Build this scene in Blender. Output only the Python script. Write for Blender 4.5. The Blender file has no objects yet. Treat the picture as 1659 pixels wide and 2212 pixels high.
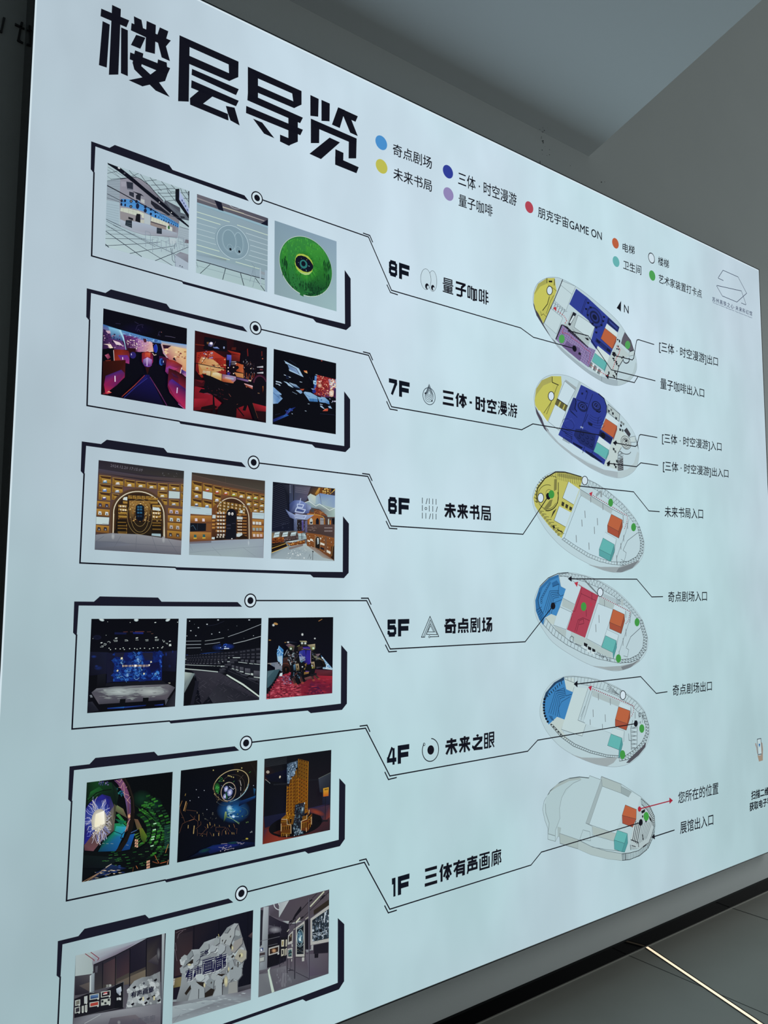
import bpy, bmesh, math, random
from mathutils import Matrix, Vector

SC = bpy.context.scene
COL = SC.collection

# ------------------------------------------------------------------ camera, light, exposure
S = 0.41            # metres per sign unit (one floor row on the sign)
VF = 6.656          # sign-plane height coordinate of the floor
DEPTH = 0.2         # thickness of the light box (sign units)
F_PX, CX, CY = 1674.12, 829.5, 1106.0
RM = [[0.8002753259, -0.0058463070, -0.5996042223],
      [0.0613159582, 0.9955087047, 0.0721302441],
      [0.5964895272, -0.0944893620, 0.7970395250]]
CAM = (-1.36624628, 2.88238184, -5.01378588)


def W(u, v, z=0.0):
    """sign coordinates (right, down, away from the viewer) -> world metres"""
    return Vector((u * S, z * S, (VF - v) * S))


cam_data = bpy.data.cameras.new('camera')
cam = bpy.data.objects.new('camera', cam_data)
COL.objects.link(cam)
SC.camera = cam
cam_data.sensor_fit = 'HORIZONTAL'
cam_data.sensor_width = 36.0
cam_data.lens = F_PX / 1659.0 * 36.0
cam_data.clip_start = 0.02
_x = Vector((RM[0][0], RM[0][2], -RM[0][1]))
_y = -Vector((RM[1][0], RM[1][2], -RM[1][1]))
_z = -Vector((RM[2][0], RM[2][2], -RM[2][1]))
_m = Matrix((_x, _y, _z)).transposed().to_4x4()
_m.translation = W(*CAM)
cam.matrix_world = _m

world = bpy.data.worlds.new('lobby_world')
SC.world = world
world.use_nodes = True
bg = world.node_tree.nodes['Background']
bg.inputs['Color'].default_value = (0.62, 0.68, 0.66, 1)
bg.inputs['Strength'].default_value = 0.21

_ld = bpy.data.lights.new('entrance_daylight', 'AREA')
_ld.shape = 'RECTANGLE'
_ld.size, _ld.size_y = 4.0, 2.4
_ld.energy = 330
_ld.color = (0.94, 1.0, 0.98)
_lo = bpy.data.objects.new('entrance_daylight', _ld)
COL.objects.link(_lo)
_lo.location = (10.5, -5.0, 0.9)
_lo.rotation_euler = (Vector((3.0, 0.0, 1.4)) - Vector((10.5, -5.0, 0.9))).to_track_quat('-Z', 'Y').to_euler()

_cd = bpy.data.lights.new('lobby_ceiling_light', 'AREA')  # added overhead fill, brightens the floor and the wall below the sign
_cd.shape = 'RECTANGLE'
_cd.size, _cd.size_y = 2.0, 2.0
_cd.energy = 85
_cd.color = (0.97, 1.0, 0.97)
_co = bpy.data.objects.new('lobby_ceiling_light', _cd)
COL.objects.link(_co)
_co.location = (5.5, -3.2, 3.4)

SC.view_settings.view_transform = 'Standard'
SC.view_settings.look = 'None'
SC.view_settings.exposure = 0.0
SC.view_settings.gamma = 1.0
SC.view_settings.use_curve_mapping = False


# ------------------------------------------------------------------ helpers
def lin(c):
    c = c / 255.0
    return c / 12.92 if c <= 0.04045 else ((c + 0.055) / 1.055) ** 2.4


def col(h):
    if isinstance(h, (tuple, list)):
        return tuple(h)
    h = h.lstrip('#')
    return tuple(lin(int(h[i:i + 2], 16)) for i in (0, 2, 4)) + (1.0,)


def bsdf(name):
    m = bpy.data.materials.new(name)
    m.use_nodes = True
    return m, m.node_tree.nodes, m.node_tree.links, m.node_tree.nodes['Principled BSDF']


def surface(name, rgb, rough=0.6, noise=0.0, scale=8.0, bump=0.0, spec=0.5, rnoise=0.0):
    m, N, L, b = bsdf(name)
    b.inputs['Roughness'].default_value = rough
    b.inputs['Specular IOR Level'].default_value = spec
    tc = N.new('ShaderNodeTexCoord')
    nz = N.new('ShaderNodeTexNoise')
    nz.inputs['Scale'].default_value = scale
    nz.inputs['Detail'].default_value = 5
    L.new(tc.outputs['Object'], nz.inputs['Vector'])
    mx = N.new('ShaderNodeMix')
    mx.data_type = 'RGBA'
    c = col(rgb)
    mx.inputs[6].default_value = tuple(x * (1 - noise) for x in c[:3]) + (1,)
    mx.inputs[7].default_value = tuple(min(1, x * (1 + noise)) for x in c[:3]) + (1,)
    L.new(nz.outputs['Fac'], mx.inputs['Factor'])
    L.new(mx.outputs[2], b.inputs['Base Color'])
    if rnoise:
        mr = N.new('ShaderNodeMapRange')
        mr.inputs['To Min'].default_value = rough - rnoise
        mr.inputs['To Max'].default_value = rough + rnoise
        L.new(nz.outputs['Fac'], mr.inputs['Value'])
        L.new(mr.outputs['Result'], b.inputs['Roughness'])
    if bump:
        n2 = N.new('ShaderNodeTexNoise')
        n2.inputs['Scale'].default_value = 220
        L.new(tc.outputs['Object'], n2.inputs['Vector'])
        bp = N.new('ShaderNodeBump')
        bp.inputs['Strength'].default_value = bump
        bp.inputs['Distance'].default_value = 0.002
        L.new(n2.outputs['Fac'], bp.inputs['Height'])
        L.new(bp.outputs['Normal'], b.inputs['Normal'])
    return m


_ink = {}


def ink(h):
    """ink printed on the back-lit fabric: it passes the lamp light in its own colour"""
    if h not in _ink:
        m, N, L, b = bsdf('backlit_ink_' + h)
        b.inputs['Base Color'].default_value = tuple(0.06 * x for x in col(h)[:3]) + (1,)
        b.inputs['Roughness'].default_value = 0.75
        b.inputs['Specular IOR Level'].default_value = 0.05
        b.inputs['Emission Color'].default_value = col(h)
        b.inputs['Emission Strength'].default_value = 0.97
        _ink[h] = m
    return _ink[h]


def photo_ink():
    if 'photo' not in _ink:
        m, N, L, b = bsdf('backlit_photo_print')
        a = N.new('ShaderNodeAttribute')
        a.attribute_name = 'print'
        b.inputs['Base Color'].default_value = (0.008, 0.008, 0.008, 1)
        b.inputs['Roughness'].default_value = 0.75
        b.inputs['Specular IOR Level'].default_value = 0.05
        L.new(a.outputs['Color'], b.inputs['Emission Color'])
        b.inputs['Emission Strength'].default_value = 0.97
        _ink['photo'] = m
    return _ink['photo']


def on_sign(p, z=0.0):
    """sign coordinates of a point measured on the photograph"""
    x, y = (p[0] - CX) / F_PX, (p[1] - CY) / F_PX
    d = [RM[0][i] * x + RM[1][i] * y + RM[2][i] for i in range(3)]
    k = (z - CAM[2]) / d[2]
    return (CAM[0] + k * d[0], CAM[1] + k * d[1])


def on_floor(p, v=VF):
    x, y = (p[0] - CX) / F_PX, (p[1] - CY) / F_PX
    d = [RM[0][i] * x + RM[1][i] * y + RM[2][i] for i in range(3)]
    k = (v - CAM[1]) / d[1]
    return (CAM[0] + k * d[0], CAM[2] + k * d[2])


class Z:
    """pixel frame of an enlarged detail: origin and scale"""
    def __init__(self, ox, oy, s):
        self.o, self.s = (ox, oy), s

    def __call__(self, *pts):
        return [(self.o[0] + x * self.s, self.o[1] + y * self.s) for x, y in pts]


def link(name, me, parent=None, mats=(), label=None):
    o = bpy.data.objects.new(name, me)
    COL.objects.link(o)
    for m in mats:
        me.materials.append(m)
    if parent is not None:
        o.parent = parent
        if parent.type == 'EMPTY':
            o.matrix_parent_inverse = Matrix.Translation(-parent.location)
    if label:
        o['label'] = label
    return o


def stroke_quads(pts, w, closed=False):
    """a polyline of constant width as a list of quads (2-D)"""
    out = []
    n = len(pts)
    segs = [(pts[i], pts[(i + 1) % n]) for i in range(n if closed else n - 1)]
    for i, (a, b) in enumerate(segs):
        dx, dy = b[0] - a[0], b[1] - a[1]
        l = math.hypot(dx, dy)
        if l < 1e-9:
            continue
        dx, dy = dx / l, dy / l
        e = w * 0.5
        ea = e * 0.8 if (i > 0 or closed) else 0
        eb = e * 0.8 if (i < len(segs) - 1 or closed) else 0
        a2 = (a[0] - dx * ea, a[1] - dy * ea)
        b2 = (b[0] + dx * eb, b[1] + dy * eb)
        nx, ny = -dy * e, dx * e
        out.append([(a2[0] + nx, a2[1] + ny), (b2[0] + nx, b2[1] + ny), (b2[0] - nx, b2[1] - ny), (a2[0] - nx, a2[1] - ny)])
    return out


def ellipse(cx, cy, a, b, m=0.0, n=36, t0=0.0, t1=360.0):
    r = []
    k = n if abs(t1 - t0) >= 359.9 else n + 1
    for i in range(k):
        t = math.radians(t0 + (t1 - t0) * i / n)
        x = a * math.cos(t)
        r.append((cx + x, cy + b * math.sin(t) + m * x))
    return r


class Print:
    """a flat print on the sign: polygons in sign coordinates, each with its own ink"""
    def __init__(self, z=-0.002):
        self.polys, self.z, self.dz = [], z, 0.0

    def up(self, d=0.00012):
        self.dz -= d

    def uv(self, pts, h):
        self.polys.append((list(pts), h, self.z + self.dz))

    def px(self, pts, h):
        zz = self.z + self.dz
        self.polys.append(([on_sign(p, zz) for p in pts], h, zz))

    def line(self, pts, w, h, closed=False):
        """pts measured on the photograph, w = width in sign units"""
        zz = self.z + self.dz
        for q in stroke_quads([on_sign(p, zz) for p in pts], w, closed):
            self.polys.append((q, h, zz))

    def build(self, name, parent, label=None):
        hs = []
        bm = bmesh.new()
        for pts, h, zz in self.polys:
            if h not in hs:
                hs.append(h)
            vs = [bm.verts.new(W(u, v, zz)) for u, v in pts]
            try:
                f = bm.faces.new(vs)
            except ValueError:
                continue
            f.material_index = hs.index(h)
            f.normal_update()
            if f.normal.y > 0:
                f.normal_flip()
        me = bpy.data.meshes.new(name)
        bm.to_mesh(me)
        bm.free()
        return link(name, me, parent, [ink(h) for h in hs], label)


def box(bm, u0, u1, v0, v1, z0, z1, mi=0):
    c = [bm.verts.new(W(u, v, z)) for z in (z0, z1) for v in (v0, v1) for u in (u0, u1)]
    for q in ((0, 1, 3, 2), (4, 6, 7, 5), (0, 4, 5, 1), (2, 3, 7, 6), (0, 2, 6, 4), (1, 5, 7, 3)):
        f = bm.faces.new([c[i] for i in q])
        f.material_index = mi
    bmesh.ops.recalc_face_normals(bm, faces=bm.faces)


def finish(bm, name, parent=None, mats=(), label=None):
    me = bpy.data.meshes.new(name)
    bm.to_mesh(me)
    bm.free()
    return link(name, me, parent, mats, label)


def flat_text(s, quad, name, parent, h='11121c', bold=0.0, space=1.0, label=None, z=-0.0022):
    """lettering fitted to four corners measured on the photograph (tl, tr, br, bl)"""
    cu = bpy.data.curves.new('lettering', 'FONT')
    cu.body = s
    cu.resolution_u = 3
    cu.offset = 0.0
    cu.space_character = space
    ob = bpy.data.objects.new('lettering', cu)
    COL.objects.link(ob)
    dg = bpy.context.evaluated_depsgraph_get()
    me = bpy.data.meshes.new_from_object(ob.evaluated_get(dg))
    bpy.data.objects.remove(ob)
    bpy.data.curves.remove(cu)
    q = [on_sign(p, z) for p in quad]
    xs = [v.co.x for v in me.vertices]
    ys = [v.co.y for v in me.vertices]
    x0, x1, y0, y1 = min(xs), max(xs), min(ys), max(ys)
    # weight: the same outline laid down again a hair to each side
    bm = bmesh.new()
    d_ = 0.007 + bold * 0.8
    for ox, oy in ((-d_, -d_), (d_, -d_), (d_, d_), (-d_, d_)):
        n0 = len(bm.verts)
        bm.from_mesh(me)
        bm.verts.ensure_lookup_table()
        for v in bm.verts[n0:]:
            v.co.x += ox
            v.co.y += oy
    bm.to_mesh(me)
    bm.free()
    for v in me.vertices:
        a, b = (v.co.x - x0) / (x1 - x0), (y1 - v.co.y) / (y1 - y0)
        p = [(1 - b) * ((1 - a) * q[0][i] + a * q[1][i]) + b * ((1 - a) * q[3][i] + a * q[2][i]) for i in (0, 1)]
        v.co = W(p[0], p[1], z)
    me.materials.clear()
    me.name = name
    return link(name, me, parent, [ink(h)], label)


# heavy square lettering of the sign, drawn as strokes on a 10 x 10 grid (x right, y down)
GLYPH = {
    '量': (.85, '1.3,.4 8.7,.4 8.7,3 1.3,3 1.3,.4;1.3,1.7 8.7,1.7;0,4.1 10,4.1;1.3,5.3 8.7,5.3 8.7,7.5 1.3,7.5 1.3,5.3;1.3,6.4 8.7,6.4;5,5.3 5,9.6;1,8.5 9,8.5;0,9.6 10,9.6'),
    '子': (1.5, '.4,.8 9.6,.8;8.8,.9 5.6,3.4;0,4.9 10,4.9;5.8,3 5.8,8.6 4.8,9.3 1,9.3'),
    '咖': (1.15, '.6,1 .6,9 ;.6,1 2.6,1 2.6,8.4 .6,8.4;4.4,.2 4.4,9.4 ;3.4,2 6.4,2 6.4,9.4 5.4,9.4;7.6,1.6 7.6,9.8;7.6,2 9.5,2 9.5,8.8 7.6,8.8'),
    '啡': (1.1, '.6,1.2 .6,9;.6,1.2 2.8,1.2 2.8,8.4 .6,8.4;5.2,.2 5.2,9.8;7.4,.2 7.4,9.9;3.8,2 5.2,2;3.8,4.8 5.2,4.8;3.6,7.6 5.2,7.6;7.4,2 9.6,2;7.4,4.8 9.6,4.8;7.4,7.6 10,7.6'),
    '三': (1.7, '.2,.9 9.8,.9;.6,5 9.4,5;0,9.1 10,9.1'),
    '体': (1.5, '2.8,.1 .8,4.4;1.9,2.8 1.9,9.9;3.2,2.4 10,2.4;6.6,.1 6.6,9.9;6,3 3.7,7.6;7.2,3 9.5,7.6;5,7.9 8.3,7.9'),
    '·': (6, '5,4.3 5,5.9'),
    '时': (1.5, '.9,.9 3.8,.9 3.8,8.6 .9,8.6 .9,.9;.9,4.7 3.8,4.7;4.8,2.6 10,2.6;8.4,.1 8.4,9.2 6.2,9.2;5.6,4.6 6.6,6.8'),
    '空': (1.4, '5,.1 5,1.6;.8,3.4 .8,1.8 9.2,1.8 9.2,3.4;3.8,2.6 1.4,4.8;6.2,2.6 8.6,4.8;1.2,6 8.8,6;5,6 5,9.2;.2,9.2 9.8,9.2'),
    '漫': (1.1, '.4,.8 1.8,2;.2,4 1.6,5;1.9,6.4 .5,9.7;3.6,.6 8.8,.6 8.8,3.2 3.6,3.2 3.6,.6;3.6,1.9 8.8,1.9;3,4.2 9.6,4.2 9.6,6 3,6 3,4.2;5.2,4.2 5.2,6;7.4,4.2 7.4,6;3.2,7 9,7 3,9.7;4.6,7.6 9.9,9.7'),
    '游': (1.15, '.3,.9 1.5,2;.2,3.8 1.4,4.8;1.6,6.4 .4,9.6;2.4,2.4 5.8,2.4;3.8,.3 3.8,2.4 2.6,9.6;3.6,4.6 5.4,4.6 5.2,9.2 4.2,9.2;7,.3 6.2,3;6.8,1.8 10,1.8;6.6,4 9.4,4 8.2,5.4 8.2,9.4 7,9.4;6.2,6.4 10,6.4'),
    '未': (1.6, '1,1.9 9,1.9;0,4.4 10,4.4;5,0 5,9.9;3.8,5 .8,9.4;6.2,5 9.2,9.4'),
    '来': (1.5, '.8,1.6 9.2,1.6;0,5 10,5;5,0 5,9.9;2.2,2.2 3.4,4.2;7.8,2.2 6.6,4.2;4,5.4 .6,9.4;6,5.4 9.4,9.4'),
    '书': (1.5, '.8,2 8.2,2 8.2,4.9;0,5.2 9.4,5.2 9.4,8.8 7.4,8.8;4.6,.1 4.6,9.9;7.2,.2 9.2,1.4'),
    '局': (1.25, '1.2,.9 8.8,.9 8.8,3.5 1.2,3.5;1.2,.3 1.2,6.6 .5,9.9;1.2,5.2 9.3,5.2 9.3,9.2 7.6,9.2;3.4,7.1 6.8,7.1 6.8,9.2 3.4,9.2 3.4,7.1'),
    '奇': (1.5, '.8,1.2 9.2,1.2;5,.1 4.4,1.4 1.2,3.6;5.6,1.4 9,3.6;0,4.8 10,4.8;1.6,6.4 5.6,6.4 5.6,8.8 1.6,8.8 1.6,6.4;8.6,4.8 8.6,9.2 6.8,9.2'),
    '点': (1.5, '4.8,.1 4.8,3.8;4.8,1.6 9.4,1.6;1.2,3.8 8.8,3.8 8.8,6.4 1.2,6.4 1.2,3.8;1.4,7.6 .4,9.8;3.6,7.6 3.9,9.8;6,7.6 6.5,9.8;8.4,7.6 9.6,9.8'),
    '剧': (1.25, '1,.8 5.8,.8 5.8,3 1,3;1,.3 1,6 .4,9.8;2,4.6 6.4,4.6;3.8,3 3.8,6.2;2.4,6.4 5.6,6.4 5.6,9 2.4,9 2.4,6.4;7.6,.8 7.6,7;9.4,.1 9.4,9.3 7.6,9.3'),
    '场': (1.4, '0,3 3.4,3;1.7,.2 1.7,8.4;0,8.8 3.8,7.8;4,1 8.8,1 5,4.6;4.2,4.6 9.3,4.6 9.3,8.4 8,9.4;6.2,5.2 4.2,9.4;7.8,5.2 6.2,9.4'),
    '之': (1.7, '4.4,.1 6,1.4;1,2.8 9,2.8 8.6,4 2,8.4;0,7 2.4,8.8 10,9.2'),
    '眼': (1.2, '.7,.8 3.5,.8 3.5,9.2 .7,9.2 .7,.8;.7,3.6 3.5,3.6;.7,6.4 3.5,6.4;5,.6 9.2,.6 9.2,5 5,5;5,2.8 9.2,2.8;5.2,.2 5.2,9.4 7,8.6;9.6,6 7.6,7.2;6.4,5.2 9.8,9.6'),
    '有': (1.4, '0,1.9 10,1.9;4.8,.1 3.6,3 .6,6.4;3,4 9,4 9,9.2 7.4,9.2;3,3.6 3,9.9;3,5.9 9,5.9;3,7.7 9,7.7'),
    '声': (1.4, '.4,1.4 9.6,1.4;5,0 5,3.4;1.2,3.4 8.8,3.4;1.4,5 9,5 9,7.8 1.4,7.8;1.4,4.4 1.4,7.6 .5,9.9;5,5 5,7.8'),
    '画': (1.2, '.2,.8 9.8,.8;.8,3 .8,9.4 9.2,9.4 9.2,3;2.8,2.8 7.2,2.8 7.2,7.4 2.8,7.4 2.8,2.8;2.8,5.1 7.2,5.1;5,1 5,7.4'),
    '廊': (1.1, '5.4,0 5.4,1.2;1,1.4 9.8,1.4;1,1.2 1,6 .4,9.8;2.8,3 5.4,3 5.4,6 2.8,6;2.8,4.5 5.4,4.5;2.8,2.6 2.8,9.2 4.6,8.2;4.4,6.6 5.6,9;6.8,2.8 6.8,9.9;6.8,3 9.2,3 8.4,5 9.4,7 9.4,8.2 8,8.2'),
    '8': (2.5, '2.7,1.3 7.3,1.3 8.6,2.4 8.6,3.8 7.6,4.9 2.4,4.9 1.4,3.8 1.4,2.4 2.7,1.3;2.4,4.9 7.6,4.9 8.7,6 8.7,7.6 7.4,8.7 2.6,8.7 1.3,7.6 1.3,6 2.4,4.9'),
    '7': (2.7, '0,1.3 8.2,1.3 8.2,2.4 3.4,10'),
    '6': (2.6, '8.6,3.4 8.6,2.4 7.4,1.3 2.6,1.3 1.4,2.4 1.4,7.6 2.6,8.7 7.4,8.7 8.6,7.6 8.6,5.9 7.6,4.8 1.6,4.8'),
    '5': (2.6, '9.2,1.3 1.4,1.3 1.4,4.6 7.4,4.6 8.6,5.7 8.6,7.6 7.4,8.7 2.6,8.7 1.4,7.6 1.4,6.5'),
    '4': (2.3, '5.6,.2 1,6.4 1,7.4 10,7.4;7,1 7,10'),
    '1': (3.6, '2,1.6 6.4,1.4;6.2,0 6.2,10'),
    'F': (2.8, '1.4,0 1.4,10;1.4,1.4 10,1.4;1.4,5.4 9.2,5.4'),
}


def heavy(s, quad, name, parent, spans, h='12131d', label=None, z=-0.0022):
    q = [on_sign(p, z) for p in quad]
    lo, hi = spans[0][0], spans[-1][1]
    p = Print(z)
    for ch, (a0, a1) in zip(s, spans):
        wdt, data = GLYPH[ch]
        wdt *= 1.0 if ch in '8764F51·量咖啡漫游局剧眼廊画' else 1.1
        a0, a1 = (a0 - lo) / (hi - lo), (a1 - lo) / (hi - lo)
        for part in data.split(';'):
            pts = [tuple(float(k) for k in t.split(',')) for t in part.split()]
            closed = pts[0] == pts[-1] and len(pts) > 2
            if closed:
                pts = pts[:-1]
            for sq in stroke_quads(pts, wdt, closed):
                r = []
                for x, y in sq:
                    x, y = min(10, max(0, x)), min(10, max(0, y))
                    a, b = a0 + (a1 - a0) * x / 10, y / 10
                    r.append(tuple((1 - b) * ((1 - a) * q[0][i] + a * q[1][i]) + b * ((1 - a) * q[3][i] + a * q[2][i]) for i in (0, 1)))
                p.uv(r, h)
    return p.build(name, parent, label)


def homography(src, dst):
    A, B = [], []
    for (x, y), (u, v) in zip(src, dst):
        A.append([x, y, 1, 0, 0, 0, -u * x, -u * y]); B.append(u)
        A.append([0, 0, 0, x, y, 1, -v * x, -v * y]); B.append(v)
    n = 8
    for i in range(n):
        k = max(range(i, n), key=lambda r: abs(A[r][i]))
        A[i], A[k], B[i], B[k] = A[k], A[i], B[k], B[i]
        for r in range(n):
            if r != i:
                f = A[r][i] / A[i][i]
                A[r] = [a - f * c for a, c in zip(A[r], A[i])]
                B[r] -= f * B[i]
    h = [B[i] / A[i][i] for i in range(n)] + [1.0]
    return lambda p: tuple((h[3 * j] * p[0] + h[3 * j + 1] * p[1] + h[3 * j + 2]) / (h[6] * p[0] + h[7] * p[1] + 1) for j in (0, 1))


class Photo:
    """a printed photograph: coloured patches measured in an enlarged detail, cut to its rectangle"""
    def __init__(self, zoom, quad, seed=1):
        self.zm, self.quad = zoom, quad          # quad in photograph pixels: tl, tr, br, bl
        self.faces, self.k = [], 0
        self.rnd = random.Random(seed)
        inv = [((x - zoom.o[0]) / zoom.s, (y - zoom.o[1]) / zoom.s) for x, y in quad]
        self.q = inv

    def clip(self, pts):
        q = self.q
        for i in range(4):
            a, b = q[i], q[(i + 1) % 4]
            ex, ey = b[0] - a[0], b[1] - a[1]
            out = []
            n = len(pts)
            for j in range(n):
                p, r = pts[j], pts[(j + 1) % n]
                dp = ex * (p[1] - a[1]) - ey * (p[0] - a[0])
                dr = ex * (r[1] - a[1]) - ey * (r[0] - a[0])
                if dp >= 0:
                    out.append(p)
                if (dp > 0 > dr) or (dp < 0 < dr):
                    t = dp / (dp - dr)
                    out.append(tuple(p[m] + t * (r[m] - p[m]) for m in range(len(p))))
            pts = out
            if len(pts) < 3:
                return []
        return pts

    def P(self, c, *pts, step=True):
        """patch; c is one colour or one colour per corner"""
        cs = [col(c)] * len(pts) if isinstance(c, (str, tuple)) else [col(x) for x in c]
        r = self.clip([(p[0], p[1]) + tuple(k[:3]) for p, k in zip(pts, cs)])
        if r:
            if step:
                self.k += 1
            self.faces.append((r, self.k))

    def L(self, c, w, *pts):
        self.k += 1
        for q in stroke_quads(list(pts), w):
            self.P(c, *q, step=False)

    def E(self, c, cx, cy, a, b, m=0.0, n=20):
        self.P(c, *ellipse(cx, cy, a, b, m, n))

    def R(self, c, w, cx, cy, a, b, m=0.0, t0=0, t1=360, n=40):
        pts = ellipse(cx, cy, a, b, m, n, t0, t1)
        if t1 - t0 >= 359.9:
            pts.append(pts[0])
        self.L(c, w, *pts)

    def glow(self, c0, c1, cx, cy, a, b, m=0.0, n=20):
        e = ellipse(cx, cy, a, b, m, n)
        self.k += 1
        for i in range(n):
            self.P([c0, c1, c1], (cx, cy), e[i], e[(i + 1) % n], step=False)

    def G(self, quad, x0, x1, y0, y1):
        """cell of a patch given by four corners"""
        def b(a, t):
            return tuple((1 - t) * ((1 - a) * quad[0][i] + a * quad[1][i]) + t * ((1 - a) * quad[3][i] + a * quad[2][i]) for i in (0, 1))
        return b(x0, y0), b(x1, y0), b(x1, y1), b(x0, y1)

    def specks(self, quad, n, w, h, cs, m=0.0):
        self.k += 1
        for _ in range(n):
            (x, y), = self.G(quad, self.rnd.random(), 0, self.rnd.random(), 0)[:1]
            a, b = w * self.rnd.uniform(.4, 1.3), h * self.rnd.uniform(.4, 1.3)
            t = self.rnd.uniform(-.4, .4)
            self.k += 1
            self.P(self.rnd.choice(cs), (x - a, y - b * t - m * a), (x + a * t, y - b), (x + a, y + b * t + m * a), (x - a * t, y + b), step=False)

    def T(self, s, c, quad, bold=0.02):
        """lettering seen inside the photograph"""
        cu = bpy.data.curves.new('lettering', 'FONT')
        cu.body = s
        cu.resolution_u = 1
        cu.offset = 0.0
        ob = bpy.data.objects.new('lettering', cu)
        COL.objects.link(ob)
        me = bpy.data.meshes.new_from_object(ob.evaluated_get(bpy.context.evaluated_depsgraph_get()))
        bpy.data.objects.remove(ob)
        xs = [v.co.x for v in me.vertices]
        ys = [v.co.y for v in me.vertices]
        x0, x1, y0, y1 = min(xs), max(xs), min(ys), max(ys)
        self.k += 1
        for ox, oy in ((-bold, -bold), (bold, -bold), (bold, bold), (-bold, bold)):
            for f in me.polygons:
                pts = []
                for i in f.vertices:
                    v = me.vertices[i].co
                    pts.append(self.G(quad, (v.x + ox - x0) / (x1 - x0), 0, (y1 - v.y - oy) / (y1 - y0), 0)[0])
                self.P(c, *pts, step=False)
        bpy.data.meshes.remove(me)
        bpy.data.curves.remove(cu)

    def build(self, parent, label):
        bm = bmesh.new()
        lay = bm.loops.layers.float_color.new('print')
        for pts, k in self.faces:
            z = -0.0024 - k * 0.00003
            vs, cs = [], []
            for p in pts:
                x, y = self.zm((p[0], p[1]))[0]
                u, v = on_sign((x, y), z)
                vs.append(bm.verts.new(W(u, v, z)))
                cs.append(p[2:5])
            try:
                f = bm.faces.new(vs)
            except ValueError:
                continue
            for lp, c in zip(f.loops, cs):
                lp[lay] = (c[0], c[1], c[2], 1)
            f.normal_update()
            if f.normal.y > 0:
                f.normal_flip()
        return finish(bm, 'printed_photo', parent, [photo_ink()], label)


# ------------------------------------------------------------------ the place
M_WALL = surface('grey_wall_paint', 'a3a9ab', 0.85, 0.04, 3.0, 0.12, 0.25)
M_CEIL = surface('ceiling_paint', 'b9c0c4', 0.9, 0.02, 2.0, 0.06, 0.2)
M_FLOOR = surface('dark_stone_tile', '7f807b', 0.42, 0.10, 5.0, 0.04, 0.4, 0.05)
M_SEAM = surface('tile_joint', '1c2022', 0.7)
M_SKIRT = surface('black_gloss_skirting', '010204', 0.05, 0.1, 6.0, 0, 0.05)
M_BLACK = surface('black_sign_frame', '101319', 0.10, 0.1, 12.0, 0, 0.6)
M_DIRT = surface('wall_dirt', '30373a', 0.9)
M_LETTER = surface('black_wall_letter', '05060a', 0.4)


def structure(o):
    o['kind'] = 'structure'
    return o


# floor: one slab with its tile joints
bm = bmesh.new()
box(bm, -22, 26, VF, VF + 0.3, -22, DEPTH, 0)


def floor_joint(p0, p1, w):
    a, b = on_floor(p0), on_floor(p1)
    du, dz = b[0] - a[0], b[1] - a[1]
    k = 18 / math.hypot(du, dz)
    b = (a[0] + du * k, a[1] + dz * k)
    a = (a[0] - du * k * .001, min(DEPTH - .03, a[1] - dz * k * .001))
    for q in stroke_quads([a, b], w):
        vs = [bm.verts.new(W(u, VF - 0.0015, z)) for u, z in q]
        f = bm.faces.new(vs)
        f.material_index = 1
        f.normal_update()
        if f.normal.z < 0:
            f.normal_flip()


floor_joint((1354, 2062), (1520, 2133), .008)
floor_joint((1577, 1960), (1659, 1987), .012)
floor = structure(finish(bm, 'floor', None, [M_FLOOR, M_SEAM]))

# wall behind the sign, with its dirt flecks
bm = bmesh.new()
box(bm, -22, 26, -14, VF + 0.3, DEPTH, DEPTH + 0.6, 0)
_zd = Z(1150, 220, 250 / 1659)
rd = random.Random(5)
for x, y, a, b in ((150, 560, 14, 10), (155, 585, 8, 14), (140, 690, 8, 8), (247, 686, 5, 5), (247, 756, 6, 7), (145, 750, 4, 4),
                   (112, 865, 5, 18), (112, 895, 3, 22), (545, 915, 5, 4), (990, 1152, 8, 10), (1035, 1148, 5, 6), (500, 1080, 6, 4),
                   (128, 520, 4, 8), (180, 640, 3, 3), (210, 770, 4, 4), (132, 500, 3, 6)):
    pts = []
    for i in range(9):
        t = 2 * math.pi * i / 9
        r = rd.uniform(.6, 1.2)
        pts.append((x + a * r * math.cos(t), y + b * r * math.sin(t)))
    zz = DEPTH - 0.001
    f = bm.faces.new([bm.verts.new(W(*on_sign(p, zz), zz)) for p in _zd(*pts)])
    f.material_index = 1
    f.normal_update()
    if f.normal.y > 0:
        f.normal_flip()
structure(finish(bm, 'wall_back', None, [M_WALL, M_DIRT]))

# lowered ceiling: a slab whose right end runs out at an angle
VS = -1.8772
bm = bmesh.new()
top = []
for u, z in ((-22, DEPTH), (5.349, DEPTH), (5.349 - .3217 * 14, DEPTH - 14), (-22, DEPTH - 14)):
    top.append((u, z))
lo = [bm.verts.new(W(u, VS, z)) for u, z in top]
hi = [bm.verts.new(W(u, VS - .5, z)) for u, z in top]
bm.faces.new(lo)
bm.faces.new(hi)
for i in range(4):
    bm.faces.new((lo[i], lo[(i + 1) % 4], hi[(i + 1) % 4], hi[i]))
bmesh.ops.recalc_face_normals(bm, faces=bm.faces)
# dirt flecks that run on from the wall
for x, y, a, b in ((150, 372, 5, 4), (108, 396, 5, 5), (172, 410, 7, 7), (148, 432, 14, 4), (215, 372, 3, 3)):
    pts = ellipse(x, y, a, b, 0, 9)
    vs = []
    for p in _zd(*pts):
        u, z = on_floor(p, VS + .001)
        vs.append(bm.verts.new(W(u, VS + .001, z)))
    f = bm.faces.new(vs)
    f.material_index = 1
    f.normal_update()
    if f.normal.z > 0:
        f.normal_flip()
structure(finish(bm, 'ceiling', None, [M_CEIL, M_DIRT]))

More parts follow.
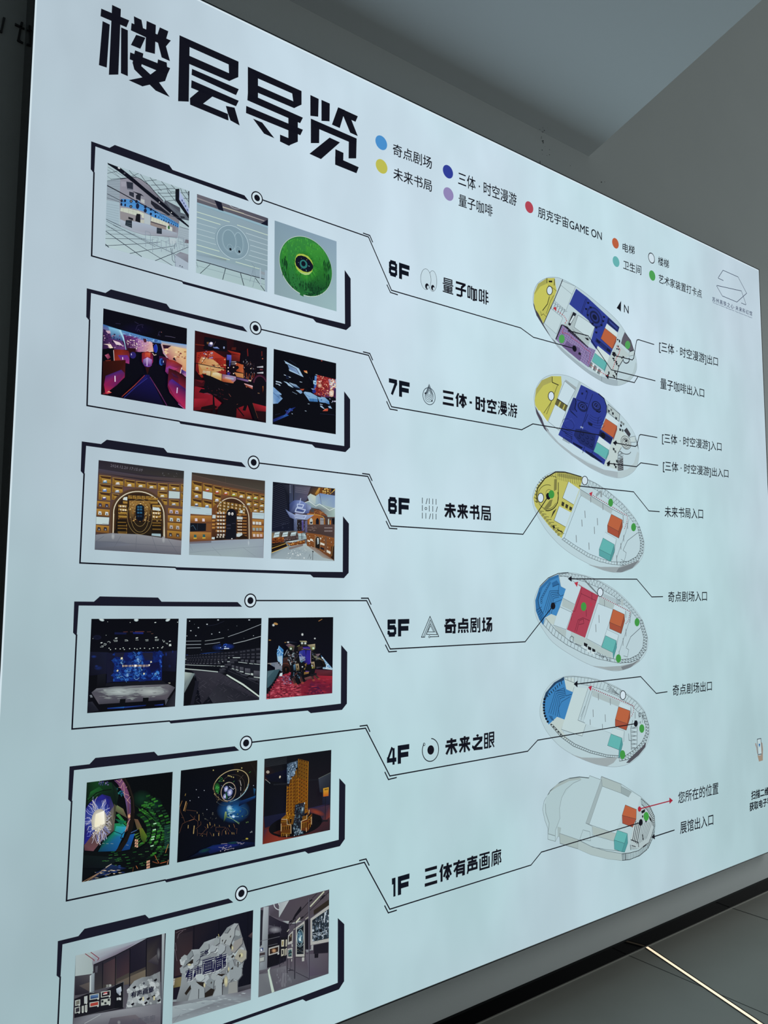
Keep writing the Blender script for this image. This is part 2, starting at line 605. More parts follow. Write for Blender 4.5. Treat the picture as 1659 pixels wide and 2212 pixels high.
# black skirting
bm = bmesh.new()
box(bm, -22, 26, 6.515, VF, DEPTH - .03, DEPTH, 0)
structure(finish(bm, 'baseboard_back', None, [M_SKIRT]))

bm = bmesh.new()
box(bm, -22, 26, VF - .008, VF, DEPTH - .042, DEPTH - .03, 0)
structure(finish(bm, 'trim_1', None, [M_FLOOR]))

# light strip let into the floor
strip = bpy.data.objects.new('floor_light_strip', None)
COL.objects.link(strip)
a, b = on_floor((1391, 2042)), on_floor((1653, 2219))
du, dz = b[0] - a[0], b[1] - a[1]
ln = math.hypot(du, dz)
du, dz = du / ln, dz / ln
a = (a[0] + du * .02, a[1] + dz * .02)
b = (a[0] + du * 9, a[1] + dz * 9)
strip.location = W(a[0], VF, a[1])
strip['label'] = 'thin glowing warm white light strip set into the dark floor by the sign'
strip['category'] = 'light strip'


def strip_bar(name, off, w, h, mat, label):
    bm = bmesh.new()
    q = stroke_quads([(a[0] - dz * off, a[1] + du * off), (b[0] - dz * off, b[1] + du * off)], w)[0]
    lo = [bm.verts.new(W(u, VF, z)) for u, z in q]
    hi = [bm.verts.new(W(u, VF - h, z)) for u, z in q]
    bm.faces.new(lo)
    bm.faces.new(hi)
    for i in range(4):
        bm.faces.new((lo[i], lo[(i + 1) % 4], hi[(i + 1) % 4], hi[i]))
    bmesh.ops.recalc_face_normals(bm, faces=bm.faces)
    return finish(bm, name, strip, [mat], label)


m, N, L, bs = bsdf('warm_light_diffuser')
bs.inputs['Base Color'].default_value = (.8, .7, .55, 1)
nz = N.new('ShaderNodeTexNoise')
nz.inputs['Scale'].default_value = 3
cr = N.new('ShaderNodeMix')
cr.data_type = 'RGBA'
cr.inputs[6].default_value = col('eec9a0')
cr.inputs[7].default_value = col('fff0d2')
L.new(nz.outputs['Fac'], cr.inputs['Factor'])
L.new(cr.outputs[2], bs.inputs['Emission Color'])
bs.inputs['Emission Strength'].default_value = 1.0
strip_bar('diffuser', 0, .034, .003, m, 'warm white glowing strip')
strip_bar('edge_rail', .026, .012, .004, M_SEAM, None)
strip_bar('edge_rail', -.026, .012, .004, M_SEAM, None)

# raised letters on the wall left of the sign
_zl = Z(0, 0, 100 / 1580)


def wall_letter(name, polys, label):
    bm = bmesh.new()
    zf, zb = DEPTH - .012, DEPTH
    for pl in polys:
        pts = [on_sign(p, zf) for p in _zl(*pl)]
        fr = [bm.verts.new(W(u, v, zf)) for u, v in pts]
        bk = [bm.verts.new(W(u, v, zb)) for u, v in pts]
        bm.faces.new(fr)
        bm.faces.new(bk)
        n = len(pts)
        for i in range(n):
            bm.faces.new((fr[i], fr[(i + 1) % n], bk[(i + 1) % n], bk[i]))
    bmesh.ops.recalc_face_normals(bm, faces=bm.faces)
    o = finish(bm, name, None, [M_LETTER])
    o['label'], o['category'] = label, 'wall letter'


wall_letter('wall_letter', [[(718, 735), (800, 765), (735, 960), (680, 1330), (590, 1350), (672, 940)],
                            [(520, 778), (850, 955), (838, 990), (515, 848)],
                            [(585, 1345), (600, 1385), (785, 1478), (805, 1440), (690, 1370), (676, 1325)]],
            'raised black lowercase letter t on dark wall beside the left sign edge')
wall_letter('wall_letter', [[(110, 572), (192, 605), (80, 1108), (15, 1085), (30, 1000)],
                            [(30, 1040), (20, 1090), (-150, 1030), (-210, 930), (-130, 480), (-50, 510), (-125, 910), (-105, 960)]],
            'raised black lowercase letter u cut off at the top left picture edge')


# ------------------------------------------------------------------ the sign
sign = bpy.data.objects.new('directory_sign', None)
COL.objects.link(sign)
UL, UR, VT, VB = -0.413, 8.6126, -1.3463, 6.0903
sign.location = W((UL + UR) / 2, VB, DEPTH / 2)
sign['label'] = 'large glowing white floor directory sign with photos and egg-shaped floor plans'
sign['category'] = 'sign'

m, N, L, bs = bsdf('backlit_white_fabric')
tc = N.new('ShaderNodeTexCoord')
mp = N.new('ShaderNodeMapping')
mp.inputs['Scale'].default_value = (2.6, 1, 1.3)
n1 = N.new('ShaderNodeTexNoise')
n1.inputs['Scale'].default_value = 1.6
n1.inputs['Detail'].default_value = 2.5
mp2 = N.new('ShaderNodeMapping')
mp2.inputs['Location'].default_value = (7, 3, 1)
n2 = N.new('ShaderNodeTexNoise')
n2.inputs['Scale'].default_value = 0.75
n2.inputs['Detail'].default_value = 2
L.new(tc.outputs['Object'], mp.inputs['Vector'])
L.new(mp.outputs['Vector'], n1.inputs['Vector'])
L.new(tc.outputs['Object'], mp2.inputs['Vector'])
L.new(mp2.outputs['Vector'], n2.inputs['Vector'])
sx = N.new('ShaderNodeSeparateXYZ')
L.new(tc.outputs['Object'], sx.inputs['Vector'])


def ramp(src, f0, f1, t0, t1):
    r = N.new('ShaderNodeMapRange')
    r.interpolation_type = 'SMOOTHSTEP'
    for k, v in (('From Min', f0), ('From Max', f1), ('To Min', t0), ('To Max', t1)):
        r.inputs[k].default_value = v
    L.new(src, r.inputs['Value'])
    return r.outputs['Result']


def times(a, b, op='MULTIPLY'):
    q = N.new('ShaderNodeMath')
    q.operation = op
    L.new(a, q.inputs[0])
    L.new(b, q.inputs[1])
    return q.outputs['Value']


# face tint: bluer towards the top, greener lower down, both uneven
tint = N.new('ShaderNodeMix')
tint.data_type = 'RGBA'
tint.inputs[6].default_value = col('b2d1d7')
tint.inputs[7].default_value = col('bccfdb')
t_ = times(ramp(n2.outputs['Fac'], .34, .66, -.3, .5), ramp(sx.outputs['Z'], .6, 3.2, .12, .72), 'ADD')
L.new(t_, tint.inputs['Factor'])
# vignette painted into the emission: dims towards left, right and bottom
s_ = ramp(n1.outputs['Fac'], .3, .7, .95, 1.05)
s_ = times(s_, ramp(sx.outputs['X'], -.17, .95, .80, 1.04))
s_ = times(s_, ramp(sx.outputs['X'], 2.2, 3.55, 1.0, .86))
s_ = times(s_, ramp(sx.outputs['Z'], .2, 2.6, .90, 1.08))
L.new(tint.outputs[2], bs.inputs['Emission Color'])
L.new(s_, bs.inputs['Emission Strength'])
bs.inputs['Base Color'].default_value = (.06, .06, .06, 1)
bs.inputs['Roughness'].default_value = .8
bs.inputs['Specular IOR Level'].default_value = .05
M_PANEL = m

LIP = .009
bm = bmesh.new()
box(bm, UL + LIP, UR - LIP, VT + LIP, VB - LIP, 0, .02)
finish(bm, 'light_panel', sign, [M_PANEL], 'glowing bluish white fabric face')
bm = bmesh.new()
box(bm, UL, UL + LIP, VT, VB, -.006, DEPTH)
box(bm, UR - LIP, UR, VT, VB, -.006, DEPTH)
box(bm, UL + LIP, UR - LIP, VT, VT + LIP, -.006, DEPTH)
box(bm, UL + LIP, UR - LIP, VB - LIP, VB, -.006, DEPTH)
finish(bm, 'frame', sign, [M_BLACK], 'thin glossy black edge frame')
pr = Print(-.003)
e, w_ = LIP + .001, .010
pr.uv([(UL + e, VT + e), (UL + e + w_, VT + e), (UL + e + w_, VB - e), (UL + e, VB - e)], 'd3e4ec')
pr.uv([(UR - e - w_ * .8, VT + e), (UR - e, VT + e), (UR - e, VB - e), (UR - e - w_ * .8, VB - e)], 'd3e4ec')
pr.uv([(UL + e + w_, VT + e), (UR - e - w_, VT + e), (UR - e - w_, VT + e + .012), (UL + e + w_, VT + e + .012)], 'd6e6ef')
pr.build('edge_bead', sign, 'thin brighter seam along the edge')

BLK = '12131d'
# big title characters
zt = Z(0, 0, 830 / 1659)
TITLE = [
    [[(484, 21), (522, 39), (511, 322), (470, 323)], [(437, 37), (558, 88), (546, 118), (434, 70)],
     [(443, 91), (474, 106), (461, 292), (427, 281)], [(523, 118), (552, 131), (552, 329), (522, 316)],
     [(568, 99), (738, 175), (716, 201), (565, 131)], [(578, 70), (611, 86), (618, 124), (580, 108)],
     [(633, 90), (673, 108), (669, 233), (627, 222)], [(690, 118), (727, 135), (714, 180), (675, 163)],
     [(588, 150), (628, 163), (606, 211), (565, 194)], [(682, 185), (717, 201), (734, 264), (698, 248)],
     [(562, 226), (735, 294), (722, 323), (560, 256)], [(583, 217), (619, 231), (610, 288), (572, 272)],
     [(572, 270), (612, 287), (687, 356), (733, 419), (672, 391), (580, 300)],
     [(720, 270), (724, 318), (713, 350), (615, 373), (555, 346), (640, 329), (676, 302), (682, 256)]],
    [[(775, 152), (819, 178), (815, 439), (769, 437)], [(775, 152), (1030, 266), (1029, 297), (816, 202)],
     [(987, 274), (1030, 266), (1029, 333), (990, 349)], [(816, 240), (989, 316), (1012, 340), (990, 350), (814, 275)],
     [(829, 297), (1031, 385), (1019, 411), (827, 323)], [(827, 346), (1031, 435), (1019, 459), (825, 379)],
     [(868, 384), (926, 410), (874, 450), (822, 452), (820, 424)],
     [(820, 424), (984, 492), (987, 520), (979, 518), (821, 452)],
     [(975, 457), (1013, 465), (1035, 542), (995, 520), (984, 490)]],
    [[(1070, 288), (1114, 312), (1114, 430), (1070, 432)], [(1070, 288), (1302, 393), (1301, 421), (1112, 338)],
     [(1261, 400), (1302, 393), (1302, 452), (1270, 466)], [(1112, 369), (1264, 436), (1288, 458), (1270, 467), (1112, 400)],
     [(1070, 402), (1308, 508), (1296, 532), (1068, 433)], [(1063, 457), (1308, 560), (1297, 584), (1062, 488)],
     [(1245, 505), (1286, 523), (1286, 612), (1245, 629)], [(1209, 581), (1250, 598), (1252, 628), (1246, 629), (1209, 611)],
     [(1092, 512), (1132, 529), (1185, 597), (1140, 577)]],
    [[(1340, 410), (1376, 427), (1374, 504), (1340, 500)], [(1388, 431), (1424, 447), (1423, 524), (1388, 522)],
     [(1460, 463), (1490, 476), (1467, 553), (1433, 538)], [(1460, 463), (1545, 502), (1535, 526), (1470, 497)],
     [(1482, 500), (1515, 512), (1545, 588), (1512, 573)],
     [(1342, 512), (1379, 530), (1378, 618), (1342, 618)], [(1342, 512), (1540, 598), (1538, 626), (1360, 550)],
     [(1506, 600), (1540, 598), (1538, 684), (1505, 684)],
     [(1423, 594), (1468, 615), (1386, 687), (1336, 664)], [(1448, 644), (1483, 660), (1482, 700), (1447, 712)],
     [(1447, 676), (1549, 722), (1539, 748), (1447, 711)]]]
for polys in TITLE:
    pr = Print()
    for pl in polys:
        pr.px(zt(*pl), BLK)
    pr.build('title_character', sign, None)

# legend
za, zb = Z(780, 260, 580 / 1659), Z(1280, 480, 379 / 1659)


def dot(pr, zoom, cx, cy, half, h):
    """a true disc on the sign, half = half its height measured through its centre"""
    c = on_sign(zoom((cx, cy))[0])
    t, b_ = on_sign(zoom((cx, cy - half))[0]), on_sign(zoom((cx, cy + half))[0])
    r = abs(b_[1] - t[1]) / 2
    c = (c[0], (t[1] + b_[1]) / 2)
    pr.uv(ellipse(c[0], c[1], r, r), h)
    return c, r


for zo, s, q, (cx, cy, half, h, ring), lb in (
        (za, '奇点剧场', ((197, 140), (437, 230), (437, 303), (197, 213)), (124, 139, 43, '4a8fcc', 0), 'sky blue'),
        (za, '未来书局', ((200, 287), (437, 372), (437, 443), (200, 362)), (126, 285, 43, 'bdbc55', 0), 'mustard yellow'),
        (za, '三体 · 时空漫游', ((600, 312), (960, 455), (960, 531), (600, 397)), (536, 318, 40, '313f96', 0), 'navy blue'),
        (za, '量子咖啡', ((603, 452), (812, 525), (812, 598), (603, 528)), (539, 456, 40, '9186b6', 0), 'lavender'),
        (za, '朋克宇宙GAME ON', ((1093, 530), (1487, 682), (1487, 746), (1093, 598)), (1038, 537, 35, 'b04655', 0), 'red'),
        (zb, '电梯', ((285, 191), (398, 228), (398, 308), (285, 275)), (215, 200, 48, 'b85f40', 0), 'orange'),
        (zb, '卫生间', ((290, 357), (460, 413), (460, 502), (290, 440)), (221, 373, 49, '66b0b0', 0), 'teal'),
        (zb, '楼梯', ((620, 322), (722, 358), (722, 440), (620, 402)), (556, 340, 50, BLK, 1), 'white outlined'),
        (zb, '艺术家装置打卡点', ((625, 488), (1033, 640), (1033, 720), (625, 572)), (563, 505, 47, '4c9f55', 0), 'green')):
    t = flat_text(s, zo(*q), 'legend_text', sign)
    pr = Print()
    c, r = dot(pr, zo, cx, cy, half, h)
    if ring:
        pr.up()
        pr.uv(ellipse(c[0], c[1], r * .84, r * .84), 'cfe0ea')
    pr.build('legend_dot', t, lb + ' dot')

# photo rectangles measured on the photograph: row -> three (tl, tr, br, bl)
QUADS = [
    [((232.1, 351.3), (409.1, 412.5), (406.7, 583.6), (227.3, 532.7)), ((425.4, 418.9), (579, 471.4), (577.4, 630.9), (423.4, 589.1)), ((593.3, 476.2), (727, 521.5), (727, 672.7), (592.5, 635.3))],
    [((223.3, 666), (403.9, 709.4), (400.7, 884), (218.1, 852.2)), ((421, 713.8), (576.6, 750.4), (574.6, 913.5), (417.4, 887.2)), ((591.3, 753.6), (726.1, 784.6), (725.3, 938.1), (588.9, 916.3))],
    [((213.1, 993.9), (397.6, 1017.3), (391, 1198.5), (204.5, 1187.4)), ((414.4, 1020.2), (572.6, 1038.6), (568.9, 1205.5), (408.2, 1198.5)), ((589.4, 1040.7), (723.9, 1055.4), (722.2, 1212), (585.3, 1206.7))],
    [((197.5, 1336.8), (386.1, 1336.4), (378.1, 1526.2), (188.2, 1540.6)), ((403.4, 1335.9), (565, 1335.1), (559.9, 1511.9), (396.2, 1525)), ((579.8, 1334.7), (719.8, 1333), (717.7, 1497.5), (575.1, 1510.6))],
    [((187.5, 1690.4), (373.1, 1667.2), (365.3, 1867.7), (176.8, 1905.7)), ((390.8, 1664.4), (556, 1642.1), (550.9, 1828.2), (382.4, 1863.5)), ((571.3, 1639.3), (715.7, 1619.8), (712.9, 1792.9), (567.1, 1824))],
    [((163.5, 2064.2), (358.3, 2015.7), (350, 2228), (153.5, 2290)), ((377.6, 2009.3), (547.1, 1965.8), (541.7, 2160.1), (371.6, 2211.5)), ((562.9, 1960.9), (711.2, 1921.3), (709.7, 2103.2), (558, 2154.6))]]
z5 = Z(130, 1260, 700 / 1659)
ref = [z5((160, 182))[0], z5((1398, 173))[0], z5((1393, 563))[0], z5((138, 665))[0]]
BORDER = [[(72, 93), (173, 94), (203, 67), (501, 73), (519, 94), (908, 96), (932, 120), (519, 118), (95, 114), (94, 114)],
          [(72, 93), (95, 113), (85, 272), (66, 253)],
          [(555, 704), (1268, 650), (1268, 637), (1437, 616), (1439, 316), (1470, 352), (1468, 616), (1443, 648), (1283, 665), (1268, 652), (566, 718)]]
THIN = [(83, 266), (61, 746), (60.5, 746), (560, 706)]
borders = []
for r in range(6):
    rq = [QUADS[r][0][0], QUADS[r][2][1], QUADS[r][2][2], QUADS[r][0][3]]
    Hm = homography(ref, rq)
    pr = Print()
    pr.px([Hm(p) for p in z5(*BORDER[0])], '191a28')
    pr.px([Hm(p) for p in z5(*BORDER[1])], '191a28')
    b2 = BORDER[2]
    pr.px([Hm(p) for p in z5((555, 704), (1268, 636), (1268, 652), (566, 718))], '191a28')
    pr.px([Hm(p) for p in z5((1260, 637), (1437, 616), (1468, 616), (1443, 648), (1283, 665), (1266, 651))], '191a28')
    pr.px([Hm(p) for p in z5((1437, 618), (1439, 316), (1470, 352), (1468, 618))], '191a28')
    pr.line([Hm(p) for p in z5((84, 262), (61, 746), (562, 705))], .0095, BLK)
    borders.append(pr.build('photo_border', sign))

# connector lines from the photo rows to the floor plans, with their ring nodes
ROWZ = [Z(780, 480, 380 / 1659), Z(780, 740, 380 / 1659), Z(780, 1000, 380 / 1659), Z(780, 1270, 380 / 1659), Z(780, 1540, 400 / 1659), Z(780, 1780, 420 / 1659)]
RING = [(555.3, 427.6), (552.3, 708.6), (548, 998.9), (540.9, 1297.3), (531.6, 1605), (521.4, 1929.7)]
CONN = [[(70, 140), (287, 642), (1505, 997), (1625, 1085)], [(70, 120), (287, 605), (1515, 822), (1620, 767)], [(63, 127), (283, 595), (1527, 673)],
        [(52, 120), (275, 576), (1547, 508)], [(40, 137), (258, 565), (1493, 343), (1583, 244)], [(28, 327), (245, 727), (1450, 350), (1538, 240)]]
ENDS = [(1241, 753), (1303, 941), (1184.5, 1072), (1194.7, 1309), (1373.6, 1563), (1384.2, 1776.6)]
TICK = [([(18, 102), (82, 125), (110, 190)], [(243, 588), (277, 662), (347, 685)]), ([(18, 87), (82, 103), (110, 167)], [(240, 553), (273, 627), (345, 640)]),
        ([(10, 100), (77, 108), (105, 170)], [(235, 547), (268, 617), (342, 622)]), ([(-1, 97), (67, 97), (95, 158)], [(228, 535), (262, 603), (338, 598)]),
        ([(-13, 119), (53, 110), (80, 170)], [(212, 528), (245, 597), (320, 578)]), ([(-17, 313), (42, 298), (70, 355)], [(200, 695), (232, 758), (305, 735)])]
for r in range(6):
    pr = Print(-.0095)
    c = on_sign(RING[r], -.0095)
    zz = ROWZ[r]
    path = zz(*CONN[r]) + [ENDS[r]]
    k = on_sign(path[0], -.0095)
    d = math.hypot(k[0] - c[0], k[1] - c[1])
    pts = [(c[0] + (k[0] - c[0]) * .0475 / d, c[1] + (k[1] - c[1]) * .0475 / d)] + [on_sign(p, -.0095) for p in path]
    for q in stroke_quads(pts, .0098):
        pr.uv(q, BLK)
    for tk in TICK[r]:
        pr.line(zz(*tk), .0095, BLK)
    e = on_sign(ENDS[r], -.0095)
    pr.uv(ellipse(e[0], e[1], .033, .033), BLK)
    line = pr.build('connector_line', sign)
    pr = Print(-.0096)
    for a_, h in ((.0505, BLK), (.0415, 'cbdde6'), (.0245, BLK)):
        pr.uv(ellipse(c[0], c[1], a_ * .96, a_, 0), h)
        pr.up()
    pr.build('ring_node', line, 'black ring with a dot')

# floor numbers and names
NUM = ['8F', '7F', '6F', '5F', '4F', '1F']
NUMQ = [((262, 349), (457, 412), (457, 562), (262, 500)), ((262, 335), (458, 378), (458, 528), (262, 490)), ((255, 318), (457, 337), (457, 492), (255, 478)),
        ((248, 298), (455, 292), (455, 455), (248, 462)), ((232, 308), (432, 278), (432, 442), (232, 473)), ((253, 468), (413, 421), (413, 580), (253, 628))]
NUMS = [((262, 340), (357, 457)), ((262, 342), (357, 458)), ((255, 337), (352, 457)), ((248, 332), (347, 455)), ((232, 315), (327, 432)), ((253, 303), (313, 413))]
NAME = ['量子咖啡', '三体·时空漫游', '未来书局', '奇点剧场', '未来之眼', '三体有声画廊']
NAMEQ = [((770, 517), (1203, 646), (1203, 786), (770, 655)), ((770, 447), (1472, 578), (1472, 713), (770, 583)), ((785, 373), (1225, 405), (1225, 547), (785, 515)),
         ((785, 288), (1237, 273), (1237, 418), (785, 433)), ((755, 235), (1195, 165), (1195, 310), (755, 382)), ((543, 383), (1197, 203), (1197, 343), (543, 537))]
NAMES_ = [((770, 866), (886, 985), (997, 1090), (1106, 1203)), ((770, 868), (880, 985), (1002, 1040), (1065, 1160), (1172, 1268), (1280, 1370), (1380, 1472)),
          ((785, 890), (903, 1003), (1017, 1112), (1127, 1225)), ((785, 893), (907, 1010), (1023, 1120), (1137, 1237)),
          ((755, 860), (872, 973), (987, 1085), (1097, 1195)), ((543, 643), (658, 763), (775, 875), (888, 985), (997, 1092), (1105, 1197))]
for r in range(6):
    heavy(NUM[r], ROWZ[r](*NUMQ[r]), 'floor_number', sign, NUMS[r], '0f1420')
    heavy(NAME[r], ROWZ[r](*NAMEQ[r]), 'floor_name', sign, NAMES_[r])

# the five round icons
pr = Print()
z8 = ROWZ[0]
for c_, a_, b_ in ((611, 47, 97), (675, 38, 96)):
    cy = 538 if c_ == 611 else 555
    e1 = ellipse(c_, cy, a_ + 3, b_ + 3, .16)
    pr.px(z8(*e1), BLK)
    pr.up()
    pr.px(z8(*ellipse(c_, cy, a_, b_, .16)), 'c5dae4')
    pr.up()
pr.px(z8(*ellipse(611, 538, 50, 100, .16)), BLK)
pr.up()
pr.px(z8(*ellipse(611, 538, 47, 97, .16)), 'c5dae4')
pr.up()
for x, y, a_, b_ in ((622, 605, 18, 28), (677, 618, 17, 26)):
    pr.px(z8(*ellipse(x, y, a_, b_, .2)), BLK)
    pr.up()
    pr.px(z8(*ellipse(x + 8, y + 9, a_ * .5, b_ * .55, .2)), 'c5dae4')
    pr.up()
pr.build('floor_icon', sign, 'pair of cartoon eyes looking down')
pr = Print()
z7 = ROWZ[1]
pr.line(z7(*ellipse(641, 506, 58, 79, .2, 40)), .0065, '3c4854', True)


def drop(top, cx, cy, a_, b_):
    pts = [(cx, top)]
    for i in range(21):
        t = math.radians(-20 + 220 * i / 20)
        pts.append((cx + a_ * math.cos(t), cy + b_ * math.sin(t)))
    return pts


for top, cy, a_, b_ in ((393, 510, 40, 50), (405, 500, 33, 42), (418, 492, 26, 33), (432, 485, 19, 25), (448, 480, 11, 17)):
    pr.line(z7(*drop(top, 642, cy, a_, b_)), .0042, '3c4854', True)
for x, y in ((606, 478), (668, 550)):
    pr.px(z7(*ellipse(x, y, 7, 9)), BLK)
pr.build('floor_icon', sign, 'water drop inside a circle')
pr = Print()
z6 = ROWZ[2]
for a_, b_ in (((578, 327), (578, 383)), ((625, 335), (612, 388)), ((643, 333), (643, 387)), ((676, 337), (676, 392)), ((707, 340), (707, 394)),
               ((578, 397), (578, 453)), ((643, 402), (643, 458)), ((676, 406), (676, 460)), ((720, 412), (707, 464)),
               ((578, 469), (578, 524)), ((611, 472), (611, 526)), ((656, 478), (643, 529)), ((676, 476), (676, 531)), ((707, 480), (707, 533))):
    pr.line(z6(a_, b_), .0062, BLK)
pr.line(z6(*ellipse(611, 430, 9, 11, 0, 20)), .005, BLK, True)
pr.build('floor_icon', sign, 'rows of short strokes and one small ring')
pr = Print()
z5n = ROWZ[3]
for pl, w_ in (([(603, 464), (569, 465), (650, 268), (733, 458), (652, 461)], .0062), ([(588, 463), (652, 300), (718, 440), (617, 438), (655, 338), (694, 415), (628, 415)], .0052), ([(600, 463), (655, 318)], .004), ([(628, 415), (655, 358), (683, 413)], .004)):
    pr.line(z5n(*pl), w_, BLK)
pr.line(z5n(*ellipse(644, 461, 7, 9, 0, 18)), .0045, BLK, True)
pr.build('floor_icon', sign, 'outlined triangle')
pr = Print()
z4 = ROWZ[4]
pr.px(z4(*ellipse(624, 332, 30, 42, -.08)), BLK)
pr.line(z4(*ellipse(622, 332, 73, 102, -.1, 44, -85, 215)), .0075, BLK)
pr.line(z4(*ellipse(565, 282, 8, 12, 0, 18)), .0048, BLK, True)
pr.build('floor_icon', sign, 'dot inside an open orbit')

# ------------------------------------------------------------------ floor plans
LINE = '5d6a70'
PLANZ = [Z(1130,580,290 / 1659), Z(1130,790,290 / 1659), Z(1130,1000,290 / 1659), Z(1130,1220,290 / 1659), Z(1130,1440,300 / 1659), Z(1150,1660,300 / 1659)]


def rounded(pts, n=4):
    """closed smooth curve through the points"""
    r, m = [], len(pts)
    for i in range(m):
        p0, p1, p2, p3 = (pts[(i + k) % m] for k in (-1, 0, 1, 2))
        for j in range(n):
            t = j / n
            r.append(tuple(.5 * (2 * p1[k] + (p2[k] - p0[k]) * t + (2 * p0[k] - 5 * p1[k] + 4 * p2[k] - p3[k]) * t * t + (3 * p1[k] - p0[k] - 3 * p2[k] + p3[k]) * t ** 3) for k in (0, 1)))
    return r


class Plan:
    def __init__(self, zm):
        self.zm = zm
        self.new()

    def new(self, dz=0.0):
        self.p = Print(-.002 + dz)
        self.last = ''

    def F(self, h, *pts):
        self.p.up(.00002)
        self.last = 'F'
        self.p.px(self.zm(*pts), h)

    def L(self, h, w, *pts):
        if self.last != 'L' + h:
            self.p.up(.00001)
            self.last = 'L' + h
        self.p.line(self.zm(*pts), w, h)

    def E(self, h, cx, cy, a, b, m=0.0):
        self.F(h, *ellipse(cx, cy, a, b, m, 26))

    def R(self, h, w, cx, cy, a, b, m=0.0, t0=0, t1=360):
        pts = ellipse(cx, cy, a, b, m, 30, t0, t1)
        if t1 - t0 > 359:
            pts.append(pts[0])
        self.L(h, w, *pts)


def lerp(a, b, t):
    return (a[0] + (b[0] - a[0]) * t, a[1] + (b[1] - a[1]) * t)


def zone(pl, parent, name, label, draw, dz=-.0030):
    pl.new(dz)
    draw(pl)
    return pl.p.build(name, parent, label)


def dashes(pl, pts, n, w, h, gap=.5):
    for a, b in zip(pts, pts[1:]):
        k = max(1, round(n * math.hypot(b[0] - a[0], b[1] - a[1]) / 100))
        for i in range(k):
            pl.L(h, w, lerp(a, b, i / k), lerp(a, b, (i + gap) / k))


def truss(pl, outer, inner, n, w=.004, h=LINE, diag=True):
    """posts and braces between two edge lines"""
    def at(path, t):
        ls = [math.hypot(b[0] - a[0], b[1] - a[1]) for a, b in zip(path, path[1:])]
        d = t * sum(ls)
        for (a, b), l in zip(zip(path, path[1:]), ls):
            if d <= l:
                return lerp(a, b, d / l)
            d -= l
        return path[-1]
    pl.L(h, w, *outer)
    pl.L(h, w, *inner)
    for i in range(n + 1):
        pl.L(h, w, at(outer, i / n), at(inner, i / n))
        if diag and i < n:
            pl.L(h, w * .8, at(outer, i / n), at(inner, (i + 1) / n))


def block(pl, parent, name, label, top, front, side, c):
    def d(p):
        p.F(c[0], *top)
        if front:
            p.F(c[1], *front)
        if side:
            p.F(c[2], *side)
        for q in (top, front, side):
            if q:
                p.L('3f3a3c' if name == 'lift_block' else '3f6468',.0035, *q, q[0])
    return zone(pl, parent, name, label, d)


def marker(pl, parent, name, label, h, x, y, a, b, ring=False):
    def d(p):
        if ring:
            p.E('14151f', x, y, a + 4, b + 4)
            p.E('cfe0ea', x, y, a - 4, b - 5)
        else:
            p.E(h, x, y, a, b)
    return zone(pl, parent, name, label, d, -.0088)


def arrow_tri(pl, parent, pts, h, name, label):
    return zone(pl, parent, name, label, lambda p: p.F(h, *pts),-.0012)


rr = random.Random(11)
OR, TL_ = ('b5613f','a04f3a','93482f'),('61b0ad','57a1a2','4c9496')
YEL, NAVY, SKY = 'bcbb5d','2f3e90','3f85be'

# 8F plan
pl = Plan(PLANZ[0])
out = [(124,420),(130,300),(180,185),(290,117),(390,108),(480,130),(650,220),(800,325),(950,450),(1100,580),(1200,690),(1300,850),(1370,1010),(1402,1150),
       (1398,1260),(1350,1350),(1280,1410),(1170,1447),(1050,1430),(970,1395),(800,1290),(600,1130),(430,970),(300,790),(170,580)]
out = rounded(out)
pl.F('b9cfd6', *out)
pl.L('83949b',.004, *out, out[0])
pl.F('43434f',(122,415),(140,500),(160,530),(250,690),(345,850),(400,905),(420,950),(300,790),(165,580))
pl.F('9fb1b9',(390,890),(440,950),(620,1105),(820,1260),(970,1335),(1170,1385),(1170,1447),(1050,1430),(970,1395),(800,1290),(600,1130),(420,965))
pl.F('afc3c8',(1170,1385),(1290,1360),(1360,1280),(1390,1150),(1402,1180),(1398,1260),(1350,1350),(1280,1410),(1170,1447))
pl.L('55636a',.004,(970,1335),(970,1395))
for q in ([(475,150),(650,220),(605,320),(465,205)],[(385,395),(465,205),(605,320),(530,520)],[(260,675),(340,490),(490,610),(410,810)]):
    pl.F('bfd4d9', *q)
    pl.L('76878d',.004, *q, q[0])
pl.L('2b2c38',.009,(490,135),(385,390),(250,680))
for t in range(6):
    a, b = lerp((375,405),(545,530), t / 6), lerp((345,490),(500,610), t / 6)
    pl.L('4b565d',.005, a, b)
    pl.L('6d7a80',.004, lerp(a, b, .3), lerp((375,405),(545,530),(t + 1) / 6))
pl.F('b6373f',(370,490),(405,470),(412,530))
dashes(pl, [(430,530),(500,580),(540,640),(510,690)],4,.01,'b23b45')
q = [(600,530),(650,560),(890,710),(830,880),(800,970),(480,690),(540,680)]
pl.F('a9babd', *q)
pl.F('1c1f2b',(620,535),(660,560),(580,710),(555,690))
pl.F('c6d8dc',(620,580),(640,590),(590,680),(572,668))
pl.F('c3d7dc',(680,575),(890,712),(825,870),(630,725))
pl.L('6a787e',.005,(680,575),(890,712),(825,870),(630,725),(680,575))
pl.F('8f9da1',(600,735),(700,830),(640,800))
for i in range(5):
    pl.L('23242e',.007,(480 + i * 14,690 + i * 6),(600 + i * 44,800 + i * 36))
pl.F('15161f',(760,855),(800,860),(815,890),(790,885))
pl.F('b4c5c6',(1165,925),(1300,1050),(1310,1080),(1240,1115),(1175,1240),(1155,1370),(1000,1300),(1060,1100))
for i in range(6):
    a = lerp((835,1150),(990,1280), i / 6)
    b = lerp((815,1215),(965,1330), i / 6)
    pl.F('d0dede' if i % 2 else '6e7a7d', a, lerp((835,1150),(990,1280),(i + .8) / 6), lerp((815,1215),(965,1330),(i + .8) / 6), b)
    pl.L('2c3036',.006, a, b)
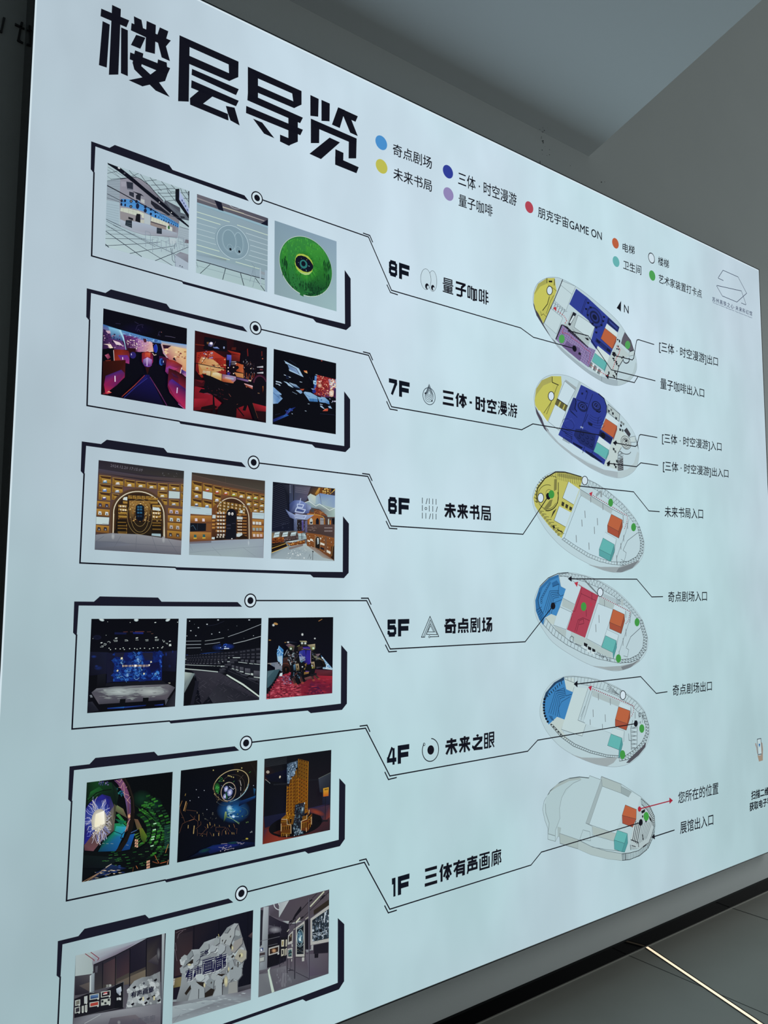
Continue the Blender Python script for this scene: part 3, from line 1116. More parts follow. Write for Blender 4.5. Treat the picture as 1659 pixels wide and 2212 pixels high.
for x, y in ((1110,1040),(1140,1050),(1170,980),(1120,1130),(1160,1160),(1060,1290),(1140,1290),(1120,1340),(1180,890),(1230,1100),(1165,1190)):
    for _ in range(3):
        a, b = x + rr.uniform(-12,12), y + rr.uniform(-20,20)
        pl.F('1e2028',(a - 9, b - 12),(a + 11, b - 4),(a + 4, b + 14),(a - 6, b + 8))
pl.R('23242e',.011,1275,1125,38,45,0,-30,170)
pl.L('23242e',.009,(1240,1120),(1185,1210),(1160,1300),(1155,1380))
pl.F('5b5964',(1255,788),(1330,890),(1367,1008),(1318,1025),(1210,925),(1225,860))
pl.L('1e1f29',.007,(1255,788),(1330,890),(1367,1008),(1318,1025))
pl.F('bccfd1',(1310,1035),(1375,1010),(1370,1070),(1310,1085))
pl.L('55636a',.004,(1310,1035),(1375,1010),(1370,1070),(1310,1085),(1310,1035))
dashes(pl, [(1155,955),(1200,1000),(1180,1060),(1150,1110),(1105,1250)],4,.01,'b23b45',.6)
dashes(pl, [(820,1180),(900,1240),(1010,1310),(1060,1330)],4,.01,'b23b45')
plan = pl.p.build('floor_plan', sign, 'egg-shaped plan beside the north arrow')


def d(p):
    p.F(YEL, (130,410),(138,300),(185,190),(290,120),(390,116),(402,215),(415,275),(380,385),(250,678),(190,560),(150,500))
    p.F('a5a557',(138,310),(185,190),(295,120),(302,180),(210,225),(150,320))
    p.F('c4c35e',(132,400),(150,310),(210,225),(305,190),(325,330),(300,440),(235,515),(160,520))
    p.L('2b2b20',.008,(295,120),(295,180))
    p.F('17171a',(315,150),(360,150),(360,172),(318,170))
    p.L('2b2b20',.009,(390,130),(385,210))
    p.L('5c5a32',.005,(415,280),(380,250),(310,205))
    p.L('26261e',.008,(325,345),(300,440),(240,520))
    p.L('4a4a2c',.005,(380,330),(340,400),(285,560))
    p.L('4a4a2c',.005,(215,530),(225,580),(250,560),(290,600))


zone(pl, plan, 'reading_zone','yellow zone', d)


def d(p):
    p.F(NAVY, (655,250),(800,362),(1050,595),(1190,725),(1170,790),(1035,680),(958,865),(1108,995),(1075,1078),(922,955),(905,1000),(835,905),(890,710),(570,440))
    for a_, b_, h in ((100,120,'222d66'),(85,100,'2b3984'),(62,75,'1a2146'),(45,52,'28357a'),(28,32,'141a38')):
        p.E(h, 885,602, a_, b_, .5)
    p.L('1c2450',.006,(790,375),(725,560))
    p.L('1c2450',.006,(775,370),(712,550))
    p.F('1e2757',(1050,605),(1190,728),(1170,785),(1035,672))
    for i in range(4):
        p.L('3f4fa0',.004,(1060 + i * 3,640 + i * 9),(1170,735 + i * 9))
    for x, y in ((805,425),(780,500),(835,480),(800,575),(1000,600),(970,700),(905,790),(860,680),(905,730),(990,650)):
        p.F('131730',(x - 16, y - 14),(x + 14, y - 8),(x + 8, y + 16),(x - 12, y + 8))
    p.F('232e68',(905,850),(1095,1010),(1080,1060),(890,900))
    p.F('141a38',(910,870),(960,910),(940,930),(905,900))
    p.F('141a38',(1040,980),(1080,1010),(1070,1040),(1030,1010))
    p.L('46559f',.004,(905,850),(1095,1010))


zone(pl, plan, 'roaming_zone','navy blue zone', d)


def d(p):
    p.F('7d6e9d',(480,695),(560,760),(800,965),(895,1010),(810,1222),(560,1030),(405,878))
    for i in range(17):
        t = i / 17
        p.L('a297bb',.0035, lerp((480,700),(890,1020), t), lerp((405,878),(810,1220), t))
    for i in range(8):
        t = (i + .5) / 8
        p.L('a297bb',.0035, lerp((480,700),(405,878), t), lerp((890,1015),(810,1220), t))
    p.F('6c5c88',(545,890),(590,930),(700,980),(720,1080),(700,1145),(480,960),(520,930))
    p.F('1b1a24',(690,1030),(718,1050),(712,1075),(680,1058))
    p.F('2a2734',(470,690),(485,700),(410,880),(398,872))
    for x, y in ((485,800),(590,850),(550,770),(640,800),(780,1070),(790,1140),(700,1100),(770,1030),(560,940)):
        p.L('3d3450',.006,(x, y),(x + 14, y + 18))
    p.L('20202a',.012,(560,770),(805,975))
    dashes(p, [(500,745),(480,790),(560,810),(620,870),(700,920),(760,990),(830,1030),(820,1130),(800,1180)],5,.009,'a8354c')


zone(pl, plan, 'cafe_zone','purple zone', d)
pl.new(-.0024)
pl.F('cfdedd',(1035,682),(1165,795),(1155,850),(1010,735))
pl.p.build('service_room', plan, 'white room')
pl.new(-.0024)
pl.F('cbdcdc',(925,958),(1070,1065),(1038,1165),(890,1045))
pl.p.build('service_room', plan, 'white room')
block(pl, plan, 'lift_block','orange block',[(1010,735),(1155,850),(1100,995),(960,865)],[(1155,850),(1150,900),(1112,985),(1100,995)], None, OR)
block(pl, plan, 'restroom_block','teal block',[(888,1045),(1035,1163),(1000,1258),(850,1145)],[(1035,1163),(1032,1200),(1005,1275),(1000,1258)], None, TL_)
marker(pl, plan, 'stair_marker','white disc with black outline',0,327,272,34,54, True)
marker(pl, plan, 'art_marker','green dot','4fa057',478,870,36,54)
marker(pl, plan, 'art_marker','green dot','4fa057',1292,945,32,51)
for pts in ([(1095,1060),(1138,1035),(1132,1100)],[(512,738),(556,722),(552,790)],[(1015,1325),(1060,1300),(1053,1370)]):
    arrow_tri(pl, plan, pts, '12131d','entry_arrow', None)

# 7F plan
pl = Plan(PLANZ[1])
out = [(138,450),(145,320),(220,180),(350,112),(530,120),(690,190),(850,290),(1000,400),(1200,600),(1330,760),(1400,900),(1432,1050),(1420,1200),
       (1380,1290),(1290,1360),(1170,1387),(1000,1345),(800,1245),(600,1105),(430,965),(280,800),(170,600)]
out = rounded(out)
pl.F('b9d0d8', *out)
pl.L('8b9ba1',.0035, *out, out[0])
pl.F('4c4957',(138,430),(150,500),(190,580),(300,760),(330,850),(260,780),(165,590))
pl.F('a3b2b8',(260,730),(330,830),(440,950),(620,1090),(800,1200),(1000,1285),(1170,1310),(1170,1387),(1000,1345),(780,1235),(600,1110),(430,968),(300,820))
pl.F('b1c4c8',(1170,1310),(1290,1280),(1370,1200),(1410,1060),(1432,1080),(1420,1200),(1380,1290),(1290,1360),(1170,1387))
pl.F('c2d9e2',(200,560),(310,690),(440,800),(700,990),(1000,1240),(1170,1275),(1170,1310),(1000,1285),(620,1090),(440,950),(260,730))
pl.F('9aa8ab',(525,170),(680,285),(670,315),(515,205))
for q in ([(515,190),(645,300),(545,495),(425,405)],[(395,477),(530,570),(440,795),(310,690)]):
    pl.F('c4dae3', *q)
    pl.L('6d7d84',.0045, *q, q[0])
pl.F('abbfc4',(690,190),(720,205),(640,395),(615,385))
pl.F('bccdcc',(1165,745),(1300,880),(1310,960),(1215,1000),(1165,1100),(1170,1290),(1000,1230),(1060,1040),(1110,900))
pl.F('aebfc0',(1050,475),(1195,600),(1185,690),(1040,570))
pl.L('39424a',.006,(1050,475),(1195,600),(1185,690),(1040,570),(1050,475))
for x, y, h in ((1060,560,'2a3038'),(1090,545,'737e80'),(1110,590,'2a3038'),(1150,650,'2a3038'),(1210,740,'1f242a'),(1200,790,'1f242a'),(1230,800,'555f61'),(1215,700,'707a7c'),(1240,720,'707a7c'),
                (1150,950,'1f242a'),(1120,1030,'1f242a'),(1140,1060,'555f61'),(1160,1180,'1f242a'),(1130,1220,'1f242a'),(1050,1225,'1f242a'),(1145,1250,'1f242a')):
    pl.F(h, (x - 12, y - 20),(x + 12, y - 8),(x + 8, y + 20),(x - 10, y + 12))
pl.F('3b3d45',(1280,765),(1330,845),(1310,885),(1245,800))
for x, y, a, b in ((1270,950,62,80),(1268,955,48,62),(1268,950,34,45),(1270,935,20,28)):
    pl.E('c0cfcf', x, y, a, b, .3)
    pl.R('2b3037',.006, x, y, a, b, .3)
pl.E('14161c',1272,930,12,16)
pl.R('4a5257',.008,1262,1040,70,52,.2,10,150)
pl.F('4b4f56',(1165,1180),(1235,1130),(1240,1290),(1170,1300))
for i in range(6):
    pl.L('aab6b7',.004,(1170,1190 + i * 20),(1235,1140 + i * 26))
for i in range(5):
    pl.R('4d555a',.005,1195 + (i % 2) * 18,1085 + i * 20,22,22)
pl.L('2d3239',.006,(1215,1010),(1180,1070),(1165,1200))
pl.F('bccfd1',(1315,885),(1385,870),(1390,945),(1325,945))
pl.L('55636a',.0045,(1315,885),(1385,870),(1390,945),(1325,945),(1315,885))
pl.F('1e1f29',(1385,880),(1415,960),(1425,1040),(1400,940))
plan = pl.p.build('floor_plan', sign, 'egg-shaped plan with the largest navy blue area')


def d(p):
    p.F(YEL, (142,430),(160,290),(230,180),(350,128),(470,130),(478,235),(400,470),(302,692),(190,552),(150,490))
    p.F('a7a55c',(145,400),(165,280),(230,180),(350,130),(358,200),(250,245),(170,350))
    p.F('c0bf5d',(150,470),(170,350),(250,245),(358,200),(375,340),(340,470),(250,580),(190,552))
    p.F('cfe0e6',(185,553),(205,553),(302,690),(290,700))
    p.L('25251c',.009,(358,135),(360,205),(440,240))
    p.L('4a4a2c',.006,(375,350),(340,460),(255,585))
    p.L('4a4a2c',.006,(430,230),(380,360),(290,600))
    p.F('5d5b3a',(418,408),(552,497),(525,565),(392,476))
    p.F('b4b25a',(455,440),(470,450),(445,512),(430,500))
    p.F('b4b25a',(510,475),(522,484),(498,545),(484,535))
    p.L('23231c',.008,(418,408),(552,497))


zone(pl, plan, 'reading_zone','yellow zone', d)


def d(p):
    p.F('2c3b8d',(715,235),(930,342),(1000,402),(1035,500),(1030,600),(960,785),(1112,892),(1080,975),(940,870),(870,1057),(1020,1162),(1000,1225),(435,855),(620,392),(650,402))
    p.F('253173',(620,392),(650,402),(660,470),(640,560),(560,540))
    p.F('1f2a63',(760,790),(900,860),(870,1050),(700,960),(625,860),(650,780))
    p.E('2f3f95',720,770,30,20,.3)
    p.E('9fb0d0',725,762,18,12,.3)
    for x, y in ((690,880),(740,920),(790,950),(840,985),(850,900),(790,885),(730,840)):
        p.R('121a3e',.006, x, y, 18,18,.3,-90,170)
    for x, y, a, b in ((735,510,62,60),(905,500,58,62)):
        p.E('1a2350', x, y, a, b, .3)
        p.E('303e8c', x, y - 8, a * .7, b * .65,.3)
        p.E('141b3e', x, y - 6, a * .5, b * .5,.3)
        for i in range(6):
            p.E('3949a0', x + 18 * math.cos(i), y + 20 * math.sin(i),6,7)
    for i in range(5):
        p.R('1c2657',.004,880,570 + i * 20,80 + i * 14,70 + i * 10,.4,20,130)
    for a, b in (((800,320),(770,420)),((860,350),(820,460)),((660,420),(800,470)),((820,460),(690,880)),((575,540),(670,640)),((580,560),(650,620)),((800,600),(760,700)),((930,640),(920,720)),((470,790),(600,880)),((600,880),(590,960)),((760,1000),(735,1080)),((860,1060),(830,1120))):
        p.L('141c44',.007, a, b)
    for i in range(4):
        p.L('1a2350',.006,(500 + i * 8,780 + i * 26),(610 + i * 2,830 + i * 26))
    for i in range(10):
        p.L('151b3c',.005,(500 + i * 9,880 + i * 4),(490 + i * 9,920 + i * 5))
    p.F('12183a',(760,1040),(850,1085),(990,1195),(960,1190),(850,1130),(780,1080))
    p.F('12183a',(610,940),(740,1010),(720,1030),(620,970))
    p.L('3d4ca0',.005,(520,690),(600,650),(640,720))
    p.R('1e2960',.005,560,720,70,60,.4)
    p.F('1a2350',(950,795),(1105,900),(1085,965),(930,862))
    p.F('0f1430',(955,830),(1010,840),(1015,890),(980,900))
    p.F('141b3e',(720,330),(745,335),(735,360),(720,355))
    p.F('141b3e',(775,300),(795,310),(790,330),(775,325))
    p.F('12183a',(800,690),(860,720),(850,750),(810,730))
    p.L('0d1128',.012,(900,560),(940,575),(960,560))
    p.L('0d1128',.010,(640,400),(655,440),(640,530),(665,570))
    p.L('0e1230',.012,(930,345),(1000,405),(1033,500),(1030,590))


zone(pl, plan, 'roaming_zone','navy blue zone', d)
pl.new(-.0024)
pl.F('c8dbe0',(1045,600),(1185,692),(1160,745),(1020,650))
pl.p.build('service_room', plan, 'white room')
pl.new(-.0024)
pl.F('c8dbe0',(945,870),(1082,975),(1060,1042),(915,945))
pl.p.build('service_room', plan, 'white room')
block(pl, plan, 'lift_block','orange block',[(1020,652),(1160,745),(1112,890),(967,787)],[(1160,745),(1160,790),(1115,920),(1112,890)], None, OR)
block(pl, plan, 'restroom_block','teal block',[(915,945),(1060,1042),(1020,1152),(870,1060)],[(1060,1042),(1058,1085),(1025,1165),(1020,1152)], None, TL_)
marker(pl, plan, 'stair_marker','white disc with black outline',0,347,375,36,56, True)
for pts in ([(1108,952),(1152,920),(1146,990)],[(1030,1205),(1075,1168),(1070,1240)]):
    arrow_tri(pl, plan, pts, '12131d','entry_arrow', None)

# 6F plan
pl = Plan(PLANZ[2])
out = [(115,450),(128,360),(175,265),(280,155),(400,107),(520,110),(720,170),(900,250),(1050,350),(1230,500),(1380,680),(1460,850),(1500,1000),(1482,1140),
       (1430,1230),(1350,1300),(1220,1350),(1100,1350),(950,1310),(700,1190),(480,1040),(300,850),(180,660),(125,530)]
out = rounded(out)
pl.F('b8d0d7', *out)
pl.L('8b9ba1',.0035, *out, out[0])
pl.F('bdd7e0',(705,400),(1090,630),(1040,770),(1010,860),(940,1065),(1060,1215),(1180,1250),(950,1185),(740,1090),(480,930))
pl.F('a8babd',(705,325),(1108,575),(1088,632),(705,400))
pl.L('5d6a70',.005,(705,325),(1108,575),(1250,650))
pl.L('5d6a70',.0045,(720,400),(700,430),(500,950))
for a, b in (((763,590),(768,680)),((725,700),(729,786)),((917,682),(921,770)),((880,788),(883,878)),((655,892),(659,982)),((812,984),(816,1072)),((835,420),(836,488)),((985,500),(986,582)),((1290,740),(1292,815)),((1242,890),(1243,970)),((1207,990),(1209,1070)),((1155,1140),(1160,1260)),((1235,650),(1240,745))):
    pl.L('7f8b90',.011, a, b)
pl.L('55636a',.0045,(1310,690),(1270,850),(1180,1100),(1155,1180))
pl.L('5d6a70',.006,(1235,1080),(1290,960),(1420,860))
pl.L('5d6a70',.005,(1235,1080),(1275,1110),(1250,1215),(1210,1190))
truss(pl, [(700,165),(900,255),(1050,355),(1230,510),(1380,690),(1440,790)],[(700,235),(900,330),(1030,420),(1180,540),(1300,650),(1400,790)],22,.0042)
truss(pl, [(1440,790),(1492,980),(1480,1110),(1420,1210),(1300,1260),(1200,1265)],[(1415,800),(1450,980),(1445,1080),(1400,1160),(1300,1215),(1200,1225)],18,.0055,'3e474c')
truss(pl, [(480,945),(640,1060),(800,1160),(950,1220),(1100,1255),(1200,1262)],[(505,925),(660,1030),(820,1125),(970,1185),(1100,1220),(1200,1225)],22,.0045,'59666b', False)
pl.F('96a2a6',(800,1255),(960,1285),(1180,1285),(1330,1240),(1430,1200),(1440,1220),(1350,1300),(1220,1350),(1100,1350),(940,1310))
pl.F('767f84',(1180,1300),(1300,1260),(1430,1205),(1350,1300),(1220,1350),(1150,1350))
for i in range(4):
    pl.L('7c888d',.005,(900,390 + i * 10),(950,345 + i * 10))
pl.F('8b979b',(955,345),(975,350),(975,425),(955,420))
plan = pl.p.build('floor_plan', sign, 'egg-shaped plan with yellow left end and open white hall')


def d(p):
    p.F('bcbb62',(125,430),(180,275),(290,162),(420,116),(560,122),(735,178),(700,330),(475,930),(330,790),(220,650),(145,530))
    p.L('22221c',.012,(175,490),(165,400),(180,310),(270,190),(400,112),(520,115),(720,172))
    p.F('9a9955',(430,125),(560,130),(735,182),(725,215),(560,195),(430,165))
    for i in range(14):
        p.L('4f4f2f',.005,(400 + i * 24,118 + i * 5),(410 + i * 22,200 + i * 6))
    for i in range(14):
        t = math.radians(170 + i * 9)
        x, y = 330 + 190 * math.cos(t),420 + 270 * math.sin(t)
        p.L('3a3a26',.007,(x, y),(x + 26, y + 20))
    p.R('4f4f2f',.006,300,420,120,150,0,30,290)
    p.R('26261e',.010,300,420,135,170,0,-20,100)
    p.R('6d6c3d',.005,320,380,40,52)
    p.F('7d7c46',(385,200),(418,200),(415,330),(380,350))
    p.F('7d7c46',(330,460),(365,450),(345,530),(280,590),(250,570))
    for i in range(9):
        p.L('4f4f2f',.005,(205 + i * 32,590 + i * 36),(255 + i * 32,600 + i * 34))
        p.E('8f8e50',215 + i * 28,610 + i * 34,18,20)
    p.F('26261e',(360,780),(385,770),(395,800),(375,815))
    p.L('26261e',.012,(420,820),(490,860))
    p.F('34342a',(415,560),(395,600),(340,690),(370,600))
    p.L('26261e',.009,(435,240),(435,400),(425,500))
    p.F('c0d8e1',(560,230),(697,325),(625,517),(487,432))
    p.F('c0d8e1',(445,533),(592,612),(525,792),(382,710))
    p.L('5c5a32',.005,(560,230),(487,432),(625,517))
    p.L('5c5a32',.005,(445,533),(382,710),(525,792))
    for i in range(3):
        p.F('34342a',(480 + i * 48,475 + i * 30),(512 + i * 48,492 + i * 30),(500 + i * 48,540 + i * 26),(472 + i * 48,525 + i * 26))


zone(pl, plan, 'reading_zone','yellow zone', d)
zone(pl, plan, 'route_line', 'dotted dark red route', lambda p: dashes(p, [(860,400),(1290,655),(1285,720),(1250,825)],4.2,.011,'8d2438',.45), -.0086)
zone(pl, plan, 'route_arrow', 'red arrow head', lambda p: p.F('b23345',(858,355),(845,416),(814,375)), -.0086)
pl.new(-.0024)
pl.F('c0d8e0',(1015,858),(1152,940),(1128,1008),(988,928))
pl.p.build('service_room', plan, 'white room')
pl.new(-.0024)
pl.L('5d6a70',.0045,(1015,858),(1152,940),(1128,1100),(1100,1200))
pl.p.build('room_outline', plan, 'thin grey outline')
block(pl, plan, 'lift_block','orange block',[(1090,633),(1228,705),(1178,845),(1042,770)],[(1042,770),(1178,845),(1182,930),(1044,856)],[(1228,705),(1228,790),(1182,930),(1178,845)], OR)
block(pl, plan, 'restroom_block','teal block',[(988,928),(1128,1008),(1085,1140),(940,1066)],[(940,1066),(1085,1140),(1070,1215),(940,1146)],[(1128,1008),(1130,1086),(1085,1215),(1070,1215),(1085,1140)], TL_)
marker(pl, plan, 'stair_marker','white disc with black outline',0,762,218,36,54, True)
marker(pl, plan, 'stair_marker','white disc with black outline',0,217,431,37,58, True)
for x, y, a, b in ((350,388,36,52),(1082,490,30,50),(1365,795,30,50)):
    marker(pl, plan, 'art_marker','green dot','3f9444', x, y, a, b)
arrow_tri(pl, plan, [(648,283),(693,248),(693,322)],'12131d','entry_arrow', None)

# 5F plan
pl = Plan(PLANZ[3])
out = [(138,500),(145,400),(205,270),(310,165),(430,110),(560,95),(760,130),(950,200),(1150,320),(1330,490),(1460,660),(1520,820),(1545,950),(1520,1080),(1440,1190),
       (1320,1270),(1200,1307),(1080,1307),(850,1247),(600,1120),(370,960),(240,790),(160,640)]
out = rounded(out)
pl.F('b6cdd4', *out)
pl.L('8b9ba1',.0035, *out, out[0])
pl.L('1f2430',.007,(205,270),(310,163),(430,108),(560,95))
for q in ([(445,145),(530,140),(720,275),(640,490),(490,410),(525,300),(468,270)],[(455,520),(605,590),(530,800),(375,745),(410,630)],[(925,478),(1110,550),(1065,715),(1035,800),(968,1010),(785,912)]):
    pl.F('bed5dd', *q)
    pl.L('6d7d84',.004, *q, q[0])
pl.F('a9bbbc',(490,415),(640,490),(620,575),(480,510))
pl.F('a9bbbc',(940,395),(1130,490),(1110,550),(935,478))
pl.F('a9bbbc',(375,750),(535,810),(525,895),(440,850))
pl.F('acbfbf',(590,820),(785,915),(965,1020),(1100,1085),(1095,1160),(960,1100),(640,965),(585,900))
pl.F('b9cac6',(270,650),(350,608),(410,635),(375,745),(300,700))
for a, b in (((937,620),(940,718)),((898,735),(902,832)),((1005,430),(1006,515)),((1325,590),(1320,720)),((1272,790),(1270,885)),((1236,905),(1235,1000)),((1185,1065),(1188,1110)),((1265,570),(1270,655))):
    pl.L('7f8b90',.010, a, b)
pl.L('55636a',.0045,(1350,570),(1290,770),(1190,1070))
pl.L('5d6a70',.007,(1275,1020),(1330,890),(1460,770))
pl.L('5d6a70',.005,(1270,1025),(1305,1050),(1290,1140),(1240,1125))
truss(pl, [(440,118),(560,105),(760,140),(950,212),(1150,335),(1330,505),(1460,680)],[(440,135),(560,150),(760,210),(950,290),(1120,390),(1290,520),(1430,690)],30,.0042)
truss(pl, [(1470,680),(1535,900),(1520,1050),(1440,1160),(1330,1205),(1190,1215)],[(1440,700),(1490,900),(1480,1020),(1420,1110),(1320,1160),(1190,1175)],20,.0055,'3e474c')
truss(pl, [(250,740),(370,870),(540,990),(740,1095),(930,1165),(1180,1215)],[(280,660),(400,805),(560,930),(760,1045),(950,1125),(1180,1175)],22,.005,'59666b', False)
for i, (x, y) in enumerate(((775,985),(825,1030),(878,1055))):
    pl.F('c6d8dc',(x - 38, y + 40),(x - 30, y - 30),(x - 10, y - 20),(x + 5, y + 60))
    pl.F('15171e',(x - 26, y - 26),(x + 22 - 4 * i, y - 6),(x + 14, y + 34 - 4 * i),(x - 24, y + 14))
for i in range(16):
    x, y = 920 + i * 10,1085 + i * 5 + rr.uniform(-14,14)
    pl.L('2b3036',.006,(x, y),(x + rr.uniform(-12,12), y + rr.uniform(15,40)))
pl.L('4d575d',.007,(580,900),(600,880),(625,900),(615,960),(580,950),(580,900))
pl.L('4d575d',.006,(640,980),(650,975),(720,1005))
for i in range(3):
    pl.L('6b777c',.006,(735 + i * 12,165 + i * 10),(820 + i * 15,265 + i * 6),(925 + i * 3,370))
for i in range(5):
    pl.L('6b777c',.005,(1150,430 + i * 14),(1205,430 + i * 14))
pl.F('a9b9bb',(1210,420),(1238,430),(1238,510),(1210,500))
for i in range(4):
    pl.L('8a979c',.004,(990,360 + i * 12),(1150,430 + i * 14))
pl.F('9aa6a9',(850,1247),(1000,1262),(1200,1250),(1350,1215),(1440,1165),(1440,1190),(1320,1270),(1200,1307),(1080,1307))
pl.F('757d83',(1210,1262),(1350,1220),(1440,1170),(1330,1268),(1230,1300))
plan = pl.p.build('floor_plan', sign, 'egg-shaped plan with blue end and red middle strip')


def d(p):
    p.F(SKY, (150,440),(200,285),(320,165),(435,120),(465,268),(527,300),(457,512),(410,632),(347,608),(268,655),(248,745),(200,680),(158,570))
    p.F('2f6da3',(150,440),(200,285),(320,165),(435,120),(442,150),(330,200),(240,290),(190,430),(200,520),(255,620),(248,745),(200,680),(158,570))
    for i in range(11):
        p.R('1e3a5c',.004,330 - i * 13 if i < 8 else 226,225 + i * 24,10,12)
    p.L('1b2c44',.007,(205,340),(185,440),(200,520),(250,610))
    for i in range(5):
        p.L('1f456c',.006,(250 + i * 25,590 + i * 4),(330 + i * 12,325 + i * 22),(445,318 + i * 20))
    p.F('2b659a',(355,225),(415,190),(445,235),(365,280))
    p.L('1f456c',.006,(365,270),(445,240),(430,350),(465,390),(500,370))
    p.L('1f456c',.005,(410,480),(380,470),(480,430))
    for i in range(5):
        p.L('1f456c',.006,(165 + i * 12,560 + i * 30),(230,520 + i * 30))


zone(pl, plan, 'theatre_zone','blue zone', d)


def d(p):
    p.F('a63f53',(718,268),(930,385),(765,902),(540,800))
    p.L('6f2637',.005,(718,268),(715,355),(905,445))
    p.L('6f2637',.005,(720,350),(640,575),(600,570))
    p.L('7d2c3e',.009,(848,340),(850,440))
    p.L('7d2c3e',.009,(780,555),(782,640))
    p.L('6f2637',.006,(640,820),(680,680),(740,655),(820,690))
    p.L('6f2637',.006,(660,830),(695,690),(745,670),(750,725),(690,740))
    p.L('6f2637',.005,(590,690),(605,600))
    p.F('b5354c',(822,456),(862,490),(832,524))


zone(pl, plan, 'game_zone','red zone', d)
zone(pl, plan, 'route_line', 'dotted dark red route', lambda p: dashes(p, [(690,250),(790,310),(930,385)],6,.012,'9c2038',.6), -.0086)
zone(pl, plan, 'route_line', 'dotted dark red route', lambda p: dashes(p, [(970,400),(1325,580),(1300,690),(1262,738)],4.2,.011,'8d2438',.45), -.0086)
zone(pl, plan, 'route_arrow', 'red arrow head', lambda p: p.F('b23345',(632,222),(680,208),(666,276)), -.0086)
pl.new(-.0024)
pl.F('c0d6dd',(1135,490),(1265,560),(1252,615),(1112,548))
pl.p.build('service_room', plan, 'white room')
pl.new(-.0024)
pl.F('c0d6dd',(1035,800),(1180,870),(1152,940),(1018,875))
pl.p.build('service_room', plan, 'white room')
pl.new(-.0024)
pl.L('5d6a70',.0045,(1035,800),(1180,870),(1155,1000))
pl.p.build('room_outline', plan, 'thin grey outline')
block(pl, plan, 'lift_block','orange block',[(1113,548),(1252,613),(1208,770),(1067,710)],[(1067,710),(1208,770),(1212,852),(1070,788)],[(1252,613),(1256,690),(1212,852),(1208,770)], OR)
block(pl, plan, 'restroom_block','teal block',[(1018,875),(1152,938),(1108,1085),(968,1018)], None, [(1152,938),(1157,1020),(1114,1167),(1108,1085)], TL_)
marker(pl, plan, 'stair_marker','white disc with black outline',0,953,340,34,54, True)
for x, y, a, b in ((748,517,34,54),(1408,710,30,51),(1178,1158,32,52)):
    marker(pl, plan, 'art_marker','green dot','3f9444', x, y, a, b)
arrow_tri(pl, plan, [(553,173),(600,136),(600,211)],'12131d','entry_arrow', None)

# 4F plan
pl = Plan(PLANZ[4])
out = [(198,540),(215,430),(260,300),(350,190),(480,123),(600,111),(780,130),(950,170),(1150,260),(1350,410),(1450,530),(1500,680),(1512,800),(1480,930),(1400,1050),
       (1280,1150),(1150,1192),(1000,1192),(850,1160),(650,1080),(450,960),(300,800),(220,650)]
out = rounded(out)
pl.F('b5ccd2', *out)
pl.L('8b9ba1',.0035, *out, out[0])
pl.F('bccfce',(495,145),(600,135),(620,240),(595,305),(515,270))
pl.F('bdd2d4',(600,245),(775,260),(655,640),(750,690),(710,830),(455,750))
pl.L('66757b',.0045,(610,245),(455,750),(705,830),(750,690))
pl.L('66757b',.0045,(775,260),(655,640),(1050,795))
for a, b in (((800,290),(690,640)),((825,290),(720,655)),((690,600),(740,470)),((480,775),(475,810)),((1020,760),(1090,530)),((1080,530),(1110,540))):
    pl.L('66757b',.0045, a, b)
pl.F('bad2d9',(825,352),(1140,482),(1095,640),(1050,795),(745,680),(720,650))
pl.F('a8babc',(825,278),(1165,420),(1140,480),(825,352))
pl.F('b9cac7',(310,690),(405,602),(495,632),(455,750),(560,900),(430,820))
for a, b in (((835,512),(838,602)),((980,570),(984,660)),((800,630),(802,697)),((947,685),(949,740)),((898,320),(900,402)),((1040,380),(1044,460)),((1338,540),(1338,620)),((1285,480),(1290,560))):
    pl.L('7f8b90',.010, a, b)
truss(pl, [(490,128),(600,118),(780,138),(950,178),(1150,270),(1350,420),(1440,530)],[(500,150),(600,190),(780,225),(950,275),(1130,350),(1300,470),(1400,570)],26,.0042, LINE, False)
truss(pl, [(1450,540),(1500,700),(1500,800),(1460,930),(1370,1040),(1250,1110),(1150,1130)],[(1420,560),(1465,700),(1465,800),(1420,900),(1330,990),(1230,1060),(1150,1080)],20,.0055,'3e474c')
truss(pl, [(330,700),(450,840),(600,950),(800,1030),(1000,1080),(1150,1090)],[(350,690),(470,820),(620,925),(810,1005),(1000,1055),(1150,1065)],34,.006,'59666b', False)
pl.F('9aa6a9',(570,1045),(700,1085),(900,1090),(1130,1085),(1080,1150),(1000,1192),(850,1160),(650,1085))
pl.F('4f5058',(1230,1150),(1300,1070),(1420,960),(1470,900),(1460,960),(1380,1060),(1270,1150))
for i in range(12):
    y = 720 + i * 24
    pl.L('4d575d',.005,(1285, y),(1355, y + 14 * (-1) ** i))
pl.L('4d575d',.006,(1310,640),(1285,740),(1295,1000))
pl.L('4d575d',.006,(1330,640),(1365,730),(1360,990))
pl.L('4d575d',.006,(1260,800),(1265,880),(1300,890))
pl.R('333b41',.007,1395,575,14,24)
for i in range(14):
    x, y = 1385 + rr.uniform(0,70),560 + rr.uniform(0,100)
    pl.L('333b41',.005,(x, y),(x + rr.uniform(-10,10), y + 26))
for i in range(4):
    pl.L('6b777c',.006,(1010,210 + i * 24),(1150,340))
plan = pl.p.build('floor_plan', sign, 'egg-shaped plan with only a blue end zone')


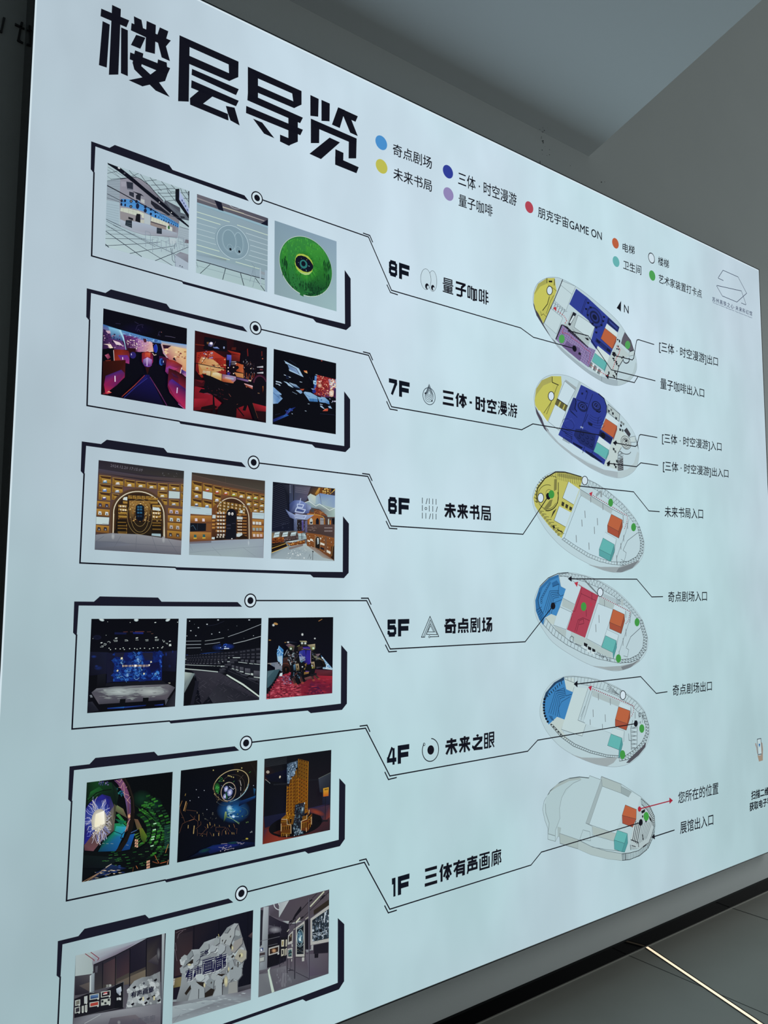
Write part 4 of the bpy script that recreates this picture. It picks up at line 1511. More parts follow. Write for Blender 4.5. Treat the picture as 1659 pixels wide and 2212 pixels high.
def d(p):
    p.F('3b80b9',(233,440),(270,310),(370,190),(486,122),(515,270),(596,305),(495,632),(405,600),(305,692),(258,600))
    p.F('22405f',(240,400),(270,310),(370,190),(486,122),(490,160),(400,200),(310,290),(272,390))
    for i in range(9):
        t = i / 9
        p.F('10141f', *[(x + 255 - 12 * math.sin(t * 3.1) + 60 * t ** 3, y + 390 + 300 * t) for x, y in ((-12,-12),(14,-12),(12,14),(-10,12))])
    for i in range(8):
        a, b = lerp((280,340),(480,150), i / 8), lerp((300,360),(485,190), i / 8)
        p.L('10141f',.009, a, b)
    for i in range(5):
        p.L('1f456c',.006,(305 + i * 26,555 + i * 10),(385 + i * 14,295 + i * 22),(500,280 + i * 20))
    p.L('1f456c',.006,(400,290),(490,255),(510,350),(580,330))
    p.L('1f456c',.005,(560,360),(460,420),(420,500),(440,600))
    for i in range(4):
        p.L('1f456c',.006,(310 + i * 8,590 + i * 14),(350 + i * 6,600 + i * 14))


zone(pl, plan, 'theatre_zone','blue zone', d)
zone(pl, plan, 'rim_mark','black dashes', lambda p: [p.F('15171e', *[(x + lerp((335,690),(450,810), i / 4)[0], y + lerp((335,690),(450,810), i / 4)[1]) for x, y in ((-9,-9),(7,-5),(9,11),(-7,7))]) for i in range(5)])
zone(pl, plan, 'route_line', 'dotted dark red route', lambda p: dashes(p, [(830,265),(1325,472),(1318,540),(1290,605)],4.2,.011,'8d2438',.45), -.0086)
zone(pl, plan, 'route_arrow', 'red arrow head', lambda p: p.F('a92b42',(777,243),(824,227),(808,292)), -.0086)
pl.new(-.0024)
pl.F('c0d6dd',(1160,425),(1285,480),(1278,530),(1140,480))
pl.p.build('service_room', plan, 'white room')
pl.new(-.0024)
pl.F('bdd2d6',(1080,730),(1210,770),(1180,855),(1050,803))
pl.p.build('service_room', plan, 'white room')
pl.new(-.0024)
pl.L('5d6a70',.0045,(1080,730),(1210,770),(1200,900))
pl.p.build('room_outline', plan, 'thin grey outline')
block(pl, plan, 'lift_block','orange block',[(1140,478),(1278,528),(1243,682),(1100,632)],[(1100,632),(1243,682),(1233,760),(1100,710)],[(1278,528),(1278,610),(1233,760),(1243,682)], OR)
block(pl, plan, 'restroom_block','teal block',[(1050,803),(1180,853),(1145,995),(1008,942)], None, [(1180,853),(1190,930),(1150,1090),(1140,1090),(1145,995)], TL_)
marker(pl, plan, 'stair_marker','white disc with black outline',0,1192,341,33,54, True)
for x, y, a, b in ((1418,740,30,51),(1188,1052,32,54)):
    marker(pl, plan, 'art_marker','green dot','3f9444', x, y, a, b)
arrow_tri(pl, plan, [(604,208),(650,166),(650,249)],'12131d','entry_arrow', None)

# 1F plan
pl = Plan(PLANZ[5])
out = [(122,490),(140,390),(210,270),(330,165),(450,117),(560,100),(675,113),(685,85),(812,133),(825,94),(1060,185),(1290,335),(1400,440),(1460,570),(1470,690),
       (1430,850),(1370,970),(1280,1045),(1150,1092),(1060,1099),(900,1080),(700,1030),(545,962),(330,897),(325,815),(305,810),(275,872),(185,846),(187,720),(150,620)]
pl.F('b1c9ce', *out)
pl.L('7d8d91',.0045, *out, out[0])
pl.L('59676b',.009,(180,330),(215,265),(330,165),(450,117),(560,102),(675,113))
pl.F('9fb0af',(200,290),(290,190),(430,125),(560,108),(590,128),(440,150),(300,220))
pl.F('acc4c8',(170,330),(300,220),(440,150),(580,135),(490,175),(350,350),(325,470),(328,600),(300,700),(275,740),(270,800),(190,780),(200,655),(160,530),(155,420))
pl.L('7d8d91',.0045,(580,135),(490,175),(400,250),(350,350),(325,470),(328,600),(275,740),(272,870))
pl.L('7d8d91',.006,(155,420),(160,530),(200,655),(187,780),(272,805))
pl.F('9fb3b4',(300,695),(345,708),(325,815),(303,808))
pl.F('a3b5b3',(325,775),(545,850),(545,960),(330,893))
pl.L('7d8d91',.0045,(325,775),(545,850),(545,960),(330,893),(325,775))
pl.F('b8d0d6',(835,212),(1062,297),(1160,355),(1110,440),(1072,560),(990,780),(680,665))
pl.F('9db0b3',(823,130),(835,212),(680,665),(638,655))
pl.F('a5b7b6',(825,97),(1060,187),(1062,297),(835,212))
pl.F('93a6a8',(1062,215),(1183,280),(1160,345),(1062,297))
for q in ([(823,97),(1060,187),(1062,297),(835,212)],[(823,130),(835,212),(680,665),(638,655)],[(1062,215),(1183,280),(1160,345),(1062,297)],[(640,655),(1000,780),(985,870),(715,795),(715,690)],[(605,733),(688,757),(695,865),(565,850)]):
    pl.L('7d8d91',.0045, *q, q[0])
pl.F('a7b8b5',(715,690),(1000,780),(985,870),(725,790))
pl.F('a9bcbc',(545,850),(700,930),(880,985),(1070,1015),(1065,1098),(900,1080),(700,1030),(545,962))
pl.L('6d7d82',.005,(545,850),(700,930),(880,985),(1070,1018))
pl.L('6d7d82',.0045,(580,870),(720,940),(890,970),(1060,990))
pl.F('bad0d5',(1140,360),(1183,285),(1290,340),(1250,490),(1110,435))
pl.F('aebfc2',(1250,500),(1400,440),(1465,620),(1400,900),(1280,960),(1170,960),(1170,850))
truss(pl, [(1300,360),(1400,450),(1455,570),(1462,690)],[(1305,430),(1370,490),(1430,590),(1440,680)],16,.006,'20252b', False)
truss(pl, [(1075,1098),(1160,1090),(1280,1040),(1370,965)],[(1070,1020),(1160,1010),(1270,980),(1380,890)],17,.006,'2a3036', False)
truss(pl, [(1380,960),(1430,850),(1460,750)],[(1385,900),(1425,800),(1455,690)],7,.006,'2a3036', False)
pl.F('2c2f36',(1320,930),(1362,900),(1365,915),(1325,945))
for i in range(8):
    pl.F('33383d' if i % 2 else 'c5d5d6',(1225 + i * 9,620 + i * 7),(1233 + i * 9,620 + i * 7),(1190 + i * 9,860 + i * 6),(1181 + i * 9,860 + i * 6))
for i in range(6):
    pl.L('5d6a6e',.006,(1320 + i * 22,650 - i * 3),(1270 + i * 18,900 - i * 12))
pl.F('14161c',(1300,510),(1345,485),(1345,520),(1308,540))
pl.F('14161c',(1390,560),(1420,600),(1430,650),(1400,610))
pl.F('14161c',(1345,620),(1372,625),(1355,650))
pl.F('14161c',(1310,560),(1325,560),(1322,590),(1310,585))
pl.F('14161c',(1310,780),(1320,790),(1330,860),(1318,850))
pl.L('2a2f35',.009,(1175,850),(1265,885),(1270,940))
pl.L('2a2f35',.008,(1170,910),(1175,975))
pl.F('2a2f35',(1185,915),(1235,930),(1235,940),(1185,925))
for i in range(5):
    pl.L('2a2f35',.005,(1080 + i * 13,1020),(1083 + i * 13,1092))
    pl.L('3a4046',.005,(1190 + i * 18,935 + i * 6),(1190 + i * 18,975 - i * 2))
plan = pl.p.build('floor_plan', sign, 'pale plan without coloured zones at the bottom')
block(pl, plan, 'lift_block','orange block',[(1110,435),(1243,490),(1240,605),(1072,560)],[(1072,560),(1240,605),(1198,702),(1076,655)], None, OR)
block(pl, plan, 'restroom_block','teal block',[(1015,738),(1135,778),(1100,895),(975,855)],[(975,855),(1100,895),(1068,996),(980,966)],[(1135,778),(1140,890),(1102,1000),(1068,996),(1100,895)], TL_)
marker(pl, plan, 'art_marker','green dot','3f9a41',1360,572,32,53)
marker(pl, plan, 'position_marker','red dot','a3283a',1280,485,20,32)

# call-outs on the right: lines, arrow heads, lettering
CALL = [
    (0,[(1620,940),(1428,880),(1408,884),(1400,905),(1368,1105),(1350,1130),(1130,1075)], None),
    (0,[(1635,1388),(1090,1252),(805,832),(550,765)],[(1418,1338),(1375,1410),(1050,1338)]),
    (1,[(1660,885),(1453,850),(1436,862),(1405,985),(1385,998),(1145,955)], None),
    (1,[(1660,1227),(1455,1200),(1402,1248),(1070,1208)], None),
    (2,[(1660,600),(1553,592),(1365,357),(690,285)], None),
    (3,[(1660,396),(1590,397),(1405,178),(598,174)], None),
    (4,[(1660,312),(1590,320),(1405,120),(648,207)], None)]
zc, zd = Z(1360,700,299 / 1438), Z(1360,1240,299 / 1067)
LEAD = [None, None, [(288,1179)],[(297,1468)],[(313,1950)],[(258,174)],[(292,907)]]
TEXT = [(zc, '[三体 · 时空漫游]出口',((308,172),(917,345),(917,455),(308,297))),(zc, '量子咖啡出入口',((320,556),(775,672),(775,766),(320,671))),
        (zc, '[三体 · 时空漫游]入口',((338,1127),(955,1230),(955,1336),(338,1249))),(zc, '[三体 · 时空漫游]出入口',((347,1416),(1027,1510),(1027,1612),(347,1539))),
        (zc, '未来书局入口',((365,1892),(763,1920),(763,2026),(365,2005))),(zd, '奇点剧场入口',((298,135),(596,130),(596,208),(298,216))),
        (zd, '奇点剧场出口',((333,855),(634,822),(634,899),(333,940)))]
for (pi, pts, extra), ld, (zo, s, q) in zip(CALL, LEAD, TEXT):
    pr = Print(-.0105)
    path = PLANZ[pi](*pts)
    if ld:
        path[0] = (zc if pi < 3 else zd)(*ld)[0]
    pr.line(path, .0105, BLK)
    if extra:
        pr.line(PLANZ[pi](*extra),.0105, BLK)
    ln_ = pr.build('callout_line', sign)
    flat_text(s, zo(*q),'callout_text', ln_)
pr = Print(-.0105)
pr.line([PLANZ[5]((1290,481))[0], zd((312,1749))[0]],.0115,'9c2338')
pr.px(zd((306,1722),(334,1745),(308,1772)),'9c2338')
ln_ = pr.build('callout_line', sign, 'dark red arrow')
flat_text('您所在的位置', zd((375,1682),(684,1603),(684,1695),(375,1771)),'callout_text', ln_)
pr = Print(-.0105)
pr.line(zd((190,2024),(347,1973)),.0115, BLK)
pr.px(zd((168,2028),(192,2003),(195,2046)), BLK)
ln_ = pr.build('callout_line', sign, 'short black arrow')
flat_text('展馆出入口', zd((390,1910),(645,1845),(645,1935),(390,2006)),'callout_text', ln_)

# north arrow, logo, scan prompt
pr = Print()
pr.px(zb((270,743),(267,848),(252,828)), BLK)
pr.px(zb((270,743),(252,828),(228,812)), BLK)
na = pr.build('north_arrow', sign, 'black compass arrow')
flat_text('N', zb((298,778),(341,794),(341,865),(298,850)),'letter_n', na)
zl = Z(1500,560,159 / 1659)
pr = Print()
pr.line(zl((655,482),(540,428),(540,412),(645,248),(985,400),(1178,768),(958,965),(630,828),(503,605),(510,592),(1060,715),(1162,1012),(1158,1028),(1055,985)),.0078,'2e3852')
lg = pr.build('logo_mark', sign, 'thin line folded ribbon logo')
flat_text('苏州高铁之心·未来科幻馆', zl((405,842),(1300,1180),(1300,1280),(405,945)),'logo_name', lg, '3b4460',0.004,1.35)
flat_text('The Heart of Suzhou High-speed Rail · Future Science Fiction Museum', zl((412,958),(1300,1308),(1300,1340),(412,990)),'logo_subtitle', lg, '4d5670',0.006)
zs = Z(1500,1540,159 / 1465)
flat_text('扫描二维码', zs((1135,1560),(1560,1452),(1560,1605),(1135,1735)),'scan_prompt', sign, BLK, 0.022)
flat_text('获取电子导', zs((1100,1792),(1525,1670),(1525,1820),(1100,1960)),'scan_prompt', sign, BLK, 0.022)
pr = Print()
pr.px(zs((1255,840),(1300,850),(1362,820),(1362,945),(1285,968)),'9a8878')
pr.up()
pr.px(zs((1210,600),(1232,605),(1250,680),(1262,840),(1245,790),(1232,690),(1212,640)),'9a8f88')
pr.px(zs((1330,580),(1352,600),(1366,720),(1362,830),(1330,840)),'94867c')
pr.px(zs((1245,520),(1328,500),(1345,822),(1265,838)),'23263a')
pr.up()
pr.px(zs((1253,532),(1320,515),(1337,808),(1272,824)),'b9ced2')
pr.up()
pr.px(zs(*ellipse(1294,632,15,22)),'2a6fa8')
pr.px(zs((1282,645),(1306,645),(1296,690)),'2a6fa8')
pr.build('phone_icon', sign, 'hand holding a phone')


def P(*a, **k):
    ph.P(*a, **k)


def L(*a):
    ph.L(*a)


def E(*a):
    ph.E(*a)


def R(*a):
    ph.R(*a)


def T(*a):
    ph.T(*a)


def glow(*a):
    ph.glow(*a)


def specks(*a):
    ph.specks(*a)


# ------------------------------------------------------------------ printed photographs
def mix(a, b, t):
    a, b = col(a), col(b)
    return tuple(a[i] + (b[i] - a[i]) * t for i in range(3)) + (1.0,)


def whole(ph, c):
    q = ph.q
    if isinstance(c, str):
        c = [c] * 4
    P(list(c), *q)


def rect(x0, y0, x1, y1):
    return (x0, y0),(x1, y0),(x1, y1),(x0, y1)


# --- 8F: cafe counter
ph = Photo(Z(220,345,200 / 1659), QUADS[0][0],3)
whole(ph, 'a9bfc6')
P('92a1ac',(95,380),(330,345),(315,750),(300,770),(85,720))
for i in range(9):
    y = 400 + i * 42
    L('7d8c98',5,(95, y),(320, y - 14 + i * 5))
P('a2b8c3',(85,725),(315,765),(310,1180),(70,1065))
for i in range(8):
    L('7f919d',4,(80,790 + i * 42),(305,830 + i * 46))
for a, b, w in (((110,130),(390,300),6),((100,180),(340,330),5),((100,245),(280,205),8),((160,350),(430,325),8),((100,300),(170,350),4),((200,200),(320,320),4),((95,380),(330,345),7)):
    L('39424e', w, a, b)
for pts in ([(490,190),(540,250),(620,310)],[(520,300),(600,270),(650,245),(700,250)],[(690,260),(760,360),(850,470)],[(860,315),(960,440),(1070,560)],[(1065,385),(1150,480),(1250,600)],[(770,385),(980,360)],[(880,455),(1130,450)],[(930,550),(1180,520),(1310,515)],[(1000,600),(1320,600)],[(1080,665),(1320,650)],[(1160,740),(1330,720)],
            [(1160,510),(1190,580),(1330,760)],[(1000,570),(1140,720)],[(1240,450),(1330,540)],[(1410,510),(1440,600),(1560,760)],[(1490,540),(1560,650)],[(1400,590),(1560,590)],[(1450,690),(1560,700)],[(1240,570),(1320,580)]):
    L('313a46',8, *pts)
P(['8f8f9b','8a8a97','8f8e9a','83828f','70717d','757680','92939f','a0a1ac','9a9ca8','8f919d'],(330,350),(560,310),(690,345),(860,470),(1040,680),(1390,1060),(1370,1400),(760,1350),(330,1190),(315,750))
L('1d212c',11,(330,345),(450,330),(560,308),(640,320),(700,350),(850,460),(935,565),(1100,740))
P('9a9ba8',(340,390),(430,395),(430,480),(350,480))
P('2a303d',(440,390),(558,412),(560,545),(455,530))
P('6d7380',(460,510),(560,530),(560,550),(460,535))
P('2d313d',(490,570),(575,590),(575,680),(490,635))
P('1f222d',(540,560),(700,610),(760,660),(700,640),(690,735),(610,700),(610,640),(640,620))
P('b5bab9',(700,700),(765,720),(765,790),(700,760))
P('82848f',(770,690),(880,740),(870,1000),(770,950))
P('20222d',(880,725),(1000,800),(1090,870),(1230,980),(1200,1005),(1060,920),(960,880),(880,790))
P('1c1f28',(990,665),(1080,760),(1090,800),(1000,740))
P('4a4f5b',(1130,720),(1400,860),(1420,1060),(1290,1010),(1100,850))
for i in range(10):
    L('7c8894',4,(1150 + i * 26,740 + i * 20),(1240 + i * 18,880 + i * 16))
P('5b6570',(1340,920),(1560,1000),(1560,1090),(1400,1060))
P('20242e',(1400,1010),(1480,1020),(1490,1050),(1420,1040))
# blue band
P('4e8fcd',(345,700),(450,705),(660,735),(700,790),(890,870),(1130,1000),(1375,1150),(1378,1222),(1180,1125),(960,1050),(760,930),(600,880),(335,822),(335,720))
L('3f79b5',10,(340,765),(600,790),(760,850),(960,960))
for x, y, a, b in ((355,735,22,26),(350,800,18,28),(415,735,20,26),(418,812,16,26),(525,745,28,28),(520,838,28,28),(620,750,24,30),(640,830,30,52),(780,845,24,30),(778,912,28,36),(880,890,20,24),(878,972,20,26),(960,940,16,20),(962,1010,15,24),(1020,1030,8,16),(1070,1070,8,16),(1112,1085,10,18),(1150,1103,8,16),(1198,1125,12,18),(1250,1145,7,16),(1285,1165,8,16),(1320,1180,7,16),(1355,1195,7,16)):
    E('1a2440', x, y, a, b)
for i in range(12):
    P('1d3a66',(1040 + i * 28,980 + i * 14),(1052 + i * 28,985 + i * 14),(1050 + i * 28,1010 + i * 15),(1038 + i * 28,1004 + i * 15))
E('6d6a62',525,745,16,16)
E('6d6a62',520,838,16,16)
P('c3cbbd',(340,860),(480,875),(640,915),(640,1010),(480,960),(330,920))
P('c9cfbf',(640,910),(755,960),(755,1050),(715,1035),(715,990),(640,970))
for a, b in (((480,875),(478,955)),((560,895),(560,985)),((480,905),(640,950)),((385,865),(380,935))):
    L('9aa08f',4, a, b)
P('8f8c90',(330,920),(620,1000),(600,1100),(430,1110),(330,1070))
P('17181f',(625,965),(690,975),(690,1130),(600,1100),(610,1010))
P('1d1f26',(475,1022),(560,1050),(560,1090),(475,1060))
P('b9bdb2',(690,1075),(760,1075),(755,1150),(690,1130))
P('b1bdc2',(760,960),(870,1000),(870,1170),(760,1140))
P('c9cdbc',(890,1020),(1060,1080),(1205,1150),(1190,1195),(880,1100))
for i in range(5):
    L('a5a995',4,(930 + i * 52,1036 + i * 22),(925 + i * 52,1115 + i * 16))
P('4c464c',(875,1100),(1150,1190),(1150,1205),(875,1120))
P('8e8480',(870,1120),(1150,1205),(1150,1255),(900,1190),(870,1165))
P('807e86',(1260,1180),(1320,1210),(1320,1300),(1260,1280))
# counter
P(['aab6c6','a9b6c6','a6b3c4','a2afc0','a0adbd','9fabb8','8f939f','989ca8','a3aebc','a6b1bf','a2adba'],(330,1065),(430,1110),(540,1100),(800,1150),(980,1210),(1350,1310),(1352,1395),(1100,1370),(760,1348),(520,1275),(330,1190))
L('6d6d78',7,(330,1190),(430,1235),(560,1290),(760,1350),(1100,1370),(1350,1395))
P('27303b',(430,1080),(540,1085),(540,1225),(418,1175))
L('5f6b76',5,(445,1130),(535,1150))
L('5f6b76',5,(435,1165),(535,1190))
P('27303b',(985,1215),(1075,1235),(1075,1332),(982,1322))
L('56626d',4,(995,1260),(1068,1270))
P('c9d3cd',(1160,1178),(1262,1212),(1262,1285),(1155,1250))
E('2c6136',1200,1215,18,33,.2)
P('9fafb9',(1375,1200),(1560,1250),(1560,1520),(1355,1400))
for i in range(5):
    L('8798a3',4,(1370,1260 + i * 32),(1560,1300 + i * 40))
# floor
P(['a5bcc5','a3b9c2','b0c6cb','b0c6cb','aac0c7','a3b7bf','afc5cc','b6cccf'],(70,1065),(330,1192),(560,1292),(760,1352),(1100,1376),(1560,1500),(1545,1975),(60,1550))
for a, b, w in (((75,1065),(340,1190),9),((70,1280),(715,1738),11),((70,1165),(1275,1905),8),((85,1100),(960,1560),6),((200,1170),(900,1500),5),((62,1540),(640,1510),9),((640,1510),(1050,1475),7),((64,1412),(780,1420),7),((68,1330),(600,1335),5),((72,1270),(420,1262),5),((500,1680),(820,1620),10),((820,1620),(1300,1545),8),((955,1810),(1250,1690),11),((1250,1690),(1560,1560),9),((900,1500),(1545,1800),6),((60,1512),(125,1570),15),((80,1200),(250,1240),4)):
    L('2c3547', w, a, b)
for x, y, h in ((780,1280,280),(905,1410,250),(1062,1440,210),(1150,1470,170),(870,1350,180),(985,1440,120),(1210,1400,170),(1330,1400,160),(1470,1440,170)):
    L('8797a5',9,(x, y),(x + 6, y + h))
for pts in ([(780,1275),(860,1300),(880,1350),(790,1350)],[(905,1490),(1000,1490),(1010,1400),(900,1390)],[(1060,1440),(1200,1500),(1300,1480)],[(1120,1400),(1200,1390),(1210,1450),(1130,1470)],[(1370,1380),(1470,1410),(1460,1480),(1370,1470),(1370,1380)],[(1500,1420),(1555,1440)],[(780,1435),(900,1440),(940,1420)],[(1360,1500),(1500,1540),(1560,1530)]):
    L('7c8b99',6, *pts)
P('b6c6cc',(1210,1400),(1340,1420),(1330,1500),(1220,1520))
P('6f6a74',(1500,1430),(1556,1440),(1556,1500),(1480,1490))
for i in range(14):
    x, y = 1200 + (i * 61) % 340,1420 + (i * 37) % 150
    L('8292a0',5,(x, y),(x + 8, y + 70))
P(['8d95a2','7f828d','8b8f9a','7a7e8a'],(1310,1705),(1405,1650),(1550,1700),(1548,1848))
P('a7b6c4',(1310,1710),(1548,1848),(1545,1975),(1320,1920))
L('45505f',8,(1230,1580),(1255,1690),(1262,1790),(1290,1835),(1325,1840))
L('5b6674',7,(1260,1590),(1270,1680),(1320,1750))
L('5b6674',8,(1310,1500),(1300,1600))
L('8090a0',10,(1300,1700),(1320,1930))
for x, y in ((1400,1910),(1440,1930)):
    L('3e4955',9,(x - 12, y),(x, y - 18),(x + 14, y + 2))
# beam, pipes, screen
P('0d101d',(100,55),(240,110),(340,150),(520,290),(800,530),(1100,770),(1560,1185),(1560,1215),(1300,1020),(1040,800),(900,690),(560,410),(300,210),(110,85))
E('d7d9dc',307,150,22,14,.3)
E('4a505c',408,243,18,14)
E('dfe2e2',1030,760,9,9)
E('dfe2e2',1247,945,9,9)
L('151924',16,(95,462),(300,570),(600,735),(900,895),(1010,960))
L('262c3a',9,(95,610),(340,735),(420,755))
L('343b49',6,(92,680),(345,765))
L('3b4350',9,(1000,960),(1300,1020),(1560,1080))
L('3b4350',7,(1390,1200),(1560,1250))
P('11141f',(1318,525),(1388,520),(1388,715),(1560,960),(1560,1062),(1318,725))
P(['aebede','a7b6db','97a6cc','a5b4d8'],(1390,555),(1560,870),(1560,985),(1386,712))
for x, y in ((1440,730),(1500,830),(1470,780),(1535,900)):
    P('5c6a92',(x - 14, y - 24),(x + 12, y - 8),(x + 10, y + 26),(x - 12, y + 12))
P('1a2029',(1548,565),(1572,562),(1566,870),(1556,860))
ph.build(borders[0],'cafe counter photo with blue band')

# --- 8F: wall with a pair of eyes
ph = Photo(Z(415,410,175 / 1659), QUADS[0][1],4)
whole(ph, ['8fa7b4','8ba0ad','8aa3ab','92abb4'])
P(['6a6973','5d5c68','4c4b58','52515c','5d5c66'],(100,80),(800,320),(1560,580),(1560,740),(100,255))
P('8f8c8f',(100,155),(490,300),(490,320),(100,185))
P('b9b8a8',(625,340),(1060,480),(1060,500),(625,362))
P('a8a4a4',(1060,485),(1490,635),(1470,645),(1060,505))
P('8fb0bf',(100,255),(800,480),(1560,745),(1560,790),(800,530),(100,300))
L('7c98a7',7,(100,300),(800,530),(1560,790))
P('16182a',(455,205),(600,255),(645,440),(540,405))
P('16182a',(1405,695),(1560,600),(1560,745))
R('bfc4c6',7,880,300,130,85,.3,20,160)
P(['8ca3b1','86998f','7f929d','8ca3b1'],(95,1290),(700,1420),(700,1460),(95,1340))
for i, y in enumerate((450,560,675,790,900,1010,1125,1240)):
    c = 'c9dcc9' if i in (0,1,6,7) else 'b9cdd2'
    x1 = (770,580,500,465,462,490,560,770)[i]
    L(c, 13 if i in (0,1,6,7) else 9,(95, y),(x1, y + (x1 - 95) * (.31 if i < 2 else .285 if i < 6 else .29)))
for i, (x, y) in enumerate(((920,720),(1100,885),(1165,1018),(1190,1132),(1190,1240),(1160,1338),(1085,1425),(890,1475))):
    e = (930,1035,1140,1245,1350,1455,1562,1620)[i]
    L('c9dcc9' if i in (0,7) else 'bccfd6',13 if i in (0,7) else 9,(x, y),(1555 if i < 7 else 1380, e))
E('7f99a6',825,1072,348,345,.27,44)
R('c3d8e0',9,830,1075,325,335,.27)
for cx, cy, a, b, m in ((950,1100,92,222,.28),(760,1040,135,215,.3)):
    E('7b96a3', cx, cy, a, b, m, 36)
    R('a9c2cc',7, cx, cy, a, b, m)
    R('90abb7',5, cx + 4, cy + 8, a + 20, b + 18, m)
for cx, cy, px, py in ((775,1190,785,1217),(940,1235,966,1266)):
    R('9bb4bf',6, cx, cy, 58,72,.2)
    E('0c0e18', px, py, 22,27,.3)
P(['93aab8','8fa4b0','94abb6','9db5bf'],(85,1340),(1560,1700),(1545,1900),(85,1440))
P(['a9c2c6','a3bcc0','a6bfc0','aac3c6'],(85,1445),(1555,1860),(1545,2105),(75,1695))
L('1a1c2c',15,(88,1436),(420,1525),(800,1640),(1200,1755),(1480,1830))
for a, b, w in (((370,1525),(165,1715),12),((685,1610),(625,1840),14),((990,1705),(1062,1968),14),((1290,1800),(1500,2090),12)):
    L('2f3a47', w, a, b)
L('7d949b',7,(85,1550),(680,1710),(1545,1960))
for pts in ([(1215,1500),(1275,1570),(1290,1770)],[(1245,1640),(1180,1885)],[(1290,1790),(1240,1990)],[(1290,1755),(1460,1790)],[(1250,1580),(1250,1760)],[(85,1470),(120,1600)]):
    L('7f929e',9, *pts)
P('8f9ba4',(1390,1660),(1490,1690),(1490,1750),(1400,1720))
P('9db2c0',(1490,1640),(1555,1660),(1545,2105),(1490,2085))
P('a5b8c4',(1385,1600),(1410,1605),(1410,1960),(1385,1950))
ph.build(borders[0],'pale wall photo with two outlined eyes')

# --- 8F: green eye disc
ph = Photo(Z(585,470,150 / 1580), QUADS[0][2],5)
whole(ph, ['7f98a8','8aa3b6','9ab9bd','8aa2aa'])
E0 = (795,1110,597,660,.27)
E('c5d6c8',793,1112,603,672,.27,60)
E('2f7a3e', *E0,60)
lo_, mid, hi_ = '0c2a1e','2d7d2c','47a03c'
pts = ellipse(795,1128,592,640,.27,60)
def gcol(x, y):
    t = (y - 480 - .12 * (x - 795)) / 1300
    return mix(hi_, mid, min(1, t / .45)) if t < .45 else mix(mid, lo_, min(1,(t - .45) / .4))
for i in range(60):
    a, b = pts[i], pts[(i + 1) % 60]
    for k in range(6):
        f0, f1 = k / 6,(k + 1) / 6
        q = [lerp((795,1110), a, f1), lerp((795,1110), b, f1), lerp((795,1110), b, f0), lerp((795,1110), a, f0)]
        P([gcol(*p) for p in q], *q, step=False)
ph.k += 1
def inside(x, y, s=.96):
    return ((x - 795) / 597) ** 2 + ((y - 1110 - .27 * (x - 795)) / 660) ** 2 < s
for _ in range(420):
    x, y = ph.rnd.uniform(220,1380), ph.rnd.uniform(470,1800)
    if not inside(x, y):
        continue
    c = gcol(x, y)
    f = ph.rnd.uniform(.55,1.5)
    l = ph.rnd.uniform(20,70)
    ph.k += 0
    P(tuple(min(1, v * f) for v in c[:3]) + (1,),(x - 8, y),(x, y - l * .3),(x + 8, y),(x + 3, y + l), step=False)
ph.k += 1
for i in range(70):
    x, y = ph.rnd.choice(((ph.rnd.uniform(255,370), ph.rnd.uniform(820,1380)),(ph.rnd.uniform(1190,1350), ph.rnd.uniform(980,1500)),(ph.rnd.uniform(660,960), ph.rnd.uniform(1440,1640))))
    P(['1a5a28','0e3420','0a2418','123c22'],(x - 10, y),(x + 6, y - 40),(x + 14, y + 10),(x + 2, y + 110))
P(['1c5a2c','1c5a2c','2a7038','256a34'],(665,1580),(745,1600),(745,1800),(662,1760))
P(['2f7a3c','2f7a3c','14402a','14402a'],(770,1660),(940,1690),(930,1730),(775,1700))
for i in range(56):
    t = 2 * math.pi * i / 56
    x, y = 790 + 250 * math.cos(t),1090 + 330 * math.sin(t) + .25 * 250 * math.cos(t)
    x1, y1 = 790 + 330 * math.cos(t + .05),1090 + 400 * math.sin(t + .05) + .25 * 330 * math.cos(t)
    x0, y0 = 770 + 190 * math.cos(t),1065 + 210 * math.sin(t) + .25 * 190 * math.cos(t)
    up = math.sin(t) < -.2
    P([mix('1c6a2c','48b03c', ph.rnd.random() * (.5 if up else 1)), mix('164f24','3f9c34', ph.rnd.random() * (.4 if up else 1)),'2a7a2c'],(x0 - 22 * math.sin(t), y0 + 22 * math.cos(t)),(x0 + 22 * math.sin(t), y0 - 22 * math.cos(t)),(x1, y1) if not up else (x, y))
P('a9bd4c',(555,930),(590,850),(640,822),(740,828),(850,880),(930,980),(965,1080),(940,1230),(870,1300),(780,1308),(690,1270),(590,1170),(548,1060))
P('a5c77c',(610,1200),(700,1250),(800,1265),(930,1235),(870,1300),(780,1308),(690,1270))
P('0d1223',(556,1000),(570,920),(620,872),(690,862),(790,890),(890,970),(960,1080),(965,1140),(920,1215),(840,1245),(740,1225),(640,1160),(575,1090))
E('2c7672',745,1060,88,100,.2)
E('0b1020',742,1050,50,60,.2)
for a, b, c in (((690,920),(696,940),'4a5a50'),((812,970),(826,950),'8a8a4a'),((850,1095),(885,1110),'6aa0a0'),((800,1185),(815,1215),'6a9aa0'),((688,1150),(692,1172),'3a7a80'),((620,1020),(640,1024),'6a7a70')):
    L(c, 12, a, b)
ph.build(borders[0],'green furry eye disc photo')

